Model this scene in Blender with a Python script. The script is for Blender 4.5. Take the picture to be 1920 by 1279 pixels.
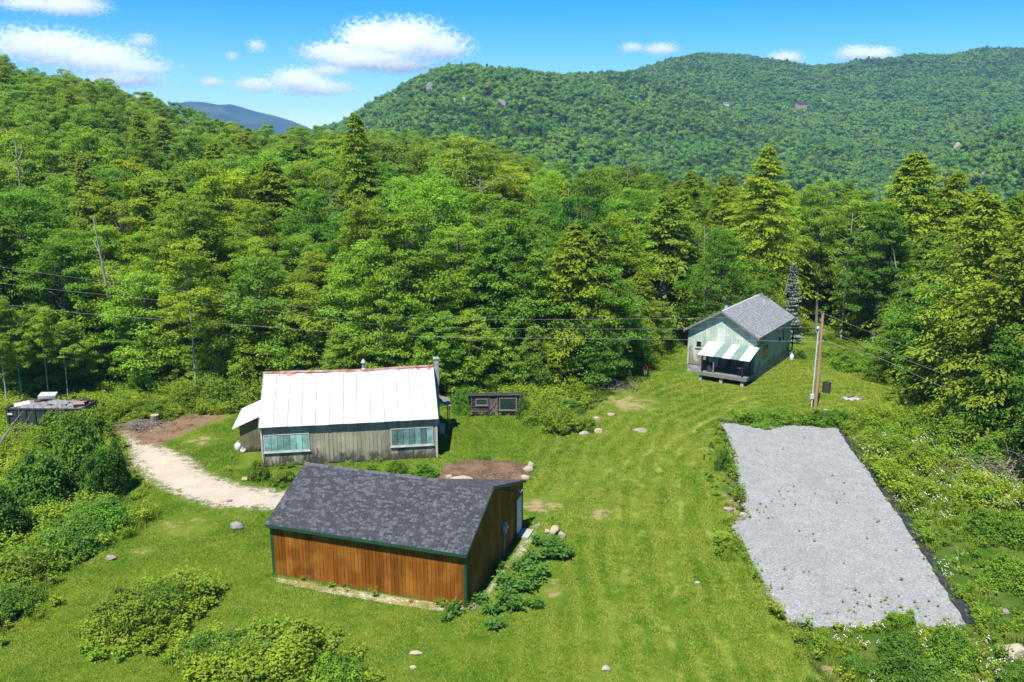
import bpy, bmesh, math, random
import numpy as np
from mathutils import Vector, Matrix

for _o in list(bpy.data.objects):
    bpy.data.objects.remove(_o, do_unlink=True)
SC = bpy.context.scene
COL = SC.collection
R = math.radians

# ------------------------------------------------------------------ camera
CAM_H = 22.0
FPX, HOR = 1600.0, 270.0            # focal length and horizon row, in pixels of the 1920 x 1279 frame
PITCH = math.atan((639.5 - HOR) / FPX)
cam_d = bpy.data.cameras.new('camera')
cam_d.sensor_width = 36.0
cam_d.lens = FPX / 1920.0 * 36.0
cam_d.clip_start = 0.5
cam_d.clip_end = 60000.0
cam = bpy.data.objects.new('camera', cam_d)
COL.objects.link(cam)
cam.location = (0, 0, CAM_H)
cam.rotation_euler = (math.pi / 2 - PITCH, 0, 0)
SC.camera = cam

# ------------------------------------------------------------------ sky and sun
SUN_EL = R(62.0)
SUN_AZ = math.atan2(-0.40, -0.917)          # compass angle of the sun from +Y towards +X
world = bpy.data.worlds.new('World')
SC.world = world
world.use_nodes = True
wn = world.node_tree.nodes
sky = wn.new('ShaderNodeTexSky')
sky.sky_type = 'NISHITA'
sky.sun_disc = False
sky.sun_elevation = SUN_EL
sky.sun_rotation = SUN_AZ
sky.altitude = 600.0
sky.air_density = 0.88
sky.dust_density = 0.0
sky.ozone_density = 5.0
hsv = wn.new('ShaderNodeHueSaturation')
hsv.inputs['Saturation'].default_value = 1.52
world.node_tree.links.new(sky.outputs[0], hsv.inputs['Color'])
world.node_tree.links.new(hsv.outputs[0], wn['Background'].inputs['Color'])
wn['Background'].inputs['Strength'].default_value = 0.078

sun_d = bpy.data.lights.new('sun', 'SUN')
sun_d.energy = 4.4
sun_d.angle = R(0.55)
sun_d.color = (1.0, 0.965, 0.89)
sun = bpy.data.objects.new('sun', sun_d)
COL.objects.link(sun)
_to_sun = Vector((math.sin(SUN_AZ) * math.cos(SUN_EL), math.cos(SUN_AZ) * math.cos(SUN_EL), math.sin(SUN_EL)))
sun.rotation_euler = _to_sun.to_track_quat('Z', 'Y').to_euler()
sun.location = (-40, -60, 120)

SC.view_settings.view_transform = 'Standard'
SC.view_settings.look = 'None'
SC.view_settings.exposure = 1.2
SC.view_settings.gamma = 1.0
SC.view_settings.use_curve_mapping = False
SC.render.engine = 'CYCLES'
SC.cycles.use_denoising = True
SC.cycles.max_bounces = 12
SC.cycles.diffuse_bounces = 4
SC.cycles.glossy_bounces = 2
SC.cycles.transmission_bounces = 4
SC.cycles.transparent_max_bounces = 12
SC.cycles.volume_bounces = 12
SC.cycles.caustics_reflective = False
SC.cycles.caustics_refractive = False
SC.cycles.sample_clamp_indirect = 6.0

# ------------------------------------------------------------------ helpers
_cp, _sp = math.cos(PITCH), math.sin(PITCH)
def ray(px, py):
    u = (px - 960.0) / FPX; v = -(py - 639.5) / FPX
    return (u, _cp + v * _sp, -_sp + v * _cp)
def G(px, py, z=0.0):
    """the place on level ground (height z) seen at a pixel of the photograph"""
    r = ray(px, py); t = (z - CAM_H) / r[2]
    return Vector((r[0] * t, r[1] * t, z))
def AT(px, py, Y):
    """the place seen at a pixel, at distance Y along the view axis on the map"""
    r = ray(px, py); t = Y / r[1]
    return Vector((r[0] * t, Y, CAM_H + r[2] * t))
def PXX(x, y):
    """photo column of a map position (for level sight)"""
    return 960.0 + FPX * x / max(y, 1e-3)

def smooth(a, b, x):
    t = np.clip((np.asarray(x, float) - a) / (b - a), 0, 1)
    return t * t * (3 - 2 * t)

def vnoise(x, y, seed=0):
    """cheap smooth value noise on arrays"""
    x = np.asarray(x, float); y = np.asarray(y, float)
    xi = np.floor(x).astype(np.int64); yi = np.floor(y).astype(np.int64)
    xf = x - xi; yf = y - yi
    xf = xf * xf * (3 - 2 * xf); yf = yf * yf * (3 - 2 * yf)
    def h(a, b):
        n = (a * 374761393 + b * 668265263 + seed * 974711) & 0x7fffffff
        n = ((n ^ (n >> 13)) * 1274126177) & 0x7fffffff
        n = n ^ (n >> 16)
        return (n & 0xffff) / 65535.0
    return (h(xi, yi) * (1 - xf) + h(xi + 1, yi) * xf) * (1 - yf) + (h(xi, yi + 1) * (1 - xf) + h(xi + 1, yi + 1) * xf) * yf
def fbm(x, y, seed=0, o=4):
    s = 0; a = 0.5; t = 0
    for k in range(o):
        s = s + a * vnoise(np.asarray(x) * 2 ** k, np.asarray(y) * 2 ** k, seed + k * 17); t += a; a *= 0.5
    return s / t

def link(o, parent=None):
    COL.objects.link(o)
    if parent is not None:
        o.parent = parent
    return o
def tag(o, label=None, cat=None, group=None, kind=None):
    if label: o['label'] = label
    if cat: o['category'] = cat
    if group: o['group'] = group
    if kind: o['kind'] = kind
    return o
def empty(name, loc=(0, 0, 0), rz=0.0):
    o = bpy.data.objects.new(name, None)
    o.empty_display_size = 0.3
    link(o); o.location = loc; o.rotation_euler = (0, 0, rz)
    return o
def np_mesh(name, V, quads=None, tris=None, mats=(), tint=None, vattr=None, midx=None, smooth_shade=False):
    me = bpy.data.meshes.new(name)
    V = np.asarray(V, np.float32)
    nq = 0 if quads is None else len(quads); nt = 0 if tris is None else len(tris)
    idx = []; 
    if nq: idx.append(np.asarray(quads, np.int32).ravel())
    if nt: idx.append(np.asarray(tris, np.int32).ravel())
    idx = np.concatenate(idx)
    me.vertices.add(len(V)); me.vertices.foreach_set('co', V.ravel())
    me.loops.add(len(idx)); me.loops.foreach_set('vertex_index', idx)
    me.polygons.add(nq + nt)
    ls = np.concatenate([np.arange(nq) * 4, nq * 4 + np.arange(nt) * 3]).astype(np.int32)
    me.polygons.foreach_set('loop_start', ls)
    if midx is not None:
        me.polygons.foreach_set('material_index', np.asarray(midx, np.int32))
    if smooth_shade:
        me.polygons.foreach_set('use_smooth', np.ones(nq + nt, bool))
    me.update(calc_edges=True)
    if tint is not None:
        a = me.attributes.new('tint', 'FLOAT', 'FACE'); a.data.foreach_set('value', np.asarray(tint, np.float32))
    for k, arr in (vattr or {}).items():
        a = me.attributes.new(k, 'FLOAT', 'POINT'); a.data.foreach_set('value', np.asarray(arr, np.float32))
    for m in mats: me.materials.append(m)
    return me

class MB:
    """collects boxes, prisms and tubes and links them as ONE mesh object"""
    def __init__(s): s.v = []; s.f = []; s.t = []
    def add(s, vs, fs, tint=0.5):
        n = len(s.v); s.v += [tuple(p) for p in vs]; s.f += [tuple(i + n for i in f) for f in fs]; s.t += [tint] * len(fs); return s
    def box(s, a, b, tint=0.5):
        x0, y0, z0 = a; x1, y1, z1 = b
        if x0 > x1: x0, x1 = x1, x0
        if y0 > y1: y0, y1 = y1, y0
        if z0 > z1: z0, z1 = z1, z0
        return s.add([(x0,y0,z0),(x1,y0,z0),(x1,y1,z0),(x0,y1,z0),(x0,y0,z1),(x1,y0,z1),(x1,y1,z1),(x0,y1,z1)],
              [(0,3,2,1),(4,5,6,7),(0,1,5,4),(1,2,6,5),(2,3,7,6),(3,0,4,7)], tint)
    def hexa(s, p, tint=0.5):
        """8 corners: bottom ring of four, then top ring of four"""
        return s.add(p, [(0,3,2,1),(4,5,6,7),(0,1,5,4),(1,2,6,5),(2,3,7,6),(3,0,4,7)], tint)
    def slab(s, quad, th, tint=0.5):
        """a quad (four corners, counter-clockwise from above) given thickness downwards along its normal"""
        q = [Vector(p) for p in quad]; n = (q[1] - q[0]).cross(q[3] - q[0]).normalized() * th
        return s.hexa([p - n for p in q] + q, tint)
    def prism(s, pts, d, tint=0.5):
        """a flat polygon swept along vector d"""
        n = len(pts); d = Vector(d); a = [Vector(p) for p in pts]; b = [p + d for p in a]
        fs = [tuple(range(n))[::-1], tuple(range(n, 2 * n))] + [(i, (i + 1) % n, n + (i + 1) % n, n + i) for i in range(n)]
        return s.add(a + b, fs, tint)
    def tube(s, pts, rad, sides=6, tint=0.5, cap=True):
        pts = [Vector(p) for p in pts]; n0 = len(s.v); rings = []
        if not hasattr(rad, '__len__'): rad = [rad] * len(pts)
        for i, p in enumerate(pts):
            d = (pts[min(i + 1, len(pts) - 1)] - pts[max(i - 1, 0)]).normalized()
            a = d.orthogonal().normalized() if i == 0 else (prev - d * prev.dot(d)).normalized()
            prev = a; b = d.cross(a)
            for k in range(sides):
                t = 2 * math.pi * k / sides
                s.v.append(tuple(p + (a * math.cos(t) + b * math.sin(t)) * rad[i]))
        for i in range(len(pts) - 1):
            for k in range(sides):
                q = n0 + i * sides
                s.f.append((q + k, q + (k + 1) % sides, q + sides + (k + 1) % sides, q + sides + k)); s.t.append(tint)
        if cap:
            s.f.append(tuple(n0 + k for k in range(sides))[::-1]); s.t.append(tint)
            q = n0 + (len(pts) - 1) * sides
            s.f.append(tuple(q + k for k in range(sides))); s.t.append(tint)
        return s
    def lathe(s, prof, c=(0, 0, 0), sides=12, tint=0.5):
        n0 = len(s.v)
        for r, z in prof:
            for k in range(sides):
                t = 2 * math.pi * k / sides
                s.v.append((c[0] + r * math.cos(t), c[1] + r * math.sin(t), c[2] + z))
        for i in range(len(prof) - 1):
            for k in range(sides):
                q = n0 + i * sides
                s.f.append((q + k, q + (k + 1) % sides, q + sides + (k + 1) % sides, q + sides + k)); s.t.append(tint)
        s.f.append(tuple(n0 + k for k in range(sides))[::-1]); s.t.append(tint)
        q = n0 + (len(prof) - 1) * sides
        s.f.append(tuple(q + k for k in range(sides))); s.t.append(tint)
        return s
    def mesh(s, name, mat, smooth_shade=False):
        me = bpy.data.meshes.new(name)
        me.from_pydata(s.v, [], s.f)
        a = me.attributes.new('tint', 'FLOAT', 'FACE'); a.data.foreach_set('value', np.asarray(s.t, np.float32))
        if smooth_shade: me.polygons.foreach_set('use_smooth', np.ones(len(s.f), bool))
        me.update()
        if mat: me.materials.append(mat)
        return me
    def build(s, name, mat, parent=None, smooth_shade=False, label=None):
        o = bpy.data.objects.new(name, s.mesh(name, mat, smooth_shade))
        if label: o['label'] = label
        return link(o, parent)

# ------------------------------------------------------------------ materials
def new_mat(name):
    m = bpy.data.materials.new(name); m.use_nodes = True
    nt = m.node_tree; nt.nodes.clear()
    return m, nt
class NT:
    def __init__(s, nt): s.nt = nt
    def n(s, t, **kw):
        n = s.nt.nodes.new(t)
        for k, v in kw.items(): setattr(n, k, v)
        return n
    def l(s, a, b): s.nt.links.new(a, b)
    def val(s, x, inp):
        if hasattr(x, 'links') or isinstance(x, bpy.types.NodeSocket): s.l(x, inp)
        else: inp.default_value = x
    def math(s, op, a, b=0.0, c=None, clamp=False):
        n = s.n('ShaderNodeMath', operation=op, use_clamp=clamp); s.val(a, n.inputs[0]); s.val(b, n.inputs[1])
        if c is not None: s.val(c, n.inputs[2])
        return n.outputs[0]
    def mix(s, f, a, b, bt='MIX'):
        n = s.n('ShaderNodeMix', data_type='RGBA', blend_type=bt); s.val(f, n.inputs[0])
        for x, i in ((a, 6), (b, 7)):
            if isinstance(x, (tuple, list)): n.inputs[i].default_value = (x[0], x[1], x[2], 1)
            else: s.l(x, n.inputs[i])
        return n.outputs[2]
    def ramp(s, f, stops):
        n = s.n('ShaderNodeValToRGB'); cr = n.color_ramp; s.l(f, n.inputs[0])
        while len(cr.elements) > 1: cr.elements.remove(cr.elements[-1])
        for i, (p, c) in enumerate(stops):
            e = cr.elements[0] if i == 0 else cr.elements.new(p)
            e.position = p; e.color = (c[0], c[1], c[2], 1) if len(c) == 3 else c
        return n.outputs[0]
    def step(s, x, a, b):
        n = s.n('ShaderNodeMapRange', interpolation_type='SMOOTHSTEP', clamp=True); s.val(x, n.inputs[0])
        n.inputs[1].default_value = a; n.inputs[2].default_value = b
        return n.outputs[0]
    def noise(s, scale, detail=4, vec=None, rough=0.55, dist=0.0, col=False):
        n = s.n('ShaderNodeTexNoise'); n.inputs['Scale'].default_value = scale; n.inputs['Detail'].default_value = detail
        n.inputs['Roughness'].default_value = rough; n.inputs['Distortion'].default_value = dist
        if vec is not None: s.l(vec, n.inputs['Vector'])
        return n.outputs['Color' if col else 'Fac']
    def vor(s, scale, vec=None, feature='F1', out='Color'):
        n = s.n('ShaderNodeTexVoronoi', feature=feature); n.inputs['Scale'].default_value = scale
        if vec is not None: s.l(vec, n.inputs['Vector'])
        return n.outputs[out]
    def attr(s, name): return s.n('ShaderNodeAttribute', attribute_name=name).outputs['Fac']
    def pos(s): return s.n('ShaderNodeNewGeometry').outputs['Position']
    def obj(s): return s.n('ShaderNodeTexCoord').outputs['Object']
    def scl(s, v, x, y, z):
        n = s.n('ShaderNodeVectorMath', operation='MULTIPLY'); s.l(v, n.inputs[0]); n.inputs[1].default_value = (x, y, z); return n.outputs[0]
    def bump(s, h, strength, dist):
        n = s.n('ShaderNodeBump'); n.inputs['Strength'].default_value = strength; n.inputs['Distance'].default_value = dist; s.l(h, n.inputs['Height']); return n.outputs[0]
    def out(s, sh): s.l(sh, s.n('ShaderNodeOutputMaterial').inputs['Surface'])
    def bsdf(s, color, rough=0.8, metal=0.0, normal=None, spec=0.4):
        n = s.n('ShaderNodeBsdfPrincipled')
        if isinstance(color, (tuple, list)): n.inputs['Base Color'].default_value = (color[0], color[1], color[2], 1)
        else: s.l(color, n.inputs['Base Color'])
        s.val(rough, n.inputs['Roughness']); s.val(metal, n.inputs['Metallic'])
        n.inputs['Specular IOR Level'].default_value = spec
        if normal is not None: s.l(normal, n.inputs['Normal'])
        return n.outputs[0]

MAT = {}
ALB = 0.76          # the photograph is exposed bright: built surfaces keep plain real-world tones
def dim(c): return tuple(x * ALB for x in c)
def simple(name, c1, c2=None, scale=3.0, rough=0.8, metal=0.0, spec=0.4, stretch=(1, 1, 1), bump=0.0, tint=0.0, detail=5, lo=0.35, hi=0.65):
    """two-tone weathered surface in the object's own coordinates, with a per-piece shade from the face attribute tint"""
    m, nt = new_mat(name); T = NT(nt)
    c1 = dim(c1); c2 = dim(c2) if c2 else None
    v = T.scl(T.obj(), *stretch)
    f = T.noise(scale, detail, v)
    c = T.mix(T.step(f, lo, hi), c1, c2 or tuple(x * 0.75 for x in c1))
    if tint:
        k = T.math('MULTIPLY_ADD', T.attr('tint'), 2 * tint, 1 - tint)
        cc = T.n('ShaderNodeCombineColor'); 
        for i in range(3): T.l(k, cc.inputs[i])
        c = T.mix(1.0, c, cc.outputs[0], 'MULTIPLY')
    nrm = T.bump(f, bump, 0.02) if bump else None
    T.out(T.bsdf(c, rough, metal, nrm, spec))
    MAT[name] = m
    return m

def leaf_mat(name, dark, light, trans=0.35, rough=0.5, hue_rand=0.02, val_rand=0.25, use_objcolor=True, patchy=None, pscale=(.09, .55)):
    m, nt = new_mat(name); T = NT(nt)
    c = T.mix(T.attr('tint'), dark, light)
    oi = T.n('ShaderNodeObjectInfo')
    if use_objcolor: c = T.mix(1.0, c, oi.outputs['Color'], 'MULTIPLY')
    hs = T.n('ShaderNodeHueSaturation'); T.l(c, hs.inputs['Color'])
    T.l(T.math('MULTIPLY_ADD', oi.outputs['Random'], 2 * hue_rand, 0.5 - hue_rand), hs.inputs['Hue'])
    r2 = T.math('FRACT', T.math('MULTIPLY', oi.outputs['Random'], 37.3))
    T.l(T.math('MULTIPLY_ADD', r2, 2 * val_rand, 1 - val_rand), hs.inputs['Value'])
    if patchy:       # stands of growth differ from place to place
        big = T.noise(pscale[0], 4, oi.outputs['Location']); mid = T.noise(pscale[1], 5, oi.outputs['Location'])
        k = T.math('MULTIPLY_ADD', T.step(mid, 0.34, 0.68), 0.55, T.math('MULTIPLY', T.step(big, 0.40, 0.64), 0.55))
        hs_c = T.mix(k, T.mix(1.0, hs.outputs[0], patchy[0], 'MULTIPLY'), T.mix(1.0, hs.outputs[0], patchy[1], 'MULTIPLY'))
    else: hs_c = hs.outputs[0]
    p = T.bsdf(hs_c, rough, 0, None, 0.12)
    tr = T.n('ShaderNodeBsdfTranslucent'); 
    tc = T.mix(1.0, hs_c, (1.35, 1.25, 0.6), 'MULTIPLY'); T.l(tc, tr.inputs['Color'])
    mx = T.n('ShaderNodeMixShader'); mx.inputs[0].default_value = trans
    T.l(p, mx.inputs[1]); T.l(tr.outputs[0], mx.inputs[2]); T.out(mx.outputs[0])
    MAT[name] = m
    return m
# ------------------------------------------------------------------ terrain: yard, wooded slope, valley
_GX = [-400, 0, 150, 300, 430, 560, 700, 900, 1100, 1300, 1550, 1850, 2300]
_GY = [104, 140, 160, 188, 226, 243, 250, 260, 292, 314, 340, 368, 380]
_GZ = [CAM_H + 320 * (HOR - y) / FPX - 20.5 for y in _GY]
def terrain(x, y):
    x = np.asarray(x, float); y = np.asarray(y, float)
    d = np.hypot(x, y); yy = np.maximum(y, 0.35 * d + 1e-3)
    px = 960 + FPX * x / yy
    gz = np.interp(px, _GX, _GZ)
    s = smooth(92, 320, d)
    back = smooth(345, 620, d)
    z = gz * s * (1 - back) - 42 * back
    z = z * smooth(-60, 40, y)
    wob = (fbm(x / 38, y / 38, 5) - 0.5) * 6 * smooth(100, 200, d)
    return z + wob

_r1x = [300, 480, 570, 640, 700, 760, 830, 880, 930, 1000, 1100, 1200, 1350, 1500, 1700, 1920, 2200]
_r1y = [305, 262, 231, 208, 183, 153, 122, 115, 118, 126, 142, 160, 187, 216, 252, 290, 330]
_r2x = [700, 1000, 1100, 1165, 1200, 1240, 1290, 1340, 1400, 1480, 1600, 1680, 1740, 1800, 1860, 1920, 2200]
_r2y = [300, 185, 146, 135, 120, 106, 97, 100, 108, 118, 115, 111, 103, 91, 93, 95, 110]
_r3x = [1500, 1650, 1780, 1920, 2100, 2300]
_r3y = [372, 320, 268, 215, 170, 140]
def hill(x, y):
    x = np.asarray(x, float); y = np.asarray(y, float)
    px = 960 + FPX * x / np.maximum(y, 1); 
    z = np.full(np.shape(x), -42.0)
    for rx, ry, D, d0, top in ((_r1x, _r1y, 1350., 430., 27.), (_r2x, _r2y, 2000., 900., 29.), (_r3x, _r3y, 820., 430., 12.)):
        zr = CAM_H + D * (HOR - np.interp(px, rx, ry)) / FPX * 0.985 - top
        t = np.where(y < D, np.clip((y - d0) / (D - d0), 0, 1), np.clip(1 - (y - D) / (0.9 * (D - d0)), 0, 1))
        t = np.where(y < D, np.sin(t * math.pi / 2) ** 1.25, t * t * (3 - 2 * t))
        z = np.maximum(z, -42 + (zr + 42) * t)
    w = smooth(420, 620, y)
    return z + ((fbm(x / 170, y / 170, 11) - 0.5) * 60 + (fbm(x / 60, y / 60, 23) - 0.5) * 14) * w * (1 - 0.85 * smooth(0.0, 1.0, np.clip((z - 120) / 120, 0, 1)))

# ---- areas of the yard, as outlines on the ground (read from the photograph)
def outline(pts): return np.array([G(*p)[:2] for p in pts])
def inside(P, x, y):
    x = np.asarray(x); y = np.asarray(y); r = np.zeros(x.shape, bool); n = len(P)
    for i in range(n):
        x0, y0 = P[i]; x1, y1 = P[(i + 1) % n]
        c = ((y0 > y) != (y1 > y))
        with np.errstate(divide='ignore', invalid='ignore'):
            r ^= c & (x < (x1 - x0) * (y - y0) / (y1 - y0 + 1e-12) + x0)
    return r
def edge_dist(P, x, y, closed=True):
    d = np.full(np.shape(x), 1e9); n = len(P)
    for i in range(n if closed else n - 1):
        a = P[i]; b = P[(i + 1) % n]; ab = b - a; L = ab @ ab + 1e-12
        t = np.clip(((x - a[0]) * ab[0] + (y - a[1]) * ab[1]) / L, 0, 1)
        d = np.minimum(d, np.hypot(x - a[0] - t * ab[0], y - a[1] - t * ab[1]))
    return d
def sdist(P, x, y):
    d = edge_dist(P, x, y); return np.where(inside(P, x, y), d, -d)

DRIVE = outline([(222, 796), (236, 838), (246, 876), (284, 908), (338, 936), (400, 953), (500, 958), (585, 965), (640, 940), (560, 926), (505, 915), (440, 903), (392, 884), (352, 852), (318, 838), (262, 828)])
SOIL = outline([(208, 806), (232, 795), (300, 776), (420, 769), (436, 782), (384, 800), (330, 826), (300, 840), (240, 845), (225, 826)])
PAD = outline([(1347, 791), (1395, 797), (1450, 796), (1572, 803), (1612, 858), (1650, 912), (1694, 975), (1752, 1068), (1822, 1172), (1760, 1176), (1690, 1182), (1600, 1178), (1530, 1176), (1478, 1168), (1440, 1110), (1404, 1045), (1374, 992), (1376, 978), (1398, 974), (1392, 930), (1380, 888), (1374, 848), (1360, 812)])
MULCH = outline([(835, 872), (880, 862), (950, 864), (992, 872), (1000, 884), (975, 905), (900, 912), (820, 900), (826, 884)])
LAWN = outline([(-500, 2600), (-60, 1260), (30, 1178), (110, 1088), (235, 955), (262, 905), (215, 800), (300, 770), (430, 765), (600, 740), (840, 745), (880, 785), (985, 780), (1110, 772), (1160, 725), (1235, 690), (1275, 655), (1300, 625), (1490, 615), (1540, 640), (1600, 665), (1680, 720), (1690, 765), (1640, 770), (1570, 778), (1380, 780), (1335, 800), (1350, 900), (1372, 1010), (1440, 1130), (1480, 1190), (1530, 1260), (1600, 1400), (2300, 2600)])
MEADOW = outline([(1500, 612), (1560, 600), (1640, 628), (1700, 700), (1770, 790), (1850, 850), (2000, 920), (2300, 1100), (2500, 1500), (1700, 1500), (1590, 1340), (1540, 1262), (1484, 1186), (1440, 1128), (1404, 1060), (1376, 1000), (1320, 900), (1335, 800), (1382, 776), (1570, 772), (1650, 765), (1692, 760), (1680, 722), (1600, 668), (1540, 645)])
BARE = [(376, 826, 36, 12, .9), (1010, 948, 66, 20, .95), (1130, 964, 40, 16, .9), (1060, 910, 30, 8, .4), (345, 985, 60, 26, .7), (268, 1034, 30, 10, .8), (140, 1122, 18, 5, .5), (108, 1150, 12, 4, .5), (172, 1212, 16, 5, .6),
        (1336, 1004, 14, 9, .8), (1180, 756, 62, 20, .95), (1246, 752, 30, 12, .4), (700, 1132, 210, 10, .0), (1556, 1256, 34, 22, .95), (1030, 1105, 36, 34, .7), (420, 970, 60, 10, .5), (1215, 905, 40, 10, .45), (905, 1215, 30, 8, .4), (1480, 735, 40, 8, .3), (640, 1215, 40, 10, .35), (1200, 1180, 36, 9, .4), (1372, 945, 14, 44, .95), (1255, 1130, 20, 5, .5), (1140, 1255, 16, 8, .5), (780, 1225, 30, 10, .5), (1310, 1092, 14, 4, .4),
        (1740, 1040, 30, 26, .75), (1760, 1110, 34, 20, .55), (1640, 830, 20, 8, .3), (1590, 748, 60, 14, .3), (1700, 1020, 18, 20, .6), (640, 890, 150, 9, .8), (760, 880, 40, 8, .6), (905, 700, 20, 8, .2)]

# wheel tracks worn from the garage door over to the house
WORN = [([(1000, 948), (1080, 905), (1180, 868), (1270, 822), (1340, 780), (1400, 742)], .5, .62), ([(1010, 968), (1100, 924), (1210, 884), (1300, 836), (1368, 790), (1420, 752)], .5, .55),
        ([(1240, 1279), (1262, 1130), (1268, 1010), (1280, 900), (1320, 820)], .45, .48), ([(1120, 1279), (1160, 1120), (1190, 1000), (1225, 900), (1280, 830)], .45, .42)]
def yard_masks(x, y):
    m = {}
    n1 = fbm(x / 1.3, y / 1.3, 3)
    bare = np.zeros(np.shape(x))
    for (px, py, rx, ry, s) in BARE:
        c = G(px, py); ex = abs(G(px + rx, py)[0] - c[0]); ey = abs(G(px, py - ry)[1] - c[1])
        q = np.hypot((x - c[0]) / ex, (y - c[1]) / ey)
        bare = np.maximum(bare, s * np.clip(1.35 - q, 0, 1))
    for line, wd, st in WORN:
        q = edge_dist(np.array([G(*c)[:2] for c in line]), x, y, False); bare = np.maximum(bare, st * np.clip(1.3 - q / wd, 0, 1))
    m['bare'] = bare
    m['soil'] = np.clip(sdist(SOIL, x, y) / 2.4 + 0.4, 0, 1)
    m['drive'] = np.clip(sdist(DRIVE, x, y) / 0.8 + 0.45, 0, 1)
    m['lawn'] = np.clip(sdist(LAWN, x, y) / 0.8 + 0.5, 0, 1)
    return m

def axis(lo, hi, dense, far, grow=1.14):
    a = list(np.arange(lo, hi + 1e-6, dense)); s = dense; b = []; p = hi
    while p < far: s *= grow; p += s; b.append(p)
    s = dense; c = []; p = lo
    while p > -far: s *= grow; p -= s; c.append(p)
    return np.array(c[::-1] + a + b)
gx = axis(-46, 46, 0.33, 3600); gy = axis(26, 92, 0.33, 4000)
XX, YY = np.meshgrid(gx, gy)
ZZ = terrain(XX, YY)
MK = yard_masks(XX, YY)
# coordinate across the mown strips: distance from a curve that sweeps from the near lawn up to the house
MOW = np.array([G(*p)[:2] for p in ((1500, 1500), (1420, 1279), (1330, 1080), (1290, 950), (1290, 860), (1330, 800), (1420, 760), (1600, 740))])
mow = edge_dist(MOW, XX, YY, False)
ny, nx = XX.shape
ii = np.arange(ny * nx).reshape(ny, nx)
gq = np.stack([ii[:-1, :-1], ii[:-1, 1:], ii[1:, 1:], ii[1:, :-1]], -1).reshape(-1, 4)

def ground_material():
    m, nt = new_mat('ground'); T = NT(nt)
    p = T.pos()
    big = T.noise(0.09, 4, p); mid = T.noise(0.55, 5, p); fine = T.noise(6.5, 5, p, 0.7); vf = T.noise(22, 3, p, 0.7)
    g = T.mix(T.step(mid, 0.36, 0.66), (0.085, 0.150, 0.014), (0.150, 0.200, 0.026))
    g = T.mix(T.math('MULTIPLY', T.step(big, 0.42, 0.64), 0.6), g, (0.165, 0.21, 0.03))
    g = T.mix(T.math('MULTIPLY', T.step(fine, 0.55, 0.75), 0.55), g, (0.20, 0.22, 0.055))
    # mown strips
    mw = T.math('SINE', T.math('MULTIPLY_ADD', T.noise(.35, 3, p), 9.0, T.math('MULTIPLY', T.attr('mow'), 5.0)))
    near = T.step(T.attr('mow'), 9.0, 2.5)
    g = T.mix(T.math('MULTIPLY', T.math('MULTIPLY', T.math('MULTIPLY', T.step(mw, -0.2, 0.95), T.step(T.noise(.8, 4, p), .4, .62)), near), 0.9), g, (0.27, 0.30, 0.06))
    g = T.mix(T.step(vf, 0.62, 0.38), g, T.mix(1.0, g, (0.62, 0.66, 0.55), 'MULTIPLY'))
    forest = T.mix(T.step(fine, 0.4, 0.65), (0.03, 0.032, 0.014), (0.055, 0.045, 0.025))
    meadow = T.mix(T.step(mid, 0.4, 0.65), (0.05, 0.10, 0.014), (0.10, 0.12, 0.03))
    rough_g = T.mix(T.attr('meadow'), forest, meadow)
    g = T.mix(T.step(T.math('MULTIPLY_ADD', T.math('SUBTRACT', mid, 0.5), 0.9, T.attr('lawn')), 0.35, 0.6), rough_g, g)
    # worn, bare and dug places
    tan = T.mix(T.step(fine, 0.38, 0.66), (0.32, 0.235, 0.13), (0.24, 0.19, 0.085))
    br = T.math('ADD', T.attr('bare'), T.math('ADD', T.math('MULTIPLY', T.math('SUBTRACT', T.noise(1.1, 6, p, 0.78), 0.5), 2.9), T.math('MULTIPLY', T.math('SUBTRACT', T.noise(7.0, 4, p, 0.7), 0.5), 0.8)))
    g = T.mix(T.step(br, 0.60, 1.15), g, tan)
    brown = T.mix(T.step(fine, 0.35, 0.68), (0.135, 0.085, 0.05), (0.26, 0.175, 0.105))
    brown = T.mix(T.step(T.noise(0.9, 6, p, 0.75), 0.48, 0.66), brown, (0.075, 0.048, 0.032))
    brown = T.mix(T.step(T.noise(2.2, 5, p, 0.7), 0.6, 0.72), brown, (0.30, 0.225, 0.15))
    sf = T.math('ADD', T.attr('soil'), T.math('ADD', T.math('MULTIPLY', T.math('SUBTRACT', T.noise(1.1, 6, p, 0.75), 0.5), 1.7), T.math('MULTIPLY', T.math('SUBTRACT', T.noise(8.0, 4, p, 0.7), 0.5), 0.7)))
    g = T.mix(T.step(sf, 0.40, 0.8), g, brown)
    nrm = T.bump(T.math('MULTIPLY_ADD', fine, 0.6, vf), 0.9, 0.07)
    T.out(T.bsdf(g, 0.95, 0, nrm, 0.0))
    return m
soilmask = np.maximum(MK['soil'], 0)
mead = np.clip(sdist(MEADOW, XX, YY) / 1.0 + 0.5, 0, 1)
ground = bpy.data.objects.new('ground', np_mesh('ground', np.stack([XX, YY, ZZ], -1).reshape(-1, 3), gq, mats=[ground_material()],
    vattr=dict(bare=MK['bare'].ravel(), soil=soilmask.ravel(), lawn=MK['lawn'].ravel(), mow=mow.ravel(), meadow=mead.ravel()), smooth_shade=True))
link(ground); tag(ground, kind='structure')

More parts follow.
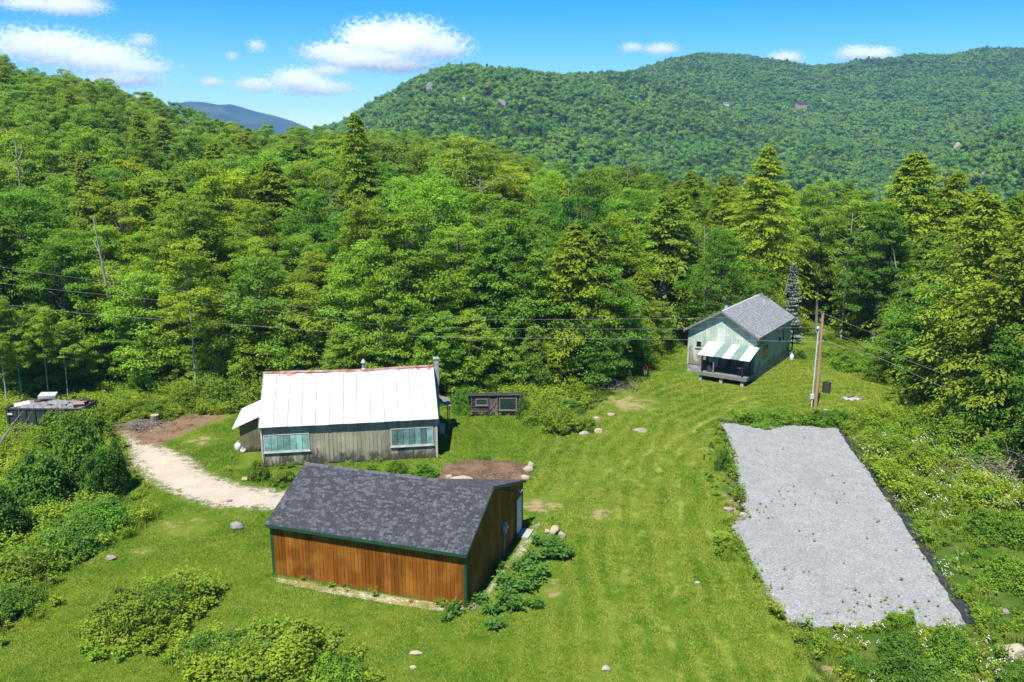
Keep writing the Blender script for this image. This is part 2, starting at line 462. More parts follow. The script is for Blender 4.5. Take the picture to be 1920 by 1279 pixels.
def feathered(name, c1, c2, c3, scale, edge_noise=1.6, thr=(0.30, 0.50), bump=0.6, cell=None, ragged=0.9, dirt=None):
    """a ground sheet that thins out unevenly at its border (attribute edge: 0 at the outline, 1 inside)"""
    m, nt = new_mat(name); T = NT(nt); p = T.pos()
    c1, c2, c3 = dim(c1), dim(c2), dim(c3)
    a = T.noise(scale, 5, p, 0.65); b = T.noise(scale * 0.14, 4, p)
    c = T.mix(T.step(a, 0.36, 0.66), c1, c2); c = T.mix(T.math('MULTIPLY', T.step(b, 0.42, 0.62), 0.8), c, c3)
    h = a
    if cell:
        v = T.vor(cell, p); sep = T.n('ShaderNodeSeparateColor'); T.l(v, sep.inputs[0])
        c = T.mix(T.math('MULTIPLY', T.step(sep.outputs[0], 0.72, 0.95), 0.5), c, tuple(min(0.8, x * 1.7) for x in c1))
        c = T.mix(T.math('MULTIPLY', T.step(sep.outputs[1], 0.75, 0.95), 0.55), c, tuple(x * 0.45 for x in c1))
        h = sep.outputs[2]
    if dirt:          # soil worked up through the stones in drifts and old wheel marks
        f = T.noise(0.22, 6, T.scl(p, 1.6, .55, 1), 0.72); f2 = T.noise(1.9, 5, p, 0.7)
        c = T.mix(T.math('MULTIPLY', T.step(T.math('MULTIPLY_ADD', f2, 0.35, f), 0.66, 0.9), 0.42), c, dim(dirt))
    e = T.math('ADD', T.attr('edge'), T.math('ADD', T.math('MULTIPLY', T.math('SUBTRACT', T.noise(edge_noise, 6, p, 0.75), 0.5), ragged), T.math('MULTIPLY', T.math('SUBTRACT', T.noise(9.0, 4, p, 0.7), 0.5), ragged * 0.6)))
    sh = T.bsdf(c, 0.95, 0, T.bump(h, bump, 0.03), 0.15)
    tr = T.n('ShaderNodeBsdfTransparent'); mx = T.n('ShaderNodeMixShader')
    T.l(T.step(e, *thr), mx.inputs[0]); T.l(tr.outputs[0], mx.inputs[1]); T.l(sh, mx.inputs[2]); T.out(mx.outputs[0])
    return m
def sheet(name, P, z, mat, cell=0.3, feather=0.8, relief=0.0):
    lo = P.min(0) - 0.4; hi = P.max(0) + 0.4
    x, y = np.meshgrid(np.arange(lo[0], hi[0], cell), np.arange(lo[1], hi[1], cell)); s = sdist(P, x, y)
    keep = s > -0.5
    idx = -np.ones(x.shape, int); idx[keep] = np.arange(keep.sum())
    q = np.stack([idx[:-1, :-1], idx[:-1, 1:], idx[1:, 1:], idx[1:, :-1]], -1).reshape(-1, 4); q = q[(q >= 0).all(1)]
    zz = z + relief * np.clip(s / 0.6, 0, 1) * (0.4 + fbm(x / 0.9, y / 0.9, 31))
    V = np.stack([x[keep], y[keep], zz[keep]], -1)
    o = bpy.data.objects.new(name, np_mesh(name, V, q, mats=[mat], vattr=dict(edge=np.clip(s[keep] / feather + 0.35, 0, 1)), smooth_shade=True))
    return link(o)
tag(sheet('dirt_driveway', DRIVE, 0.012, feathered('sandy_track', (0.48, 0.41, 0.32), (0.42, 0.345, 0.26), (0.50, 0.44, 0.36), 5.0, ragged=1.9, thr=(0.30, 0.75)), feather=2.2), kind='structure')
tag(sheet('gravel_pad', PAD, 0.02, feathered('crushed_stone', (0.285, 0.290, 0.288), (0.238, 0.243, 0.242), (0.305, 0.309, 0.305), 7.0, cell=15.0, thr=(0.25, 0.5), bump=.35, ragged=1.5, dirt=(0.20, 0.185, 0.155)), feather=0.7, relief=0.02), kind='structure')
tag(sheet('mulch_bed', MULCH, 0.02, feathered('bark_mulch', (0.16, 0.095, 0.06), (0.09, 0.055, 0.035), (0.22, 0.14, 0.09), 7.0, cell=7.0, bump=1.0, ragged=1.5), feather=0.9, relief=0.14), kind='structure')

# ---- far hills
def hill_material(name, c1, c2):
    m, nt = new_mat(name); T = NT(nt); p = T.pos()
    c = T.mix(T.step(T.noise(0.05 if 'hill' in name else 0.006, 6, p, 0.65), 0.4, 0.62), c1, c2)
    T.out(T.bsdf(c, 1.0, 0, None, 0.0)); return m
hx = np.linspace(-700, 1750, 150); hy = np.linspace(425, 2900, 170)
HX, HY = np.meshgrid(hx, hy); HZ = hill(HX, HY)
hi_ = np.arange(HX.size).reshape(HX.shape)
hq = np.stack([hi_[:-1, :-1], hi_[:-1, 1:], hi_[1:, 1:], hi_[1:, :-1]], -1).reshape(-1, 4)
hills = bpy.data.objects.new('wooded_hills', np_mesh('wooded_hills', np.stack([HX, HY, HZ], -1).reshape(-1, 3), hq, mats=[hill_material('hill_floor', (0.018, 0.036, 0.012), (0.03, 0.05, 0.016))], smooth_shade=True))
link(hills); tag(hills, kind='structure')
# ---- the blue mountain in the gap
mD = 4300.0
mxs = np.linspace(-2350, -700, 90)
mpx = 960 + FPX * mxs / mD
mpy = np.interp(mpx, [200, 300, 345, 372, 400, 430, 452, 470, 500, 530, 560, 640], [262, 215, 196, 188, 189, 194, 193, 198, 207, 213, 222, 255])
rows = []
for t, yy in ((0, mD - 1400), (.35, mD - 900), (.7, mD - 420), (.9, mD - 150), (1, mD), (.8, mD + 300), (0, mD + 1200)):
    zt = CAM_H + mD * (HOR - mpy - 7) / FPX
    rows.append(np.stack([mxs, np.full_like(mxs, yy) + (fbm(mxs / 240, mxs * 0 + yy / 300, 41) - .5) * 240 * (t < 1), -45 + (zt + 45) * t + (fbm(mxs / 160, mxs * 0 + yy / 100, 47) - .5) * 60 * (t < 1) * (t > 0)], -1))
MV = np.stack(rows); mi = np.arange(MV.shape[0] * MV.shape[1]).reshape(MV.shape[:2])
mq = np.stack([mi[:-1, :-1], mi[:-1, 1:], mi[1:, 1:], mi[1:, :-1]], -1).reshape(-1, 4)
mount = bpy.data.objects.new('far_mountain', np_mesh('far_mountain', MV.reshape(-1, 3), mq, mats=[hill_material('mountain_forest', (0.006, 0.016, 0.016), (0.03, 0.05, 0.034))], smooth_shade=True))
link(mount); tag(mount, kind='structure')
# ------------------------------------------------------------------ plants: builders
def unit(v): return v / (np.linalg.norm(v, axis=-1, keepdims=True) + 1e-9)
def leaf_quads(C, A, N, L, W, fold=0.18):
    """leaf blades: centre of stalk C, long axis A, normal N, length L, width W -> 4 verts each"""
    A = unit(A); S = unit(np.cross(A, N)); N = np.cross(S, A)
    L = np.asarray(L)[:, None]; W = np.asarray(W)[:, None]
    tip = C + A * L; m = C + A * L * 0.45 + N * W * fold
    V = np.stack([C, m + S * W * 0.5, tip, m - S * W * 0.5], 1)
    return V.reshape(-1, 3)
class Plant:
    def __init__(s, seed): s.r = np.random.default_rng(seed); s.V = []; s.t = []; s.wood = MB()
    def leaves(s, C, A, N, L, W, tint):
        s.V.append(leaf_quads(C, A, N, L, W)); s.t.append(np.asarray(tint))
    def crown_mesh(s, name, mat):
        V = np.concatenate(s.V); t = np.clip(np.concatenate(s.t), 0, 1)
        return np_mesh(name, V, np.arange(len(V)).reshape(-1, 4), mats=[mat], tint=t)
    def clump(s, c, rad, flat, n, leaf, base_tint, droop=0.25, up=0.7, spread=0.3):
        r = s.r
        d = unit(r.normal(size=(n, 3))); rr = r.random(n) ** 0.45
        P = c + d * rr[:, None] * np.array([rad, rad, rad * flat])
        N = unit(d * 0.7 + np.array([0, 0, up]) + r.normal(size=(n, 3)) * 0.45)
        A = unit(d * [1, 1, 0.3] + r.normal(size=(n, 3)) * 0.6 - np.array([0, 0, droop]))
        A = unit(A - N * (A * N).sum(1, keepdims=True) * 0.8)
        L = leaf * (0.65 + 0.7 * r.random(n)); W = L * (0.5 + 0.25 * r.random(n))
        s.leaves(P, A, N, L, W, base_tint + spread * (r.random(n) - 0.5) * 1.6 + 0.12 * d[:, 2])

def broadleaf(seed, h, rad, base, ncl, nleaf, leaf, crown='round', trunk_r=None, limb_every=2):
    """tapered trunk with limbs; leaf clumps on the limb ends, gaps between them"""
    p = Plant(seed); r = p.r
    tr = trunk_r or h * 0.011
    bend = r.normal(size=2) * h * 0.02
    def axis_at(t): return np.array([bend[0] * math.sin(t * 2.2), bend[1] * math.sin(t * 1.7), h * t])
    p.wood.tube([axis_at(t) for t in np.linspace(0, 0.93, 8)], [tr * (1.25 if k == 0 else 1 - 0.115 * k) for k in range(8)], 7)
    ph = r.random(3) * 6.28; cs = []
    tries = 0
    while len(cs) < ncl and tries < ncl * 40:
        tries += 1
        s = r.random() ** 0.85; phi = r.random() * 6.283
        if crown == 'round': prof = math.sin(math.pi * (0.10 + 0.86 * s ** 0.85)) ** 0.65
        elif crown == 'tall': prof = 0.35 + 0.65 * math.sin(math.pi * (0.18 + 0.78 * s)) 
        else: prof = (1 - s) ** 0.55 * 0.95 + 0.08
        prof *= 1 + 0.22 * math.sin(2 * phi + ph[0] + 4 * s) + 0.16 * math.sin(3 * phi + ph[1] - 6 * s)
        rho = (0.25 + 0.75 * r.random() ** 0.5)
        q = rad * prof * rho
        t = base + (1 - base) * s
        c = axis_at(t) + np.array([math.cos(phi) * q, math.sin(phi) * q, -0.12 * q + r.normal() * 0.2])
        cr = rad * (0.17 + 0.13 * r.random()) * (1.15 - 0.35 * s)
        if any(np.linalg.norm((c - c2) * [1, 1, 1.5]) < 0.62 * (cr + r2) for c2, r2, _ in cs): continue
        cs.append((c, cr, t))
    for k, (c, cr, t) in enumerate(cs):
        bt = 0.5 + r.normal() * 0.17
        n = int(nleaf * (0.7 + 0.6 * r.random()))
        p.clump(c, cr, 0.5, n, leaf, bt)
        # side tufts break the clump's outline
        for _ in range(3):
            a = r.random() * 6.28; e = c + np.array([math.cos(a) * cr * 1.05, math.sin(a) * cr * 1.05, r.normal() * cr * 0.25 - 0.1 * cr])
            p.clump(e, cr * 0.42, 0.55, max(6, n // 5), leaf, bt + 0.08)
        if k % limb_every == 0 or (limb_every == 2 and cr > rad * 0.26):
            a0 = axis_at(max(0.12, t * ((0.62 + 0.2 * r.random()) if limb_every == 2 else 0.86))); mid = (a0 + c) / 2 + np.array([0, 0, 0.08 * np.linalg.norm(c - a0)])
            p.wood.tube([a0, mid, c], [tr * 0.34, tr * 0.2, tr * 0.07], 4, cap=False)
    return p

def conifer(seed, h, rad, base, whorl, perw, nleaf, leaf, droop=0.35, kind='hemlock', trunk_r=None):
    p = Plant(seed); r = p.r; tr = trunk_r or h * 0.012
    lean = r.normal(size=2) * h * 0.006
    ax = lambda t: np.array([lean[0] * t, lean[1] * t, h * t])
    p.wood.tube([ax(t) for t in np.linspace(0, 1, 7)], [tr * (1.02 - t) + 0.01 for t in np.linspace(0, 1, 7)], 7)
    z = base * h; C = []; A = []; N = []; L = []; W = []; TT = []
    lob = r.random(4) * 6.28
    while z < h * 0.985:
        t = z / h; s = (t - base) / (1 - base)
        if kind == 'hemlock': prof = ((1 - s) ** 0.85 * 0.8 + 0.2 * math.sin(math.pi * min(1, (1 - s)) ** .9)) * (0.8 + 0.2 * min(1, s * 5 + 0.35))
        else: prof = (1 - s) ** 0.95
        z0_ = z
        for b in range(perw):
            if kind == 'hemlock': t = min(.985, max(base * .7, (z0_ + r.normal() * whorl * 0.8) / h)); s = min(1, max(0, (t - base) / (1 - base))); prof = ((1 - s) ** 0.85 * 0.8 + 0.2 * math.sin(math.pi * min(1, (1 - s)) ** .9)) * (0.8 + 0.2 * min(1, s * 5 + 0.35))
            phi = r.random() * 6.283
            l = rad * prof * (0.62 + 0.5 * r.random()) * (1 + 0.16 * math.sin(3 * phi + lob[0] + t * 9) + 0.12 * math.sin(2 * phi + lob[1] - t * 14)) + 0.18
            o = np.array([math.cos(phi), math.sin(phi), 0.]); sd = np.array([-o[1], o[0], 0.])
            rise = (0.45 * s + 0.02 + 0.12 * r.normal()) if kind == 'hemlock' else (0.12 + 0.3 * s)
            n = max(8, int(nleaf * (0.35 + l / rad)))
            u = 0.1 + 0.9 * r.random(n) ** 0.75
            side = np.where(r.random(n) < 0.5, -1.0, 1.0)
            wid = l * 0.30 * (1.08 - u) + 0.10
            off = side * wid * r.random(n)
            zz = rise * l * u - droop * l * u * u - 0.25 * np.abs(off) + r.normal(size=n) * 0.05
            P = ax(t) + o * (l * u)[:, None] + sd * off[:, None]; P[:, 2] += zz
            a = o * 0.75 + sd * (side * (0.5 + 0.4 * r.random(n)))[:, None]; a[:, 2] += rise - 2 * droop * u - 0.28 + r.normal(size=n) * 0.22
            C.append(P); A.append(a); N.append(np.array([0, 0, 1.]) + o * 0.25 + r.normal(size=(n, 3)) * 0.32)
            ll = leaf * (0.7 + 0.7 * r.random(n)); L.append(ll); W.append(ll * (0.40 + 0.2 * r.random(n)))
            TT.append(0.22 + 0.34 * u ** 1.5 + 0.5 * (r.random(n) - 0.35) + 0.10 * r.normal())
            if b % 3 == 0 and l > 0.5:
                e = ax(t) + o * l * 0.7 + np.array([0, 0, rise * l * 0.7 - droop * l * 0.49])
                p.wood.tube([ax(t), e], [tr * 0.18 * (1.1 - s), 0.01], 3, cap=False)
        z += whorl * (0.75 + 0.5 * r.random()) * (0.7 + 0.5 * (1 - s))
    # leader
    n = 14; P = ax(1.0) + r.normal(size=(n, 3)) * [0.10, 0.10, 0.28]; C.append(P); A.append(r.normal(size=(n, 3)) * 0.5 + [0, 0, 0.9]); N.append(r.normal(size=(n, 3))); L.append(np.full(n, leaf * 0.8)); W.append(np.full(n, leaf * 0.35)); TT.append(np.full(n, 0.7))
    p.leaves(np.concatenate(C), np.concatenate(A), np.concatenate(N), np.concatenate(L), np.concatenate(W), np.concatenate(TT))
    return p

def bush(seed, rx, ry, h, ncl, nleaf, leaf, stems=9, clr=None):
    """several unequal leafy domes grown together, with shoots standing out of the outline and gaps between clumps"""
    p = Plant(seed); r = p.r; nd = 6; domes = []
    for k in range(nd):
        a = r.random() * 6.28; q = 0.62 * r.random() ** .5 if k else 0.0
        domes.append((np.array([math.cos(a) * q * rx, math.sin(a) * q * ry, 0.0]), (0.34 + 0.26 * r.random()), h * ((0.45 + 0.55 * r.random()) if k else 0.95)))
    cs = []; tries = 0; m = min(rx, ry, h)
    while len(cs) < ncl and tries < ncl * 30:
        tries += 1
        c0, f, hh = domes[int(r.integers(nd))]; phi = r.random() * 6.283; e = r.random()
        q = math.sqrt(max(0, 1 - e * e)) * (0.75 + 0.3 * r.random())
        c = c0 + np.array([math.cos(phi) * q * rx * f, math.sin(phi) * q * ry * f, hh * (0.06 + 0.92 * e * (0.7 + 0.3 * r.random()))])
        cr = m * (0.10 + 0.20 * r.random() ** 1.6)
        if any(np.linalg.norm(c - c2) < 0.5 * (cr + r2) for c2, r2 in cs): continue
        cs.append((c, cr))
    for c, cr in cs:
        bt = 0.46 + r.normal() * 0.22
        p.clump(c, cr, 0.8, int(nleaf * (0.3 + 4.0 * (cr / m))), leaf, bt, up=0.5)
        if r.random() < 0.55:
            a = unit(r.normal(size=3)); a[2] = abs(a[2]) + .5; a = unit(a); n = 9; t = np.linspace(.2, 1, n); l = m * (.2 + .3 * r.random())
            P = c + a * (t * l)[:, None] + r.normal(size=(n, 3)) * .03; b_ = r.random(n) * 6.28
            p.leaves(P, np.stack([np.cos(b_), np.sin(b_), .25 + 0 * b_], -1), unit(np.array([0, 0, 1.]) + r.normal(size=(n, 3)) * .4), leaf * (.6 + .6 * r.random(n)), leaf * .45 * (.7 + .5 * r.random(n)), bt + .22 + .1 * r.normal(size=n))
            p.wood.tube([c, c + a * l], [.012, .004], 3, cap=False)
    for k in range(stems):
        c = cs[k % len(cs)][0]; b = np.array([c[0] * 0.25, c[1] * 0.25, 0.0])
        p.wood.tube([b, (b + c) / 2 + np.array([0, 0, 0.1 * h]), c], [0.03 * h ** 0.5, 0.02, 0.008], 4, cap=False)
    return p

leaf_mat('leaf_maple', (0.100, 0.196, 0.020), (0.262, 0.408, 0.052), 0.50, 0.75, 0.016, 0.18)
leaf_mat('needle_hemlock', (0.102, 0.178, 0.018), (0.262, 0.370, 0.040), 0.46, 0.85, 0.010, 0.14)
leaf_mat('needle_blue', (0.10, 0.15, 0.14), (0.27, 0.335, 0.33), 0.15, 0.6, 0.01, 0.1)
leaf_mat('leaf_shrub', (0.062, 0.130, 0.015), (0.200, 0.315, 0.038), 0.42, 0.65, 0.018, 0.18)
leaf_mat('leaf_perennial', (0.036, 0.105, 0.016), (0.110, 0.230, 0.038), 0.3, 0.5, 0.01, 0.1)
leaf_mat('leaf_meadow', (0.085, 0.162, 0.012), (0.230, 0.325, 0.034), 0.40, 0.65, 0.02, 0.2, use_objcolor=False, patchy=((.8, .98, .9), (1.2, 1.08, .85)))
leaf_mat('grass_blade', (0.075, 0.148, 0.007), (0.220, 0.318, 0.034), 0.3, 0.85, 0.012, 0.16, use_objcolor=False, patchy=((.60, .82, .5), (1.26, 1.12, 1.12)))
leaf_mat('leaf_far', (0.060, 0.140, 0.020), (0.165, 0.295, 0.042), 0.25, 0.95, 0.022, 0.18, use_objcolor=False, patchy=((.66, .82, .95), (1.26, 1.14, .82)), pscale=(.012, .05))
BARK = simple('bark', (0.21, 0.19, 0.165), (0.10, 0.088, 0.075), 6.0, 0.95, stretch=(1, 1, 0.15), bump=0.6)
BARK_PALE = simple('pale_bark', (0.42, 0.39, 0.34), (0.26, 0.23, 0.20), 5.0, 0.9, stretch=(1, 1, 0.2), bump=0.4)

def kind_of_tree(p, name, leafm, bark=None):
    return (p.wood.mesh('trunk', bark or BARK), p.crown_mesh(name, MAT[leafm]))
BL = []       # broadleaf kinds: (trunk mesh, crown mesh, natural height, natural radius)
for k, (h, rad, base, ncl, nl, lf, cr) in enumerate([
        (19, 4.4, .30, 105, 158, .225, 'round'), (21, 4.2, .34, 102, 158, .225, 'tall'), (17, 4.6, .26, 105, 158, .225, 'round'), (20, 3.6, .36, 90, 155, .215, 'tall'),
        (18, 3.8, .30, 94, 155, .215, 'round'), (16, 3.4, .22, 90, 150, .21, 'tall'), (22, 4.8, .36, 112, 158, .235, 'round'), (15, 3.9, .20, 98, 150, .215, 'round')]):
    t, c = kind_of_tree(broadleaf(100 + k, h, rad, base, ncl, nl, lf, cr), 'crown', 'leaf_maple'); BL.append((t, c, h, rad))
ED = []       # forest-edge trees, leafy down to the ground
for k, (h, rad, base, ncl, nl, lf, cr) in enumerate([
        (10, 3.0, .06, 88, 150, .175, 'cone'), (8, 2.7, .05, 80, 150, .165, 'round'), (12, 3.2, .07, 98, 150, .185, 'tall'), (9, 3.3, .04, 94, 150, .17, 'round'), (6, 2.4, .04, 66, 140, .15, 'round')]):
    t, c = kind_of_tree(broadleaf(200 + k, h, rad, base, ncl, nl, lf, cr), 'crown', 'leaf_maple'); ED.append((t, c, h, rad))
CO = []
for k, (h, rad, base, wh, pw, nl, lf) in enumerate([
        (22, 6.2, .08, .37, 10, 96, .225), (20, 6.2, .06, .36, 10, 96, .225), (17, 5.4, .05, .35, 10, 88, .215), (24, 5.4, .12, .39, 10, 92, .225), (13, 4.0, .04, .31, 10, 72, .18), (9, 3.0, .03, .27, 10, 58, .155)]):
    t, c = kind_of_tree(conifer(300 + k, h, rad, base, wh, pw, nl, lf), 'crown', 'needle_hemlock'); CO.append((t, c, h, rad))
_p = conifer(390, 9.5, 2.3, .05, .40, 15, 46, .20, droop=0.10, kind='spruce'); BLUE = (_p.wood.mesh('trunk', BARK), _p.crown_mesh('crown', MAT['needle_blue']), 9.5, 2.3)

def add_tree(name, kind, x, y, h, label, cat='tree', group=None, tint=(1, 1, 1), wide=1.0, rz=None, z=None, rng=random.Random(7)):
    t, c, h0, r0 = kind
    e = empty(name, (x, y, float(terrain(x, y)) - 0.05 if z is None else z), rng.uniform(0, 6.28) if rz is None else rz)
    s = h / h0
    e.scale = (s * wide, s * wide, s)
    link(bpy.data.objects.new('trunk', t), e)
    k = link(bpy.data.objects.new('crown', c), e); k.color = (*tint, 1)
    tag(e, label, cat, group)
    return e

# ---- instancing of uncountable growth
STORE = {}
def store(name, objs):
    c = bpy.data.collections.new(name)
    for o in objs: c.objects.link(o)
    STORE[name] = c
    return c
def proto(name, mesh): return bpy.data.objects.new(name, mesh)
def scatter(name, coll, P, rz, sc, idx, tilt=None, kind='stuff', label=None):
    n = len(P); me = bpy.data.meshes.new(name)
    me.vertices.add(n); me.vertices.foreach_set('co', np.asarray(P, np.float32).ravel())
    rot = np.zeros((n, 3), np.float32); rot[:, 2] = rz
    if tilt is not None: rot[:, :2] = tilt
    a = me.attributes.new('rot', 'FLOAT_VECTOR', 'POINT'); a.data.foreach_set('vector', rot.ravel())
    s3 = np.asarray(sc, np.float32)
    if s3.ndim == 1: s3 = np.repeat(s3[:, None], 3, 1)
    a = me.attributes.new('scl', 'FLOAT_VECTOR', 'POINT'); a.data.foreach_set('vector', np.ascontiguousarray(s3).ravel())
    a = me.attributes.new('idx', 'INT', 'POINT'); a.data.foreach_set('value', np.asarray(idx, np.int32))
    o = bpy.data.objects.new(name, me); link(o)
    ng = bpy.data.node_groups.new(name + '_growth', 'GeometryNodeTree')
    ng.interface.new_socket('Geometry', in_out='INPUT', socket_type='NodeSocketGeometry'); ng.interface.new_socket('Geometry', in_out='OUTPUT', socket_type='NodeSocketGeometry')
    N = ng.nodes; Lk = ng.links
    gi = N.new('NodeGroupInput'); go = N.new('NodeGroupOutput'); ip = N.new('GeometryNodeInstanceOnPoints'); ci = N.new('GeometryNodeCollectionInfo')
    ci.inputs['Collection'].default_value = coll; ci.inputs['Separate Children'].default_value = True; ci.inputs['Reset Children'].default_value = True
    def na(nm, ty):
        q = N.new('GeometryNodeInputNamedAttribute'); q.data_type = ty; q.inputs['Name'].default_value = nm; return q.outputs[0]
    e2r = N.new('FunctionNodeEulerToRotation'); Lk.new(na('rot', 'FLOAT_VECTOR'), e2r.inputs[0])
    Lk.new(gi.outputs[0], ip.inputs['Points']); Lk.new(ci.outputs[0], ip.inputs['Instance']); ip.inputs['Pick Instance'].default_value = True
    Lk.new(na('idx', 'INT'), ip.inputs['Instance Index']); Lk.new(e2r.outputs[0], ip.inputs['Rotation']); Lk.new(na('scl', 'FLOAT_VECTOR'), ip.inputs['Scale'])
    Lk.new(ip.outputs[0], go.inputs[0])
    md = o.modifiers.new('growth', 'NODES'); md.node_group = ng
    tag(o, label, kind=kind)
    return o
# ------------------------------------------------------------------ the wood
rs = np.random.default_rng(5)
EDGE = [(-700, 830), (-300, 800), (0, 760), (120, 750), (200, 744), (330, 740), (410, 744), (440, 764), (560, 768), (700, 766), (835, 764), (868, 752), (930, 748), (1000, 748), (1110, 738), (1180, 694), (1235, 664), (1262, 644), (1290, 606), (1400, 594), (1500, 602), (1560, 620), (1640, 646), (1690, 696), (1765, 786), (1850, 848), (1985, 925), (2300, 1090)]
EP = np.array([G(*p)[:2] for p in EDGE])
def front_y(x):
    """how far the front of the wood stands from the camera at map column x"""
    return np.interp(x, EP[:26, 0], EP[:26, 1])
WOOD = np.array([tuple(p) for p in EP] + [(260, 60), (330, 400), (-330, 400), (-200, 60)])
cand = []; 
def too_close(x, y, lst, dmin):
    return any((x - a) ** 2 + (y - b) ** 2 < dmin * dmin for a, b in lst)
grid = {}
def try_add(x, y, dmin):
    gxk, gyk = int(x // 6), int(y // 6)
    for i in range(-2, 3):
        for j in range(-2, 3):
            for (a, b) in grid.get((gxk + i, gyk + j), ()):
                if (x - a) ** 2 + (y - b) ** 2 < dmin * dmin: return False
    grid.setdefault((gxk, gyk), []).append((x, y)); return True
GREENS_EARLY = [(1.1, 1.05, .9), (.95, 1.0, .95), (1.15, 1.1, .85), (1.0, 1.0, 1.1)]
SPECIAL = []   # trees one can pick out in the photograph: (name, kind, base px, base py, top py, label, tint, wide)
def special(name, kind, px, py, ytop, label, tint=(1, 1, 1), wide=1.0, cat='tree', D=None, group=None):
    if D is None: b = G(px, py)
    else:
        b = AT(px, 500, D); 
    x, y = b.x, b.y; zt = float(terrain(x, y))
    top = AT(px, ytop, y).z
    try_add(x, y, 0.1)
    return add_tree(name, kind, x, y, top - zt, label, cat, group, tint, wide)
YG = (1.08, 1.05, .8)
special('hemlock', CO[3], 675, 0, 208, 'tall pointed hemlock rising to the skyline above the white-roofed barn', (1.15, 1.1, .85), 1.0, D=104)
special('hemlock', CO[0], 1424, 0, 272, 'big bright conical hemlock towering behind the green house', (1.3, 1.25, .9), 1.12, D=99)
special('hemlock', CO[1], 1702, 0, 284, 'broad yellow-green hemlock topping the wood right of the utility pole', (1.35, 1.27, .85), 1.3, D=96)
special('hemlock', CO[2], 1775, 0, 322, 'shorter shoulder hemlock close against the broad yellow-green hemlock', (1.3, 1.22, .85), 1.05, D=93)
special('hemlock', CO[1], 1290, 0, 318, 'slim hemlock left of the big conical hemlock', (1.1, 1.08, .8), .9, D=112)
special('hemlock', CO[2], 1345, 0, 330, 'thin hemlock spire squeezed between two hemlocks behind the green house', (1, 1, .85), .75, D=112)
special('hemlock', CO[0], 1900, 0, 360, 'hemlock spire at the right edge of the picture', (1.3, 1.2, .85), 1.0, D=96)
special('hemlock', CO[2], 520, 0, 300, 'dense hemlock behind the left end of the white-roofed barn', (1.05, 1.02, .85), 1.3, D=97)
special('hemlock', CO[4], 470, 0, 370, 'lower hemlock in front of the dense one above the lean-to', (1.1, 1.05, .8), 1.1, D=92)
special('hemlock', CO[1], 1060, 0, 340, 'narrow golden green hemlock standing out of the middle of the wood', (1.35, 1.2, .75), .62, D=112)
special('hemlock', CO[4], 1195, 668, 508, 'bright hemlock sapling clump by the lawn edge left of the green house', (1.15, 1.12, .85), 1.2)
special('hemlock', CO[4], 1440, 0, 492, 'olive juniper-like conifer just behind the roof ridge of the green house', (.78, .86, .75), 1.15, D=92)
special('blue_spruce', BLUE, 1488, 0, 492, 'blue spruce with tiered branches behind the right eave of the green house', (1, 1, 1), .72, D=95)
special('blue_spruce', BLUE, 1243, 0, 522, 'half hidden pale blue spruce left of the green house', (1.1, 1.1, 1.1), .7, D=93)
special('maple', BL[6], 880, 0, 262, 'large pale green broadleaf tree with a dark hollow, centre of the wood', (1.25, 1.12, 1.25), 1.3, D=113)
special('maple', BL[3], 1080, 0, 372, 'dark blue-green columnar broadleaf tree behind the small shack', (.62, .82, .95), 1.15, D=90)
special('maple', BL[1], 1540, 0, 335, 'tall slim birch-like tree with pale trunk right of the big conical hemlock', (1.1, 1.05, 1.15), .85, D=102)
special('maple', BL[5], 1650, 0, 385, 'dark broadleaf tree just left of the broad yellow-green hemlock', (.7, .85, .9), 1.1, D=92)
special('maple', BL[0], 1165, 0, 310, 'grey-green broadleaf tree with bare upper twigs, right centre of the wood', (.85, .88, 1.05), 1.1, D=118)
special('maple', BL[2], 1360, 0, 430, 'dark leafy tree standing over the left slope of the green house roof', (.72, .9, .8), 1.0, D=91)
# the thin tree with a long bare trunk, and the dead trunks
_p = broadleaf(77, 17, 3.3, .46, 60, 110, .24, 'tall', .13, 5); THIN = (_p.wood.mesh('trunk', BARK_PALE), _p.crown_mesh('crown', MAT['leaf_maple']), 17, 3.0)
special('maple', THIN, 370, 752, 452, 'thin yellow-green tree with a long bare pale trunk beside the driveway', (1.28, 1.12, .8), 1.0)

for k_, (px_, py_, yt_, lb_) in enumerate([(14, 762, 560, 'thin tree with a bare pale trunk at the left edge behind the dumpster'), (44, 758, 590, 'slim bare-stemmed tree directly above the left end of the dumpster'), (92, 754, 575, 'slim bare-stemmed tree directly above the middle of the dumpster'), (128, 750, 600, 'slim bare-stemmed tree above the right end of the dumpster')]):
    special('maple', THIN, px_, py_, yt_, lb_, GREENS_EARLY[k_], 1.1)
def snag(label, base, tip, r0, branches, seed, name='dead_tree'):
    b = Vector(base); t = Vector(tip); m = MB(); rr = random.Random(seed)
    e = empty(name, b)
    d = t - b; pts = [Vector((0, 0, 0)), d * .35 + Vector((rr.uniform(-.1, .1), 0, 0)), d * .7, d]
    m.tube(pts, [r0, r0 * .8, r0 * .6, r0 * .25], 7); m.build('trunk', BARK_PALE, e)
    for k in range(branches):
        q = d * rr.uniform(.55, .98); a = rr.uniform(0, 6.28); l = rr.uniform(.6, 2.2)
        w = MB(); w.tube([q, q + Vector((math.cos(a) * l * .6, math.sin(a) * l * .6, l * .35)), q + Vector((math.cos(a) * l, math.sin(a) * l, l * rr.uniform(.3, .9)))], [r0 * .28, r0 * .16, .012], 4, cap=False)
        w.build('branch', BARK_PALE, e)
    tag(e, label, 'dead tree'); return e
_b = AT(222, 600, 77.5); _b.z = 0
snag('leaning bare grey dead trunk standing in front of the left wood', _b, AT(174, 404, 76.0), .17, 4, 3)
_b = AT(1172, 480, 116); _b.z = float(terrain(_b.x, _b.y)); snag('grey dead tree with spiky bare twigs in the right centre of the wood', _b, AT(1178, 302, 116), .16, 12, 5)
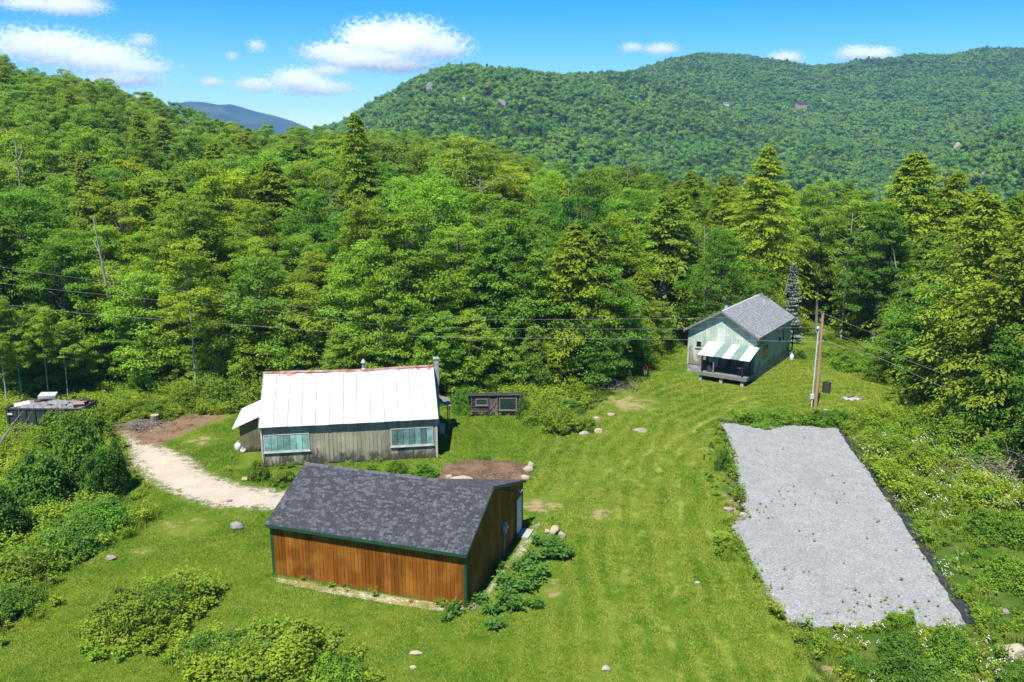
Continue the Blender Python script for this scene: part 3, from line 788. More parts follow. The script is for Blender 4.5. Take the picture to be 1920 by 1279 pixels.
_b = AT(50, 480, 105); _b.z = float(terrain(_b.x, _b.y)); snag('grey forked dead tree among the trees near the left edge', _b, AT(28, 262, 105), .2, 12, 6)
_b = AT(362, 420, 150); _b.z = float(terrain(_b.x, _b.y)); snag('bare twiggy grey dead tree below the skyline left of the blue mountain', _b, AT(348, 222, 150), .2, 16, 8)
for k_, (px_, yt_, D_, lb_) in enumerate([(1075, 352, 100, 'bare grey treetop left of the dark columnar tree'), (900, 330, 100, 'bare twiggy treetop below the large pale green tree'), (610, 330, 92, 'bare grey limbs behind the barn roof ridge'), (745, 345, 95, 'bare pale limbs in the wood right of the tall pointed hemlock'), (205, 330, 96, 'bare forked top above the leaning dead trunk'), (1590, 400, 95, 'bare grey limbs behind the utility pole'), (1330, 420, 92, 'bare dead limbs left of the big conical hemlock'), (95, 420, 84, 'bare grey stem among the left trees above the dumpster')]):
    _b = AT(px_, 480, D_); _b.z = float(terrain(_b.x, _b.y)); snag(lb_, _b, AT(px_ + (k_ % 3 - 1) * 9, yt_, D_), .13, 14, 20 + k_)
_b = AT(1720, 560, 88); _b.z = 0; snag('leaning dead pole among the conifers right of the utility pole', _b, AT(1672, 452, 89), .10, 5, 10)

def region(x, y):
    px = 960 + FPX * x / y
    if px < 300: return 'on the left slope'
    if px < 840: return 'behind the barn'
    if px < 1260: return 'behind the shack'
    if px < 1560: return 'behind the house'
    return 'right of the pole'
GREENS = [('fresh green', (1.12, 1.08, .9)), ('mid green', (.92, .98, .95)), ('dark green', (.68, .82, .85)), ('pale grey-green', (1.05, 1.0, 1.4)), ('yellow-green', (1.3, 1.14, .75))]
EDGE_KINDS = ED + [CO[4], CO[5]]
# -- front row: young trees leafy to the ground
n_edge = 0; edge_items = []
for i in range(len(EDGE) - 1):
    a, b = EP[i], EP[i + 1]; L = np.linalg.norm(b - a); k = 0.0
    if EDGE[i][0] < -250 or EDGE[i][0] > 1990: continue
    while k < L:
        for row in range(2):
            t = (k + rs.random() * 1.6) / L; p = a + (b - a) * min(t, 1)
            d = p / np.linalg.norm(p); p = p + d * (1.6 + row * 3.0 + rs.random() * 1.8)
            if math.hypot(p[0] - G(1207, 704).x, p[1] - G(1207, 704).y) < 3.4 or (abs(960 + FPX * p[0] / p[1] - 1207) < 46 and p[1] < 84): continue
            if row == 0 and -30 < 960 + FPX * p[0] / p[1] < 150: continue
            if try_add(p[0], p[1], 2.0):
                edge_items.append((p[0], p[1], row))
        k += 2.7
ORD = ['first', 'second', 'third', 'fourth', 'fifth', 'sixth', 'seventh', 'eighth', 'ninth', 'tenth', 'eleventh', 'twelfth', 'thirteenth', 'fourteenth', 'fifteenth']
NEAR = []
def number_near():
    """look-alikes in the front rows are told apart by their order from the left"""
    by = {}
    for e in NEAR: by.setdefault(e['label'], []).append(e)
    for lab, es in by.items():
        if 1 < len(es) <= 15:
            es.sort(key=lambda e: e.location.x / e.location.y)
            for k, e in enumerate(es): e['label'] = ORD[k] + ' from left: ' + lab
def edge_label(kind, shade, x, y):
    px = 960 + FPX * x / y
    nm = 'young hemlock' if kind else 'young broadleaf tree'
    where = ('behind the dumpster' if px < 190 else 'at the wood edge left of barn' if px < 480 else 'at the wood edge behind barn' if px < 860 else
             'at the wood edge behind shack' if px < 1130 else 'on the lawn edge left of house' if px < 1290 else 'behind the green house' if px < 1530 else 'at the wood edge right of pole' if px < 1760 else 'at the wood edge far right')
    return f'{shade} {nm} {where}', where
for (x, y, row) in edge_items:
    con = rs.random() < (0.18 if x < 10 else 0.5)
    kd = (CO[4] if row else CO[5]) if con else ED[int(rs.integers(len(ED)))]
    if row and not con: kd = ED[int(rs.choice([0, 2, 2, 3]))]
    h = kd[2] * (0.72 + 0.55 * rs.random()) * (1.12 if row else 0.78)
    sh, tn = GREENS[int(rs.choice([0, 1, 2, 4], p=[.42, .3, .16, .12]))]
    lab, where = edge_label(con, sh, x, y)
    NEAR.append(add_tree('hemlock' if con else 'maple', kd, x, y, h, lab, 'tree', sh + (' young hemlocks ' if con else ' young trees ') + where, tn, 1.0 + 0.25 * rs.random()))
# -- the wood itself
items = []
nc_ = 60000
dd_ = np.sqrt(rs.uniform(66 ** 2, 330 ** 2, nc_)); aa_ = rs.uniform(-0.60, 0.60, nc_)
o_ = np.argsort(dd_); dd_, aa_ = dd_[o_], aa_[o_]
cx_, cy_ = dd_ * np.sin(aa_), dd_ * np.cos(aa_); cp_ = 960 + FPX * cx_ / cy_
k_ = (cp_ > -160) & (cp_ < 2080) & inside(WOOD, cx_, cy_) & (edge_dist(EP, cx_, cy_, False) > 5.5)
# the ground falls away behind the wood on the right: nothing of it is seen there
k_ &= ~((dd_ > 150) & (cp_ > 1000) & (rs.random(nc_) < smooth(150, 200, dd_)))
cx_, cy_, dd_, cp_ = cx_[k_], cy_[k_], dd_[k_], cp_[k_]; cz_ = terrain(cx_, cy_)
for x, y, d, px, zt in zip(cx_.tolist(), cy_.tolist(), dd_.tolist(), cp_.tolist(), cz_.tolist()):
    if try_add(x, y, 4.9 if d < 120 else 5.4 if d < 180 else 6.0): items.append((d, x, y, zt, px))
items.sort()
n_b = n_c = 0; rest = []
for (d, x, y, zt, px) in items:
    pc = 0.20 if px < 780 else 0.10 if px < 1220 else 0.38
    if d > 170: pc *= 0.55
    con = rs.random() < pc
    if con: kd = CO[int(rs.choice([0, 1, 2, 3], p=[.25, .3, .3, .15]))]
    else: kd = BL[int(rs.integers(len(BL)))]
    hmax = (20.5 if px < 900 else 19.0 if px < 1150 else 17.5)
    h = hmax * (0.66 + 0.36 * rs.random()) * (0.9 if d < 100 else 1.0) * (1.05 if con else 1.0)
    gi = int(rs.choice(5, p=[.30, .28, .16, .14, .12])); 
    sh, tn = GREENS[gi]
    tn = tuple(c * (0.92 + 0.16 * rs.random()) for c in tn)
    reg = region(x, y); dep = 'in the near wood' if d < 105 else 'deep in the wood' if d < 165 else 'far back in the wood'
    if (con and n_c < 110 and d < 190) or (not con and n_b < 235 and d < 190):
        if con: n_c += 1
        else: n_b += 1
        lab = f"{sh} {'hemlock' if con else 'broadleaf tree'} {dep} {reg}"
        t_ = add_tree('hemlock' if con else 'maple', kd, x, y, h, lab, 'tree', f"{sh} {'hemlocks' if con else 'broadleaf trees'} {dep} {reg}", tn, (0.85 if con else 0.9) + 0.42 * rs.random())
        if d < 105: NEAR.append(t_)
    else:
        rest.append((x, y, zt - 0.05, h / kd[2], (8 + [id(q) for q in CO].index(id(kd))) if con else [id(q) for q in BL].index(id(kd))))
number_near()
def joined(t, c, nm):
    """trunk and crown of one kind as a single mesh, for the far rows"""
    nv = len(t.vertices); tv = np.empty(nv * 3, np.float32); t.vertices.foreach_get('co', tv)
    cv = np.empty(len(c.vertices) * 3, np.float32); c.vertices.foreach_get('co', cv)
    tq = [tuple(p.vertices) for p in t.polygons if len(p.vertices) == 4]
    q = np.concatenate([np.array(tq, np.int32), np.arange(len(c.vertices), dtype=np.int32).reshape(-1, 4) + nv])
    tn = np.empty(len(c.polygons), np.float32); c.attributes['tint'].data.foreach_get('value', tn)
    return np_mesh(nm, np.concatenate([tv.reshape(-1, 3), cv.reshape(-1, 3)]), q, mats=[t.materials[0], c.materials[0]], tint=np.concatenate([np.zeros(len(tq)), tn]), midx=[0] * len(tq) + [1] * len(tn))
wood_coll = store('wood_kinds', [proto('kind_%02d' % i, joined(t, c, 'kind_%02d' % i)) for i, (t, c, _, _) in enumerate(BL + CO[:4])])
if rest:
    ra = np.array(rest)
    scatter('wood_on_left_slope', wood_coll, ra[:, :3], rs.random(len(ra)) * 6.28, ra[:, 3], ra[:, 4].astype(int))

# ---- trees of the far hills
def far_crown(seed, con=False):
    r = np.random.default_rng(seed); bm = bmesh.new(); 
    if con:
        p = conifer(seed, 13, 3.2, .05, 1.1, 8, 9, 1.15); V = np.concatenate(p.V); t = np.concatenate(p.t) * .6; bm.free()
        return np_mesh('far_conifer', V, np.arange(len(V)).reshape(-1, 4), mats=[MAT['leaf_far']], tint=np.clip(t, 0, 1))
    Vs = []; Fs = []; ts = []; n = 0
    for k in range(6):
        bm = bmesh.new(); bmesh.ops.create_icosphere(bm, subdivisions=2, radius=1.0)
        c = np.array([r.normal() * 1.7, r.normal() * 1.7, 7.5 + r.normal() * 1.6]) if k else np.array([0, 0, 7.0]); R_ = (2.2 + 1.0 * r.random()) if k else 3.4
        v = np.array([q.co[:] for q in bm.verts]); nn = 1 + (fbm(v[:, 0] * 2.2 + seed, v[:, 1] * 2.2 + v[:, 2] * 3 + k * 5, seed) - .5) * 1.1
        Vs.append(v * nn[:, None] * [R_, R_, R_ * .85] + c); f = np.array([[x.index for x in q.verts] for q in bm.faces]) + n; Fs.append(f); n += len(v)
        ts.append(np.full(len(f), 0.35) + r.normal(size=len(f)) * .2); bm.free()
    # loose leaf sprays over the lumps
    V = np.concatenate(Vs); pick = r.integers(len(V), size=420); P = V[pick] * [1.04, 1.04, 1.0] + r.normal(size=(420, 3)) * .25
    d = unit(P - [0, 0, 6.5]); q = leaf_quads(P, unit(d + r.normal(size=(420, 3)) * .5), d + [0, 0, .5], 0.9 + r.random(420) * .6, 0.7 + r.random(420) * .4)
    nv = len(V)
    return np_mesh('far_broadleaf', np.concatenate([V, q]), np.arange(len(q)).reshape(-1, 4) + nv, np.concatenate(Fs), mats=[MAT['leaf_far']], tint=np.clip(np.concatenate([.55 + r.normal(size=420) * .25, np.concatenate(ts)]), 0, 1))
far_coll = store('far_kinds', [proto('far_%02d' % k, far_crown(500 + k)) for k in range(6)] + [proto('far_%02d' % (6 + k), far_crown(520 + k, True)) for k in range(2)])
fx = []; 
sp = 5.2
gx2, gy2 = np.meshgrid(np.arange(-520, 1420, sp), np.arange(430, 2120, sp))
fx = gx2.ravel() + rs.uniform(-.45, .45, gx2.size) * sp; fy = gy2.ravel() + rs.uniform(-.45, .45, gx2.size) * sp
fpx = 960 + FPX * fx / fy; fz = hill(fx, fy)
keep = (fpx > -100) & (fpx < 2060)
fx, fy, fz, fpx = fx[keep], fy[keep], fz[keep], fpx[keep]
# leave out what stands behind a ridge: running horizon per column of sight
order = np.argsort(fy); hb_ = np.full(1200, -9.0); vis = np.zeros(len(fx), bool)
el = (fz + 11 - CAM_H) / fy; elg = (fz + 2 - CAM_H) / fy; colb = np.clip(((fpx + 100) / 2).astype(int), 0, 1199)
for i in order:
    c = colb[i]
    if el[i] > hb_[c] - 0.012: vis[i] = True
    if elg[i] > hb_[c]: hb_[c] = elg[i]
el_vis = vis & (HOR - el * FPX < 420)
fx, fy, fz = fx[el_vis], fy[el_vis], fz[el_vis]
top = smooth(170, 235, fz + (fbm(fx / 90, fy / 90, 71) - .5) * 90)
isc = rs.random(len(fx)) < 0.05 + 0.30 * smooth(1420, 1560, fy) + 0.45 * (fbm(fx / 150, fy / 150, 75) > .6) + 0.5 * top * (fbm(fx / 120, fy / 120, 73) > .45)  # high ridges hold dark conifers; extra ones colour in the back ridge's cloud shadow
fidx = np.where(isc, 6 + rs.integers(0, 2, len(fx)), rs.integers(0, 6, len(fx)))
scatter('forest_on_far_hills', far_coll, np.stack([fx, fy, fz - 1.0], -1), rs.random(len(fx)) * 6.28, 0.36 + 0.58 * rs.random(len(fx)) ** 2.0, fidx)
print('WOOD', len(edge_items), n_b, n_c, len(rest), 'far', len(fx))
# ------------------------------------------------------------------ building materials
def wood_mat(name, c1, c2, c3=None, grime=0.0, grime_col=(0.03, 0.03, 0.028), rough=0.8, z0=0.0, z1=1.0, tintk=0.25, patch=None):
    """boards: grain along z, tone by piece, optional dark weathering from the ground up in blotches"""
    m, nt = new_mat(name); T = NT(nt); o = T.obj()
    c1 = dim(c1); c2 = dim(c2); c3 = dim(c3) if c3 else None; grime_col = dim(grime_col)
    g = T.noise(5.5, 6, T.scl(o, 2.2, 2.2, 0.16), 0.65); b = T.noise(0.9, 4, o)
    c = T.mix(T.step(g, 0.33, 0.68), c1, c2)
    if c3: c = T.mix(T.step(b, 0.45, 0.68), c, c3)
    k = T.math('MULTIPLY_ADD', T.attr('tint'), 2 * tintk, 1 - tintk); cc = T.n('ShaderNodeCombineColor')
    for i in range(3): T.l(k, cc.inputs[i])
    c = T.mix(1.0, c, cc.outputs[0], 'MULTIPLY')
    if grime:
        sx = T.n('ShaderNodeSeparateXYZ'); T.l(o, sx.inputs[0])
        h = T.n('ShaderNodeMapRange'); T.l(sx.outputs[2], h.inputs[0]); h.inputs[1].default_value = z0; h.inputs[2].default_value = z1; h.inputs[3].default_value = 1; h.inputs[4].default_value = 0
        st = T.noise(1.1, 6, T.scl(o, 1.0, 1.0, 0.45), 0.7); fn = T.noise(7, 5, T.scl(o, 1, 1, 0.3), 0.7)
        f = T.math('ADD', T.math('MULTIPLY', h.outputs[0], 0.42), T.math('MULTIPLY_ADD', st, 0.9, T.math('MULTIPLY', fn, 0.5)))
        c = T.mix(T.math('MULTIPLY', T.step(f, 1.02 - grime * 0.35, 1.28 - grime * 0.35), 0.92), c, grime_col)
    T.out(T.bsdf(c, rough, 0, T.bump(g, 0.25, 0.01), 0.08)); MAT[name] = m; return m
def shingle_mat(name, dark, light):
    m, nt = new_mat(name); T = NT(nt); dark = tuple(x * .62 for x in dark); light = tuple(x * .62 for x in light)
    c = T.mix(T.attr('tint'), dark, light); n = T.noise(60, 3, T.obj(), 0.7)
    c = T.mix(T.step(n, 0.3, 0.7), c, T.mix(1.0, c, (1.25, 1.25, 1.25), 'MULTIPLY'))
    T.out(T.bsdf(c, 0.95, 0, T.bump(n, 0.3, 0.005), 0.1)); MAT[name] = m; return m
def glass_mat(name, col, rough=0.06, spec=1.0):
    m, nt = new_mat(name); T = NT(nt); n = T.noise(1.4, 3, T.obj())
    k = T.math('MULTIPLY_ADD', T.attr('tint'), 1.1, 0.45); cc = T.n('ShaderNodeCombineColor')
    for i in range(3): T.l(k, cc.inputs[i])
    T.out(T.bsdf(T.mix(1.0, T.mix(T.step(n, .35, .65), col, tuple(x * .55 for x in col)), cc.outputs[0], 'MULTIPLY'), rough, 0, T.bump(n, 0.05, 0.02), spec)); MAT[name] = m; return m
wood_mat('garage_board', (0.27, 0.094, 0.010), (0.165, 0.054, 0.006), (0.31, 0.130, 0.018), tintk=0.2, rough=0.75, grime=.28, grime_col=(0.20, 0.12, 0.05), z0=0, z1=.6)
wood_mat('barn_board', (0.36, 0.335, 0.24), (0.26, 0.245, 0.175), (0.42, 0.39, 0.27), grime=.62, grime_col=(0.06, 0.06, 0.055), z0=0, z1=1.4, tintk=0.16)
wood_mat('leanto_board', (0.19, 0.165, 0.10), (0.12, 0.105, 0.065), (0.23, 0.20, 0.12), grime=0.4, tintk=0.15)
wood_mat('house_board', (0.52, 0.60, 0.48), (0.40, 0.49, 0.39), (0.58, 0.62, 0.52), grime=0.50, grime_col=(0.22, 0.19, 0.15), z0=1.0, z1=4.0, tintk=0.10)
wood_mat('house_side', (0.56, 0.62, 0.53), (0.44, 0.51, 0.43), (0.60, 0.64, 0.55), grime=0.5, grime_col=(0.22, 0.25, 0.21), z0=0.6, z1=2.2, tintk=0.08)
wood_mat('shack_board', (0.17, 0.135, 0.115), (0.085, 0.068, 0.06), (0.22, 0.16, 0.12), grime=0.3, tintk=0.35)
wood_mat('deck_board', (0.25, 0.235, 0.215), (0.17, 0.16, 0.145), tintk=0.2)
wood_mat('dark_post', (0.05, 0.042, 0.038), (0.03, 0.026, 0.024), tintk=0.2)
simple('green_trim', (0.012, 0.085, 0.040), (0.010, 0.065, 0.030), 2.0, 0.5, tint=0.0)
simple('pale_trim', (0.52, 0.55, 0.50), (0.40, 0.42, 0.38), 2.0, 0.7)
simple('white_paint', (0.70, 0.70, 0.68), (0.60, 0.60, 0.58), 2.0, 0.6)
simple('concrete', (0.42, 0.40, 0.37), (0.32, 0.305, 0.285), 3.0, 0.95, bump=0.3)
simple('block_wall', (0.40, 0.385, 0.42), (0.28, 0.27, 0.30), 1.6, 0.95, bump=0.4, tint=0.2)
simple('galvanised', (0.55, 0.56, 0.57), (0.42, 0.43, 0.44), 4.0, 0.45, metal=0.6)
simple('grey_plastic', (0.36, 0.37, 0.38), None, 3.0, 0.6)
simple('black_metal', (0.025, 0.025, 0.027), (0.04, 0.036, 0.034), 4.0, 0.6)
simple('dark_void', (0.012, 0.012, 0.012), None, 1, 0.9)
simple('tar_paper', (0.020, 0.020, 0.022), (0.045, 0.04, 0.036), 2.0, 0.95)
simple('rust_red', (0.24, 0.085, 0.05), (0.36, 0.28, 0.25), 1.6, 0.8)
simple('porch_white', (0.74, 0.76, 0.75), (0.62, 0.65, 0.64), 1.2, 0.55, tint=0.0)
simple('porch_green', (0.17, 0.27, 0.235), (0.22, 0.31, 0.275), 1.5, 0.55)
glass_mat('teal_pane', (0.16, 0.30, 0.275), 0.12, 0.7)
glass_mat('dark_glass', (0.015, 0.02, 0.018), 0.03, 1.0)
glass_mat('shack_glass', (0.022, 0.045, 0.038), 0.08, 0.7)
shingle_mat('shingle_charcoal', (0.056, 0.059, 0.069), (0.136, 0.142, 0.160))
shingle_mat('shingle_grey', (0.36, 0.375, 0.40), (0.50, 0.515, 0.53))
def white_roof_mat():
    m, nt = new_mat('white_metal_roof'); T = NT(nt); o = T.obj(); sx = T.n('ShaderNodeSeparateXYZ'); T.l(o, sx.inputs[0])
    c = T.mix(T.step(T.noise(1.5, 4, o), .35, .7), (0.40, 0.405, 0.41), (0.33, 0.337, 0.345))
    up = T.n('ShaderNodeMapRange'); T.l(sx.outputs[2], up.inputs[0]); up.inputs[1].default_value = 5.1; up.inputs[2].default_value = 5.75
    rs_ = T.math('MULTIPLY', up.outputs[0], T.noise(2.6, 6, T.scl(o, 1, 1, .5), .75)); band = T.noise(.45, 2, T.scl(o, 1, 0, 0))
    c = T.mix(T.step(T.math('MULTIPLY', rs_, T.step(band, .34, .5)), .36, .46), c, (0.36, 0.07, 0.03))
    sp = T.vor(1.15, T.scl(o, 1, .6, 0), out='Distance'); spot = T.math('MULTIPLY', T.step(sp, .065, .035), T.step(T.noise(.5, 1, o), .53, .6))
    c = T.mix(spot, c, (0.22, 0.15, 0.12))
    T.out(T.bsdf(c, 0.4, 0, None, 0.5)); return m
WROOF = white_roof_mat()
simple('seam_metal', (0.30, 0.30, 0.30), (0.16, 0.13, 0.12), 1.5, 0.5, stretch=(1, .4, .4))

def slope_shingles(name, mat, p0, ux, us, nrm, width, length, parent, seed, expo=0.142, tabw=0.30, light=0.3, th=0.024):
    """overlapping tabs over one roof slope: p0 lower corner, ux along the eave, us up the slope"""
    r = np.random.default_rng(seed); V = []; t = []
    p0, ux, us, nrm = [np.array(v[:], float) for v in (p0, ux, us, nrm)]
    n = int(math.ceil(length / expo))
    for c in range(n):
        s0 = c * expo; s1 = min(length, s0 + expo + 0.01); x = -r.random() * tabw
        while x < width:
            w = tabw * (0.55 + 0.9 * r.random()); a = max(0, x); b = min(width, x + w - 0.006); x += w
            if b - a < 0.03: continue
            lo = [p0 + ux * a + us * s0, p0 + ux * b + us * s0]; hi = [p0 + ux * b + us * s1, p0 + ux * a + us * s1]
            V += [lo[0] + nrm * 0.002, lo[1] + nrm * 0.002, hi[0] + nrm * 0.002, hi[1] + nrm * 0.002, lo[0] + nrm * th, lo[1] + nrm * th, hi[0] + nrm * 0.004, hi[1] + nrm * 0.004]
            q = r.random(); t.append((0.55 + 0.45 * r.random()) if q < light else 0.36 * r.random())
    V = np.array(V); k = len(V) // 8; f = np.array([(4, 5, 6, 7), (0, 1, 5, 4), (1, 2, 6, 5), (3, 0, 4, 7)])
    Q = (np.arange(k)[:, None, None] * 8 + f[None]).reshape(-1, 4)
    o = bpy.data.objects.new(name, np_mesh(name, V, Q, mats=[mat], tint=np.repeat(t, 4))); link(o, parent); o['kind'] = 'stuff'
    return o

def gable_frame(x, y, th, name): return empty(name, (x, y, 0), th)

# ================================================================== brown garage
gL, gW, goh, gog, ghe, ghr, gfr = 10.78, 9.22, 0.28, 0.14, 2.954, 4.80, 0.41
gar = gable_frame(-2.223, 37.577, -0.311, 'garage')
tag(gar, 'brown vertical-board garage with dark shingle roof and green trim in the foreground', 'garage')
gyr = gW * gfr
gs1 = (ghr - ghe) / (gyr + goh); gs2 = (ghr - ghe) / (gW + goh - gyr)
gW2 = 2 * gyr - .05                  # depth of the main body; the right rear corner reaches further back
def gtop(y): return (ghe + gs1 * (y + goh)) if y <= gyr else (ghe + gs2 * (gW + goh - y))
def gtop2(y): return (ghe + gs1 * (y + goh)) if y <= gyr else (ghe + gs1 * (gW2 + goh - y))
rt = 0.12
w = MB(); w.prism([(-gL + .03, .03, .1), (-gL + .03, gW2 - .03, .1), (-gL + .03, gW2 - .03, gtop2(gW2 - .03) - rt - .03), (-gL + .03, gyr, ghr - rt - .03), (-gL + .03, .03, gtop(.03) - rt - .03)], (gL - .06, 0, 0)); w.build('wall', MAT['garage_board'], gar)
w = MB(); w.prism([(-2.6, gW2 - .1, .1), (-.032, gW2 - .1, .1), (-.032, gW - .03, .1)], (0, 0, 2.6)); w.build('wall', MAT['garage_board'], gar)
w = MB(); w.box((-gL + .05, .06, -.3), (-.05, gW - .05, .11)); w.build('foundation', MAT['concrete'], gar)
rr = random.Random(3)
nb = 27; bw = gL / nb
for i in range(nb):
    x0 = -gL + i * bw; w = MB(); tn = rr.random(); g2 = bw * .5
    for a, b in ((x0 + .006, x0 + g2 - .006), (x0 + g2 + .006, x0 + bw - .006)): w.box((a, -.02 - rr.random() * .004, .02), (b, .03, gtop(0) - rt - .02), tn + rr.uniform(-.15, .15))
    w.build('board', MAT['garage_board'], gar)
w = MB(); w.box((-gL, -.034, 2.46), (0, -.022, 2.49)); w.build('flashing', MAT['garage_board'], gar)
nb = 23; bw = gW / nb
for side, xs in ((1, 0.0), (-1, -gL)):
    for i in range(nb):
        y0 = i * bw + .006; y1 = (i + 1) * bw - .006; w = MB(); gt = gtop if side > 0 else gtop2
        if side < 0 and y0 > gW2 - .1: continue
        if side < 0: y1 = min(y1, gW2)
        ys = [y0] + ([gyr] if y0 < gyr < y1 else []) + [y1]
        prof = [(xs, y0, .02), (xs, y1, .02)] + [(xs, yy, gt(yy) - rt - .01) for yy in reversed(ys)]
        if side < 0: prof = prof[::-1]
        w.prism([(p[0] - side * .03, p[1], p[2]) for p in prof], (side * (.05 + rr.random() * .003), 0, 0), rr.random()); w.build('board', MAT['garage_board'], gar)
w = MB(); w.box((.022, .0, 2.46), (.034, gW, 2.485)); w.build('flashing', MAT['garage_board'], gar)
for xs, ys in ((0, 0), (-gL, 0), (0, gW), (-gL, gW2)):
    sx = 1 if xs == 0 else -1; sy = -1 if ys == 0 else 1; zt = ghe + .1 - rt - .01
    w = MB(); w.box((xs + sx * .035, ys + sy * .04, .05), (xs - sx * .11, ys - sy * .0, zt)); w.box((xs + sx * .04, ys + sy * .038, .05), (xs + sx * .0, ys - sy * .11, zt)); w.build('corner_board', MAT['green_trim'], gar)
roof = MB()
A = Vector((-gL - gog, -goh, ghe)); Bq = Vector((gog, -goh, ghe)); Rl = Vector((-gL - gog, gyr, ghr)); Rr = Vector((gog, gyr, ghr)); Cl = Vector((-gL - gog, gW2 + goh, ghe)); Cr = Vector((gog, gW2 + goh, ghe)); Cb = Vector((gog, gW + goh, ghe)); Kp = Vector((-3.4, gyr, ghr))
roof.slab([A, Bq, Rr, Rl], .09); roof.slab([Rl, Rr, Cr, Cl], .09); _d = Vector((0, 0, -.02)); roof.prism([Kp + _d, Rr + _d, Cb + _d][::-1], (0, 0, -.09)); roof = roof.build('roof', MAT['tar_paper'], gar)
us = (Rl - A).normalized(); n1 = Vector((1, 0, 0)).cross(us); slope_shingles('shingles', MAT['shingle_charcoal'], A - us * .03, Vector((1, 0, 0)), us, n1, gL + 2 * gog, (Rl - A).length, roof, 1, .125, .21, .34)
us = (Rl - Cl).normalized(); _c = Cl + Vector((gL + 2 * gog - 2.6, 0, 0)); n1 = Vector((-1, 0, 0)).cross(us); slope_shingles('shingles', MAT['shingle_charcoal'], _c - us * .03, Vector((-1, 0, 0)), us, n1, gL + 2 * gog - 2.6, (Rl - Cl).length, roof, 2, .125, .21, .34)
_w = MB(); _nn = (Rr - Kp).cross(Cb - Kp).normalized(); _rg = random.Random(9); _ne = 40
for _k in range(_ne):            # tab courses of the shallow corner, tapering to the ridge
    f0, f1 = _k / _ne, (_k + 1) / _ne; a0, a1 = Cb.lerp(Rr, f0), Cb.lerp(Rr, f1); b0, b1 = Cb.lerp(Kp, f0), Cb.lerp(Kp, f1); nn_ = max(1, int((a0 - b0).length / .3))
    for _j in range(nn_):
        u0, u1 = _j / nn_, (_j + .97) / nn_; _w.add([b0.lerp(a0, u0) + _nn * .014, b0.lerp(a0, u1) + _nn * .014, b1.lerp(a1, u1) + _nn * .004, b1.lerp(a1, u0) + _nn * .004], [(0, 1, 2, 3)], (.5 + .4 * _rg.random()) if _rg.random() < .3 else .36 * _rg.random())
_o = _w.build('shingles', MAT['shingle_charcoal'], roof); _o['kind'] = 'stuff'
cap = MB(); cw = .16
cap.prism([(0, -cw, -cw * gs1 + .03), (0, 0, .045), (0, cw, -cw * gs2 + .03), (0, cw, -cw * gs2 + .018), (0, 0, .03), (0, -cw, -cw * gs1 + .018)], (.29, 0, 0)); 
capm = [cap.mesh('ridge_cap', MAT['shingle_charcoal'])]
for v in (.12, .75): 
    mm = capm[0].copy(); mm.attributes['tint'].data.foreach_set('value', np.full(len(mm.polygons), v, np.float32)); capm.append(mm)
for i in range(36):
    o = bpy.data.objects.new('ridge_cap', capm[2] if (i < 26 and i % 6 != 5) else capm[1]); link(o, roof); o.location = (-gL - gog + i * .307, gyr, ghr)
w = MB(); w.box((-gL - gog - .01, -goh - .025, ghe - .17), (gog + .01, -goh - .003, ghe - .012)); w.build('fascia', MAT['green_trim'], gar)
w = MB(); w.box((-gL - gog - .01, gW2 + goh + .003, ghe - .17), (-2.6, gW2 + goh + .025, ghe - .012)); w.build('fascia', MAT['green_trim'], gar)
for sx, xs in ((1, gog), (-1, -gL - gog)):
    for p, q in ((A, Rl), (Cl if sx < 0 else Cb, Rl)):
        w = MB(); p2 = Vector((xs + sx * .003, p.y, p.z - .012)); q2 = Vector((xs + sx * .003, q.y, q.z - .012)); dz = Vector((0, 0, -.15))
        w.prism([p2, q2, q2 + dz, p2 + dz], (sx * .022, 0, 0)); w.build('rake_board', MAT['green_trim'], gar)
# gable-end fittings
w = MB(); w.box((.025, gyr - .75, 3.55), (.05, gyr - .35, 4.05))
for k in range(5): w.box((.05, gyr - .71, 3.6 + k * .09), (.065, gyr - .39, 3.65 + k * .09))
w.build('gable_vent', MAT['green_trim'], gar)
dy0, dy1 = 8.0, 8.95
dr = MB(); dr.box((.03, dy0, .15), (.05, dy1, 2.25)); dr = dr.build('door', MAT['white_paint'], gar)
w = MB(); w.box((.03, dy0 - .12, .12), (.07, dy0 - .003, 2.38)); w.box((.03, dy1 + .003, .12), (.07, dy1 + .12, 2.38)); w.box((.03, dy0 - .003, 2.253), (.07, dy1 + .003, 2.38)); w.build('door_frame', MAT['green_trim'], dr)
w = MB(); w.lathe([(.02, 0), (.035, .02), (.035, .05), (.01, .07)], (0, 0, 0), 8); k = w.build('door_knob', MAT['galvanised'], dr); k.location = (.052, dy0 + .12, 1.1); k.rotation_euler = (0, R(90), 0)
w = MB(); w.box((.03, dy0 - .1, .0), (.75, dy1 + .1, .12)); w.build('door_step', MAT['concrete'], gar)
mb = MB(); mb.box((.03, 5.55, 1.35), (.17, 5.9, 1.95)); mb = mb.build('meter_box', MAT['grey_plastic'], gar)
w = MB(); w.lathe([(.11, 0), (.11, .06), (.08, .1)], (0, 0, 0), 12); k = w.build('meter', MAT['galvanised'], mb); k.location = (.172, 5.72, 1.72); k.rotation_euler = (0, R(90), 0)
w = MB(); w.tube([(.08, 5.72, 1.35), (.08, 5.7, .8), (.09, 5.6, .4), (.16, 5.4, .05)], .035, 8); w.build('conduit', MAT['grey_plastic'], mb)
w = MB(); w.box((.03, 8.4, 2.62), (.10, 8.5, 2.74)); w.lathe([(.03, 0), (.075, .12)], (.16, 8.35, 2.6), 10); w.lathe([(.03, 0), (.075, .12)], (.16, 8.55, 2.6), 10); w.build('floodlight', MAT['white_paint'], gar)
w = MB(); w.box((-gL - .05, 1.2, .9), (-gL - .03, 2.1, 2.0)); w.build('window_frame', MAT['white_paint'], gar)

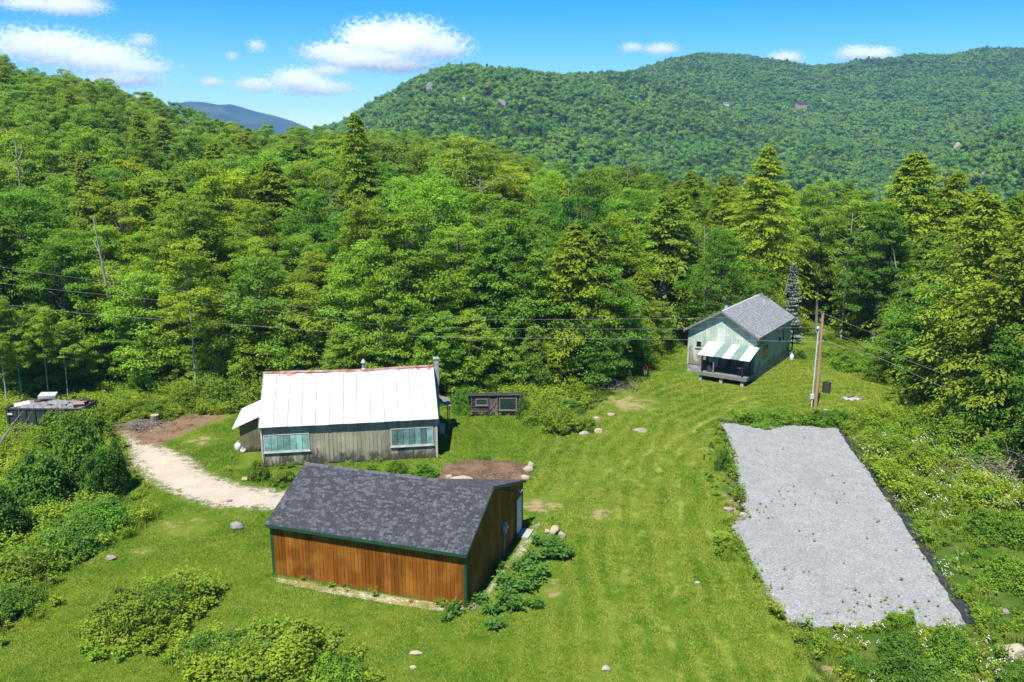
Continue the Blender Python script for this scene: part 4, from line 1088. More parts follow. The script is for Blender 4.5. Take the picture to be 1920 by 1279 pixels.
# ================================================================== white-roofed barn
bL, bW, boh, bog, bhe, bhr = 12.05, 8.14, 0.35, 0.16, 3.02, 5.80
barn = gable_frame(-5.422, 57.995, 0.161, 'barn')
tag(barn, 'weathered grey board barn with a bright white metal roof and teal windows', 'barn')
bs = (bhr - bhe) / (bW / 2 + boh)
def btop(y): return bhe + bs * (min(y, bW - y) + boh)
w = MB(); w.prism([(-bL + .03, .03, 0), (-bL + .03, bW - .03, 0), (-bL + .03, bW - .03, btop(.03) - .12), (-bL + .03, bW / 2, btop(bW / 2) - .14), (-bL + .03, .03, btop(.03) - .12)], (bL - .06, 0, 0)); w.build('wall', MAT['dark_void'], barn)
rr = random.Random(8); nb = 43; bw = bL / nb
for i in range(nb):
    x0 = -bL + i * bw; w = MB(); w.box((x0 + .006, -.018 - rr.random() * .012, rr.uniform(.0, .10)), (x0 + bw - .012, .028, btop(0) - .10), rr.random()); w.build('board', MAT['barn_board'], barn)
for i in range(nb):
    x0 = -bL + i * bw
    if i % 1 == 0:
        w = MB(); w.box((x0 - .025, -.05, .05 + rr.random() * .05), (x0 + .025, -.032, btop(0) - .12), rr.random() * .6); w.build('batten', MAT['barn_board'], barn)
for side, xs in ((1, 0.0), (-1, -bL)):
    for i in range(27):
        y0 = i * bW / 27; y1 = y0 + bW / 27 - .012; ys = [y0] + ([bW / 2] if y0 < bW / 2 < y1 else []) + [y1]
        prof = [(xs, y0, .03), (xs, y1, .03)] + [(xs, q, btop(q) - .11) for q in reversed(ys)]
        if side < 0: prof = prof[::-1]
        w = MB(); w.prism([(p[0] - side * .03, p[1], p[2]) for p in prof], (side * .05, 0, 0), rr.random()); w.build('board', MAT['barn_board'], barn)
for xs in (0.03, -bL - .03):
    w = MB(); w.box((xs - .06, -.055, 0), (xs + .06, .03, btop(0) - .1)); w.build('corner_board', MAT['pale_trim'], barn)
def strip_window(x0, x1, z0, z1, n, parent, y=-.052):
    f = MB(); f.box((x0, y - .05, z0), (x1, y, z0 + .09)); f.box((x0, y - .04, z1 - .05), (x1, y, z1)); f.box((x0, y - .04, z0 + .09), (x0 + .06, y, z1 - .05)); f.box((x1 - .06, y - .04, z0 + .09), (x1, y, z1 - .05))
    win = f.build('window', MAT['pale_trim'], parent)
    pw = (x1 - x0 - .12) / n
    for i in range(n):
        w = MB(); w.box((x0 + .06 + i * pw + .014, y - .018, z0 + .09), (x0 + .06 + (i + 1) * pw - .014, y - .006 , z1 - .05), rr.random()); w.build('pane', MAT['teal_pane'], win)
    w = MB(); w.box((x0 + .06, y - .005, z0 + .09), (x1 - .06, y - .001, z1 - .05)); w.build('mullion', MAT['black_metal'], win)
    w = MB(); w.box((x0 - .06, y - .10, z0 - .06), (x1 + .06, y, z0 - .003)); w.build('sill', MAT['pale_trim'], win)
strip_window(-11.93, -8.85, 1.10, 2.38, 7, barn)
strip_window(-3.22, -.22, 1.02, 2.36, 7, barn)
def sag(x): return -0.10 * math.sin(math.pi * (x + bL) / bL) + .03 * math.sin(x * 1.7)
nP = 13; pw = (bL + 2 * bog) / nP
for s in (0, 1):
    for i in range(nP):
        x0 = -bL - bog + i * pw; x1 = x0 + pw + (.04 if i < nP - 1 else 0); e = .012 * (i % 2)
        yE, yR = (-boh, bW / 2) if s == 0 else (bW + boh, bW / 2)
        def P(x, t): return Vector((x, yE + (yR - yE) * t, bhe + (bhr - bhe) * t + e + sag(min(max(x, -bL), 0)) * (.25 + .75 * t)))
        w = MB(); q = [P(x0, 0), P(x1, 0), P(x1, 1), P(x0, 1)]
        if s: q = [q[1], q[0], q[3], q[2]]
        w.slab(q, .035)
        pn = w.build('roof_panel', WROOF, barn)
        w = MB(); a, b = P(x0 + .03, 0) + Vector((0, 0, .008)), P(x0 + .03, 1) + Vector((0, 0, .008)); w.tube([a, b], .022, 4); w.build('seam', MAT['seam_metal'], pn)
for i in range(5):
    x0 = -bL - bog + i * (bL + 2 * bog) / 5; x1 = x0 + (bL + 2 * bog) / 5 - .01
    z0, z1 = bhr + sag(min(max(x0, -bL), 0)) + .045, bhr + sag(min(max(x1, -bL), 0)) + .045; c = .17
    w = MB(); w.hexa([(x0, bW / 2 - c, z0 - c * bs), (x1, bW / 2 - c, z1 - c * bs), (x1, bW / 2, z1 - .02), (x0, bW / 2, z0 - .02), (x0, bW / 2 - c, z0 - c * bs + .018), (x1, bW / 2 - c, z1 - c * bs + .018), (x1, bW / 2, z1 + .015), (x0, bW / 2, z0 + .015)])
    w.hexa([(x0, bW / 2, z0 - .02), (x1, bW / 2, z1 - .02), (x1, bW / 2 + c, z1 - c * bs), (x0, bW / 2 + c, z0 - c * bs), (x0, bW / 2, z0 + .015), (x1, bW / 2, z1 + .015), (x1, bW / 2 + c, z1 - c * bs + .018), (x0, bW / 2 + c, z0 - c * bs + .018)])
    w.build('ridge_cap', MAT['rust_red'], barn)
w = MB(); w.tube([(-5.0, bW / 2 + .3, 5.2), (-5.0, bW / 2 + .3, 6.15)], .13, 10); w.tube([(-5.0, bW / 2 + .3, 6.15), (-5.0, bW / 2 + .3, 6.2), (-5.0, bW / 2 + .3, 6.42)], [.22, .2, .05], 10); w.tube([(-5.0, bW / 2 + .3, 5.55), (-5.0, bW / 2 + .3, 5.75)], [.3, .14], 10); w.build('stovepipe', MAT['galvanised'], barn)
ch = MB(); 
for k in range(31): ch.box((.22, bW / 2 + .25, k * .2), (.58, bW / 2 + .62, k * .2 + .188), rr.random())
ch.box((.235, bW / 2 + .265, 0), (.565, bW / 2 + .605, 6.18)); ch = ch.build('chimney', MAT['block_wall'], barn)
w = MB(); w.box((.17, bW / 2 + .2, 6.2), (.63, bW / 2 + .67, 6.27)); w.build('chimney_cap', MAT['concrete'], ch)
# lean-to on the left gable
lx0, lx1, ly0, ly1 = -bL - 2.0, -bL - .03, 3.3, 7.6
lz1, lz0 = 3.0, 2.15
lt = MB(); sl = (lz1 - lz0) / (lx1 - lx0)
lt.prism([(lx0 + .04, ly0 + .04, 0), (lx1, ly0 + .04, 0), (lx1, ly0 + .04, lz1 - .12), (lx0 + .04, ly0 + .04, lz0 - .08)], (0, ly1 - ly0 - .08, 0)); lt = lt.build('lean_to', MAT['dark_void'], barn)
nbd = 10
for k in range(nbd):
    za, zb = .05 + k * .28, .05 + (k + 1) * .28 - .012
    xa = lx0 + max(0, (zb - lz0 + .08) / sl)
    if za > lz1 - .15: break
    w = MB(); xb0 = lx0 + max(0, (za - lz0 + .08) / sl)
    w.prism([(xb0, ly0 + .035, za), (lx1, ly0 + .035, za), (lx1, ly0 + .035, min(zb, lz1 - .12)), (min(xa, lx1), ly0 + .035, min(zb, lz1 - .12))], (0, -.03 - rr.random() * .012, 0), rr.random()); w.build('board', MAT['leanto_board'], lt)
    if zb < lz0 - .05:
        w = MB(); w.box((lx0 + .035, ly0, za), (lx0, ly1, zb), rr.random()); w.build('board', MAT['leanto_board'], lt)
w = MB()
for k in range(4):
    y0 = ly0 - .35 + k * (ly1 - ly0 + .6) / 4; y1 = y0 + (ly1 - ly0 + .6) / 4 + (.03 if k < 3 else 0)
    w = MB(); e = .01 * (k % 2); w.slab([(lx0 - .45, y0, lz0 - .45 * sl + e), (lx1 - .02, y0, lz1 + e), (lx1 - .02, y1, lz1 + e), (lx0 - .45, y1, lz0 - .45 * sl + e)], .035); w.build('roof_panel', MAT['porch_white'], lt)
# small porch roof at the far right corner
pr = MB(); pr.slab([(.45, 5.6, 2.5), (1.6, 5.5, 2.1), (1.6, 7.6, 2.15), (.45, 7.6, 2.5)], .06); pr = pr.build('porch_roof', MAT['deck_board'], barn)
w = MB(); w.box((1.42, 5.7, 0), (1.5, 5.78, 2.08)); w.build('post', MAT['deck_board'], pr); w = MB(); w.box((1.42, 7.4, 0), (1.5, 7.48, 2.08)); w.build('post', MAT['deck_board'], pr)

# ================================================================== green house
hL, hW, hoh, hog, hhe, hhr = 6.757, 11.28, 0.35, 0.5, 4.322, 6.557
house = gable_frame(23.034, 78.265, -0.586, 'house')
tag(house, 'small pale green board house with grey shingle roof and a striped porch roof', 'house')
hs = (hhr - hhe) / (hL / 2 + hoh)
def htop(x): return hhe + hs * (min(-x, hL + x) + hoh)
FZ = .85
w = MB(); w.prism([(-hL + .03, .03, FZ), (-.03, .03, FZ), (-.03, .03, htop(-.03) - .14), (-hL / 2, .03, htop(-hL / 2) - .16), (-hL + .03, .03, htop(-.03) - .14)], (0, hW - .06, 0)); w.build('wall', MAT['dark_void'], house)
fo = MB(); fo.box((-hL + .06, .06, -.3), (-.06, hW - .06, FZ + .02)); fo = fo.build('foundation', MAT['concrete'], house)
rr = random.Random(12)
for row in range(4):
    off = .2 * (row % 2); z0 = .02 + row * .21
    for (ax, n, L) in (('r', 26, hW), ('f', 16, hL), ('l', 26, hW)):
        bl = L / n
        for k in range(n):
            a = k * bl + off; b = min(a + bl - .02, L)
            if b - a < .06: continue
            w = MB()
            if ax == 'r': w.box((-.058, a, z0), (-.02 - rr.random() * .012, b, z0 + .195), rr.random())
            elif ax == 'l': w.box((-hL + .058, a, z0), (-hL + .02 + rr.random() * .012, b, z0 + .195), rr.random())
            else: w.box((-hL + a, .058, z0), (-hL + b, .02 + rr.random() * .012, z0 + .195), rr.random())
            w.build('block', MAT['block_wall'], fo)
nb = 27; bw = hL / nb
for i in range(nb):
    x0 = -hL + i * bw; x1 = x0 + bw - .008; xs = [x0] + ([-hL / 2] if x0 < -hL / 2 < x1 else []) + [x1]
    w = MB(); w.prism([(x0, .03, FZ - .03), (x1, .03, FZ - .03)] + [(q, .03, htop(q) - .13) for q in reversed(xs)], (0, -.045 - rr.random() * .006, 0), rr.random()); w.build('board', MAT['house_board'], house)
for xs, sx in ((0, 1), (-hL, -1)):
    n2 = 22; b2 = hW / n2
    for i in range(n2):
        w = MB(); w.box((xs - sx * .03, i * b2 + .004, FZ - .03), (xs + sx * (.015 + rr.random() * .006), (i + 1) * b2 - .004, htop(0) - .13), rr.random()); w.build('board', MAT['house_side'], house)
for xs, ys in ((0, 0), (-hL, 0), (0, hW), (-hL, hW)):
    sx = 1 if xs == 0 else -1; sy = -1 if ys == 0 else 1
    w = MB(); w.box((xs + sx * .03, ys + sy * .035, FZ - .06), (xs - sx * .1, ys - sy * .1, htop(0) - .14)); w.build('corner_board', MAT['pale_trim'], house)
rf = MB(); E0 = Vector((hoh, -hog, hhe)); E1 = Vector((hoh, hW + .2, hhe)); R0 = Vector((-hL / 2, -hog, hhr)); R1 = Vector((-hL / 2, hW + .2, hhr)); D0 = Vector((-hL - hoh, -hog, hhe)); D1 = Vector((-hL - hoh, hW + .2, hhe))
rf.slab([E0, E1, R1, R0], .10); rf.slab([D1, D0, R0, R1], .10); rf = rf.build('roof', MAT['tar_paper'], house)
us = (R0 - E0).normalized(); n1 = Vector((0, 1, 0)).cross(us); slope_shingles('shingles', MAT['shingle_grey'], E0 - us * .03, Vector((0, 1, 0)), us, n1, hW + .2 + hog, (R0 - E0).length + .02, rf, 5, .16, .34, .4)
us = (R1 - D1).normalized(); n1 = Vector((0, -1, 0)).cross(us); slope_shingles('shingles', MAT['shingle_grey'], D1 - us * .03, Vector((0, -1, 0)), us, n1, hW + .2 + hog, (R1 - D1).length + .02, rf, 6, .16, .34, .4)
w = MB(); w.hexa([(-hL / 2 - .15, -hog, hhr - .10), (-hL / 2 - .15, hW + .2, hhr - .10), (-hL / 2, hW + .2, hhr - .01), (-hL / 2, -hog, hhr - .01), (-hL / 2 - .15, -hog, hhr - .075), (-hL / 2 - .15, hW + .2, hhr - .075), (-hL / 2, hW + .2, hhr + .03), (-hL / 2, -hog, hhr + .03)], .6)
w.hexa([(-hL / 2, -hog, hhr - .01), (-hL / 2, hW + .2, hhr - .01), (-hL / 2 + .15, hW + .2, hhr - .10), (-hL / 2 + .15, -hog, hhr - .10), (-hL / 2, -hog, hhr + .03), (-hL / 2, hW + .2, hhr + .03), (-hL / 2 + .15, hW + .2, hhr - .075), (-hL / 2 + .15, -hog, hhr - .075)], .6); w.build('ridge_cap', MAT['shingle_grey'], rf)
for p, q in ((E0, R0), (D0, R0)):
    w = MB(); dz = Vector((0, 0, -.2)); a, b = Vector((p.x, -hog - .004, p.z - .01)), Vector((q.x, -hog - .004, q.z - .01)); w.prism([a, b, b + dz, a + dz], (0, -.03, 0)); w.build('rake_board', MAT['deck_board'], house)
w = MB(); w.box((hoh + .003, -hog, hhe - .15), (hoh + .025, hW + .2, hhe - .02)); w.build('fascia', MAT['pale_trim'], house)
w = MB(); w.tube([(-2.15, 8.6, 5.6), (-2.15, 8.6, 6.35)], .06, 8); w.build('vent_pipe', MAT['white_paint'], rf)
sp_ = MB(); sp_.tube([(-hL / 2 - 1.0, 3.6, 5.6), (-hL / 2 - 1.0, 3.6, 7.2)], .1, 10); sp_.tube([(-hL / 2 - 1.0, 3.6, 7.2), (-hL / 2 - 1.0, 3.6, 7.22), (-hL / 2 - 1.0, 3.6, 7.4)], [.17, .17, .05], 10); sp_ = sp_.build('stovepipe', MAT['black_metal'], rf)
w = MB(); w.tube([(-hL / 2 - 1.0, 3.6, 5.7), (-hL / 2 - 1.0, 3.6, 6.35)], [.32, .14], 10); w.build('flashing', MAT['galvanised'], sp_)
# front: hatch, small window, door
w = MB(); w.box((-3.78, -.075, 3.25), (-3.02, -.03, 4.75)); hd = w.build('hatch', MAT['white_paint'], house)
w = MB(); w.box((-3.86, -.065, 3.2), (-3.785, -.03, 4.82)); w.box((-3.015, -.065, 3.2), (-2.94, -.03, 4.82)); w.box((-3.785, -.065, 4.755), (-3.015, -.03, 4.82)); w.build('hatch_frame', MAT['house_board'], hd)
def window(parent, plane, a0, a1, z0, z1, at, glass, frame='pale_trim', cross=0):
    """plane 'x': on a wall of constant x (facing +x); 'y': facing -y"""
    f = MB(); t = .07
    def bx(m, p0, p1, q0, q1, d0, d1):
        if plane == 'x': m.box((at + d0, p0, q0), (at + d1, p1, q1))
        else: m.box((p0, at - d1, q0), (p1, at - d0, q1))
    bx(f, a0, a1, z0, z0 + t, 0, .05); bx(f, a0, a1, z1 - t, z1, 0, .05); bx(f, a0, a0 + t, z0 + t, z1 - t, 0, .05); bx(f, a1 - t, a1, z0 + t, z1 - t, 0, .05)
    wn_ = f.build('window', MAT[frame], parent)
    n = max(1, cross); pw_ = (a1 - a0 - 2 * t) / n
    for i in range(n):
        g = MB(); bx(g, a0 + t + i * pw_ + (.015 if i else 0), a0 + t + (i + 1) * pw_ - (.015 if i < n - 1 else 0), z0 + t, z1 - t, .004, .02); g.build('pane', MAT[glass], wn_)
    s_ = MB(); bx(s_, a0 - .05, a1 + .05, z0 - .05, z0 - .003, 0, .09); s_.build('sill', MAT[frame], wn_)
    return wn_
window(house, 'y', -5.95, -5.35, 2.55, 3.25, -.03, 'dark_glass')
dd = MB(); dd.box((-4.55, -.07, FZ + .02), (-3.6, -.03, FZ + 2.05)); dd = dd.build('door', MAT['pale_trim'], house)
w = MB(); w.box((-4.63, -.06, FZ + .02), (-4.555, -.03, FZ + 2.12)); w.box((-3.595, -.06, FZ + .02), (-3.52, -.03, FZ + 2.12)); w.build('door_frame', MAT['deck_board'], dd)
window(house, 'y', -2.9, -1.7, 1.8, 2.75, -.03, 'dark_glass')
window(house, 'x', 1.85, 3.55, 1.75, 3.15, .02, 'dark_glass')
window(house, 'x', .55, 2.35, 3.25, 3.95, .02, 'dark_glass', 'house_side')
w = MB(); w.box((.02, 7.2, 2.5), (.16, 7.45, 2.9)); w.tube([(.06, 8.6, 2.4), (.06, 8.6, 3.6)], .05, 6); w.build('wall_fixture', MAT['black_metal'], house)
# porch
px0, px1, pyd = -4.75, .12, -2.5
pz1, pz0 = 3.32, 2.55
por = MB()
for k in range(3): 
    y = pyd + .1 + k * 1.15; por.box((px0 + .05, y, FZ - .32), (px1 - .15, y + .06, FZ - .05))
por = por.build('porch', MAT['deck_board'], house)
for k in range(20):
    y0 = pyd + k * (-pyd - .06) / 20; w = MB(); w.box((px0, y0 + .005, FZ - .045), (px1 - .1, y0 + (-pyd - .06) / 20 - .005, FZ - .005 + rr.random() * .004), rr.random()); w.build('deck_board', MAT['deck_board'], por)
w = MB(); w.box((px0 - .03, pyd - .05, FZ - .33), (px1 - .07, pyd - .003, FZ + .01)); w.build('rim_board', MAT['deck_board'], por)
w = MB(); w.box((px1 - .097, pyd - .0, FZ - .33), (px1 - .05, -.06, FZ + .01)); w.build('rim_board', MAT['deck_board'], por)
for x in (px0 + .3, (px0 + px1) / 2 - .1, px1 - .5):
    w = MB(); w.hexa([(x - .17, pyd + .08, -.05), (x + .15, pyd + .06, -.05), (x + .18, pyd + .4, -.05), (x - .14, pyd + .42, -.05), (x - .12, pyd + .1, FZ - .33), (x + .12, pyd + .12, FZ - .33), (x + .11, pyd + .34, FZ - .33), (x - .1, pyd + .36, FZ - .33)]); w.build('pier', MAT['concrete'], por)
slp = (pz1 - pz0) / (-pyd + .25)
for x, y in ((px0 + .4, pyd + .12), (px0 + 1.55, pyd + .12), (px1 - .55, pyd + .12), (px1 - .2, pyd + 1.1), (px0 + .4, pyd + 1.3)):
    zt = pz0 + slp * (y - pyd + .25) - .06
    w = MB(); w.box((x - .06, y - .06, FZ - .003), (x + .06, y + .06, zt)); w.build('post', MAT['dark_post'] if x != px0 + 1.55 else MAT['deck_board'], por)
w = MB(); w.box((px0 + .1, pyd + .04, pz0 - .12 + slp * .3), (px1, pyd + .11, pz0 - .015 + slp * .25)); w.build('beam', MAT['dark_post'], por)
pst = [0, .30, .47, .63, .80, 1.0]; pc = ['porch_white', 'porch_green', 'porch_white', 'porch_green', 'porch_white']
for k in range(5):
    a = px0 + .05 + (px1 + .15 - px0) * pst[k]; b = px0 + .05 + (px1 + .15 - px0) * pst[k + 1] + (.03 if k < 4 else 0); w = MB(); e = .01 * (k % 2)
    nr = max(2, int((b - a) / .12)); 
    w.slab([(a, pyd - .25, pz0 + e), (b, pyd - .25, pz0 + e), (b, -.06, pz1 + e), (a, -.06, pz1 + e)], .02)
    for j in range(nr):      # corrugations
        xx = a + (j + .5) * (b - a) / nr; w.tube([(xx, pyd - .25, pz0 + e + .004), (xx, -.06, pz1 + e + .004)], .018, 4)
    w.build('porch_roof_panel', MAT[pc[k]], por, label='white metal sheet of the porch roof' if pc[k] == 'porch_white' else 'green metal sheet of the porch roof')
# back porch
bp = MB(); bp.slab([(-2.4, hW + .02, 3.05), (.1, hW + .02, 3.05), (.1, hW + 1.5, 2.8), (-2.4, hW + 1.5, 2.8)][::1], .08); bp = bp.build('back_porch', MAT['dark_post'], house)
for x in (-2.2, -.05):
    w = MB(); w.box((x - .06, hW + 1.3, 0), (x + .06, hW + 1.42, 2.75)); w.build('post', MAT['dark_post'], bp)
w = MB(); w.box((-2.4, hW + .03, .35), (.1, hW + 1.45, .45)); w.build('deck', MAT['deck_board'], bp)

# ================================================================== shack
s0 = G(884, 782); s1 = G(972, 784)
sw = 4.0; sd = 2.6
shack = gable_frame(s0.x, s0.y + .3, math.atan2(s1.y - s0.y, s1.x - s0.x) * .5 + .03, 'shack')
tag(shack, 'little dark weathered board shack with a big window at the wood edge', 'shed')
rr = random.Random(21)
w = MB(); w.prism([(.04, .05, 0), (.04, sd, 0), (.04, sd, 1.05), (.04, .05, 1.76)], (sw - .08, 0, 0)); w.build('wall', MAT['dark_void'], shack)
for k in range(9):
    z0 = .05 + k * .2
    for (a, b) in (((0, 1.45), (2.15, sw)) if k < 9 else ((0, sw),)):
        w = MB(); n = 4; 
        w.hexa([(a + .02, .05, z0), (b - .02, .05, z0 + .01), (b - .02, .08, z0), (a + .02, .08, z0), (a + .02, .0 - rr.random() * .03, z0 + .15 + rr.random() * .04), (b - .02, .0 - rr.random() * .03, z0 + .15 + rr.random() * .04), (b - .02, .08, z0 + .19), (a + .02, .08, z0 + .19)], rr.random()); w.build('slab_board', MAT['shack_board'], shack)
    for xs, sx in ((0, -1), (sw, 1)) if z0 < 1.5 else ():
        w = MB(); w.box((xs - sx * .05, .06, z0), (xs + sx * (.01 + rr.random() * .03), min(sd, .06 + (1.78 - z0 - .19) / .285), z0 + .19), rr.random()); w.build('slab_board', MAT['shack_board'], shack)
w = MB(); w.box((-.02, -.03, 1.62), (sw + .02, .04, 1.84)); w.build('header_board', MAT['shack_board'], shack)
window(shack, 'y', .35, 1.35, .92, 1.5, .0, 'shack_glass', 'deck_board', 2)
window(shack, 'y', 2.3, 3.75, .5, 1.58, .0, 'shack_glass', 'deck_board', 2)
sdr = MB(); 
for k in range(5): sdr.box((1.5 + k * .125, .0, .03), (1.5 + k * .125 + .115, .04, 1.55), rr.random())
sdr = sdr.build('door', MAT['shack_board'], shack)
for (a, b) in (((1.5, .5), (2.1, 1.35)), ((1.55, .1), (1.95, .95)), ((2.08, .1), (1.6, .8)), ((1.72, .06), (1.85, .7)), ((2.02, .0), (2.06, 1.5))):
    w = MB(); w.tube([(a[0], -.04, a[1]), ((a[0] + b[0]) / 2 + .04, -.06, (a[1] + b[1]) / 2), (b[0], -.04, b[1])], [.03, .026, .02], 5); w.build('stick', MAT['deck_board'], sdr)
for x in (0, 1.46, 2.14, sw):
    w = MB(); w.tube([(x, -.03, -.02), (x + .01, -.035, 1.7)], .05, 6); w.build('post', MAT['shack_board'], shack)
w = MB(); w.slab([(-.35, -.14, 1.90), (sw + .3, -.12, 1.97), (sw + .3, sd + .2, 1.22), (-.35, sd + .2, 1.15)], .07); sr = w.build('roof', MAT['tar_paper'], shack)
w = MB(); w.hexa([(-.36, -.17, 1.78), (sw + .31, -.15, 1.85), (sw + .31, -.145, 1.85), (-.36, -.145, 1.78), (-.36, -.17, 1.87), (sw + .31, -.15, 1.94), (sw + .31, -.145, 1.94), (-.36, -.145, 1.87)]); w.build('fascia', MAT['shack_board'], sr)

# ================================================================== dumpster full of debris
d0 = G(10, 766, 1.85); d1 = G(152, 767, 1.85)
dl = (d1 - d0).length; dw = 2.4; dh = 1.85
dump = gable_frame(d0.x, d0.y, math.atan2(d1.y - d0.y, d1.x - d0.x), 'dumpster')
tag(dump, 'dark green open-top roll-off dumpster half hidden by bushes at the left', 'dumpster')
simple('dumpster_paint', (0.015, 0.045, 0.038), (0.03, 0.045, 0.04), 2.0, 0.6)
w = MB(); w.box((0, 0, .2), (dl, .05, dh - .08)); w.build('side_wall', MAT['dumpster_paint'], dump)
w = MB(); w.box((0, dw - .05, .2), (dl, dw, dh - .08)); w.build('side_wall', MAT['dumpster_paint'], dump)
w = MB(); w.box((0, .05, .2), (.05, dw - .05, dh - .08)); w.build('end_wall', MAT['dumpster_paint'], dump)
w = MB(); w.box((dl - .05, .05, .2), (dl, dw - .05, dh - .08)); w.build('end_wall', MAT['dumpster_paint'], dump)
w = MB(); w.box((.05, .05, .15), (dl - .05, dw - .05, .25)); w.build('floor', MAT['dumpster_paint'], dump)
for a, b in (((-.06, -.06, dh - .08), (dl + .06, .08, dh + .02)), ((-.06, dw - .08, dh - .08), (dl + .06, dw + .06, dh + .02)), ((-.06, .083, dh - .08), (.08, dw - .083, dh + .02)), ((dl - .08, .083, dh - .08), (dl + .06, dw - .083, dh + .02))):
    w = MB(); w.box(a, b); w.build('rim', MAT['black_metal'], dump)
for i in range(9):
    x = .1 + i * (dl - .3) / 8
    for ys in (-.08, dw + .003): w = MB(); w.box((x, ys, .2), (x + .12, ys + .077, dh - .083)); w.build('rib', MAT['black_metal'], dump)
w = MB(); w.box((.15, -.095, 1.35), (.55, -.082, 1.5)); w.build('label_plate', MAT['white_paint'], dump)
# ------------------------------------------------------------------ small things about the yard
simple('field_stone', (0.34, 0.28, 0.21), (0.25, 0.21, 0.165), 2.5, 0.95, bump=0.8)
simple('grey_stone', (0.27, 0.25, 0.23), (0.19, 0.175, 0.165), 2.5, 0.95, bump=0.8)
simple('cream_stone', (0.44, 0.375, 0.26), (0.32, 0.275, 0.20), 2.0, 0.95, bump=0.6)
simple('pole_wood', (0.46, 0.27, 0.15), (0.34, 0.20, 0.115), 4.0, 0.9, stretch=(1, 1, .1), bump=0.4)
simple('pipe_white', (0.62, 0.63, 0.63), (0.54, 0.55, 0.55), 1.0, 0.5)
simple('wire', (0.34, 0.34, 0.34), None, 1.0, 0.6)
simple('fabric_black', (0.018, 0.019, 0.024), (0.030, 0.031, 0.037), 3.0, 0.75, bump=0.5)
simple('ash', (0.55, 0.53, 0.50), (0.30, 0.28, 0.26), 8.0, 0.95)
simple('peeled_log', (0.50, 0.36, 0.21), (0.36, 0.25, 0.15), 3.0, 0.9, bump=0.4)
simple('cut_wood', (0.46, 0.36, 0.24), (0.36, 0.27, 0.17), 6.0, 0.9)
simple('dry_stick', (0.30, 0.255, 0.21), (0.20, 0.165, 0.135), 5.0, 0.95)
simple('jug_white', (0.75, 0.75, 0.74), None, 1.0, 0.4)
simple('drum_dark', (0.035, 0.037, 0.042), (0.06, 0.045, 0.038), 3.0, 0.6)
simple('foam_white', (0.52, 0.52, 0.50), (0.40, 0.39, 0.37), 3.0, 0.8)
simple('rubbish', (0.26, 0.25, 0.25), (0.13, 0.125, 0.13), 3.5, 0.9, bump=1.0)
simple('pink_board', (0.32, 0.21, 0.15), (0.26, 0.21, 0.17), 4.0, 0.9)
simple('dirt_gravel', (0.36, 0.33, 0.29), (0.24, 0.22, 0.195), 9.0, 0.95, bump=0.8)

def rock(px, py, size, label, mat='field_stone', seed=0, name='rock', rz=0.0, dz=0.0, flat=1.0, group=None):
    bm = bmesh.new(); bmesh.ops.create_icosphere(bm, subdivisions=3, radius=0.5)
    v = np.array([q.co[:] for q in bm.verts]); r = np.random.default_rng(seed + 900)
    for _ in range(9):      # cleave flat faces
        d = unit(r.normal(size=3)); k = 0.30 + 0.14 * r.random(); h = v @ d; v = v - np.outer(np.maximum(h - k, 0) * .92, d)
    n = (fbm(v[:, 0] * 5 + seed, v[:, 1] * 5 + v[:, 2] * 6, seed, 4) - .5) * .14
    v = v * (1 + n[:, None]) * np.array(size) * [1, 1, flat]
    for q, c in zip(bm.verts, v): q.co = c
    me = bpy.data.meshes.new(name); bm.to_mesh(me); bm.free(); me.materials.append(MAT[mat])
    o = bpy.data.objects.new(name, me); link(o); p = G(px, py); o.location = (p.x, p.y, size[2] * .22 * flat + dz); o.rotation_euler = (0, 0, rz)
    tag(o, label, 'rock', group); return o
rock(446, 990, (1.05, .75, .55), 'flat grey rock in the lawn left of the garage', 'grey_stone', 1)
rock(208, 1050, (.62, .4, .4), 'small pale rock in the lawn near the left bushes', 'field_stone', 2)
rock(1200, 809, (1.5, .8, .45), 'flat rock in the lawn below the brown soil patch', 'field_stone', 3)
rock(1146, 779, (.7, .4, .3), 'small white stone on the lawn beside the rock garden', 'cream_stone', 4)
rock(1040, 1001, (.62, .55, .75), 'upright tan boulder in the plant bed right of the garage', 'cream_stone', 5)
rock(1054, 1008, (.5, .45, .55), 'smaller tan boulder leaning on the upright one in the plant bed', 'cream_stone', 6)
rock(1026, 1000, (.4, .35, .35), 'small pale stone left of the upright boulder in the plant bed', 'cream_stone', 7)
rock(1898, 1232, (1.45, 1.1, .95), 'large pale boulder in the grass at the bottom right corner', 'cream_stone', 8)
rock(1110, 806, (.95, .7, .6), 'big white stone at the foot of the rock garden', 'cream_stone', 9)
rock(1122, 811, (.8, .6, .5), 'white stone at the right end of the rock garden', 'cream_stone', 10)
rock(1094, 815, (.9, .6, .4), 'low white stone along the front of the rock garden', 'cream_stone', 11)
rock(1118, 790, (.6, .5, .6), 'upright white stone on top of the rock garden', 'cream_stone', 12)
rock(1074, 772, (.9, .5, .35), 'pale flat stone behind the rock garden ferns', 'cream_stone', 13)
rock(862, 902, (1.9, .8, .5), 'long flat cream stone edging the mulch bed behind the garage', 'cream_stone', 14)
rock(842, 897, (.6, .5, .4), 'small cream stone at the left end of the bed edging', 'cream_stone', 15)
rock(885, 906, (.7, .5, .4), 'cream stone at the right of the long edging stone', 'cream_stone', 16)
rock(990, 884, (.8, .6, .6), 'cream stone at the far right corner of the mulch bed', 'cream_stone', 17)
rock(984, 898, (.7, .5, .45), 'pale stone below the corner stone of the mulch bed', 'cream_stone', 18)
rock(996, 878, (.5, .5, .75), 'pointed cream stone standing at the right corner of the mulch bed', 'cream_stone', 19)
rock(968, 907, (.9, .5, .35), 'flat pale stone between the mulch bed and the garage roof', 'cream_stone', 20)
rock(430, 940, (.4, .3, .25), 'small stone at the lower edge of the driveway', 'field_stone', 21)
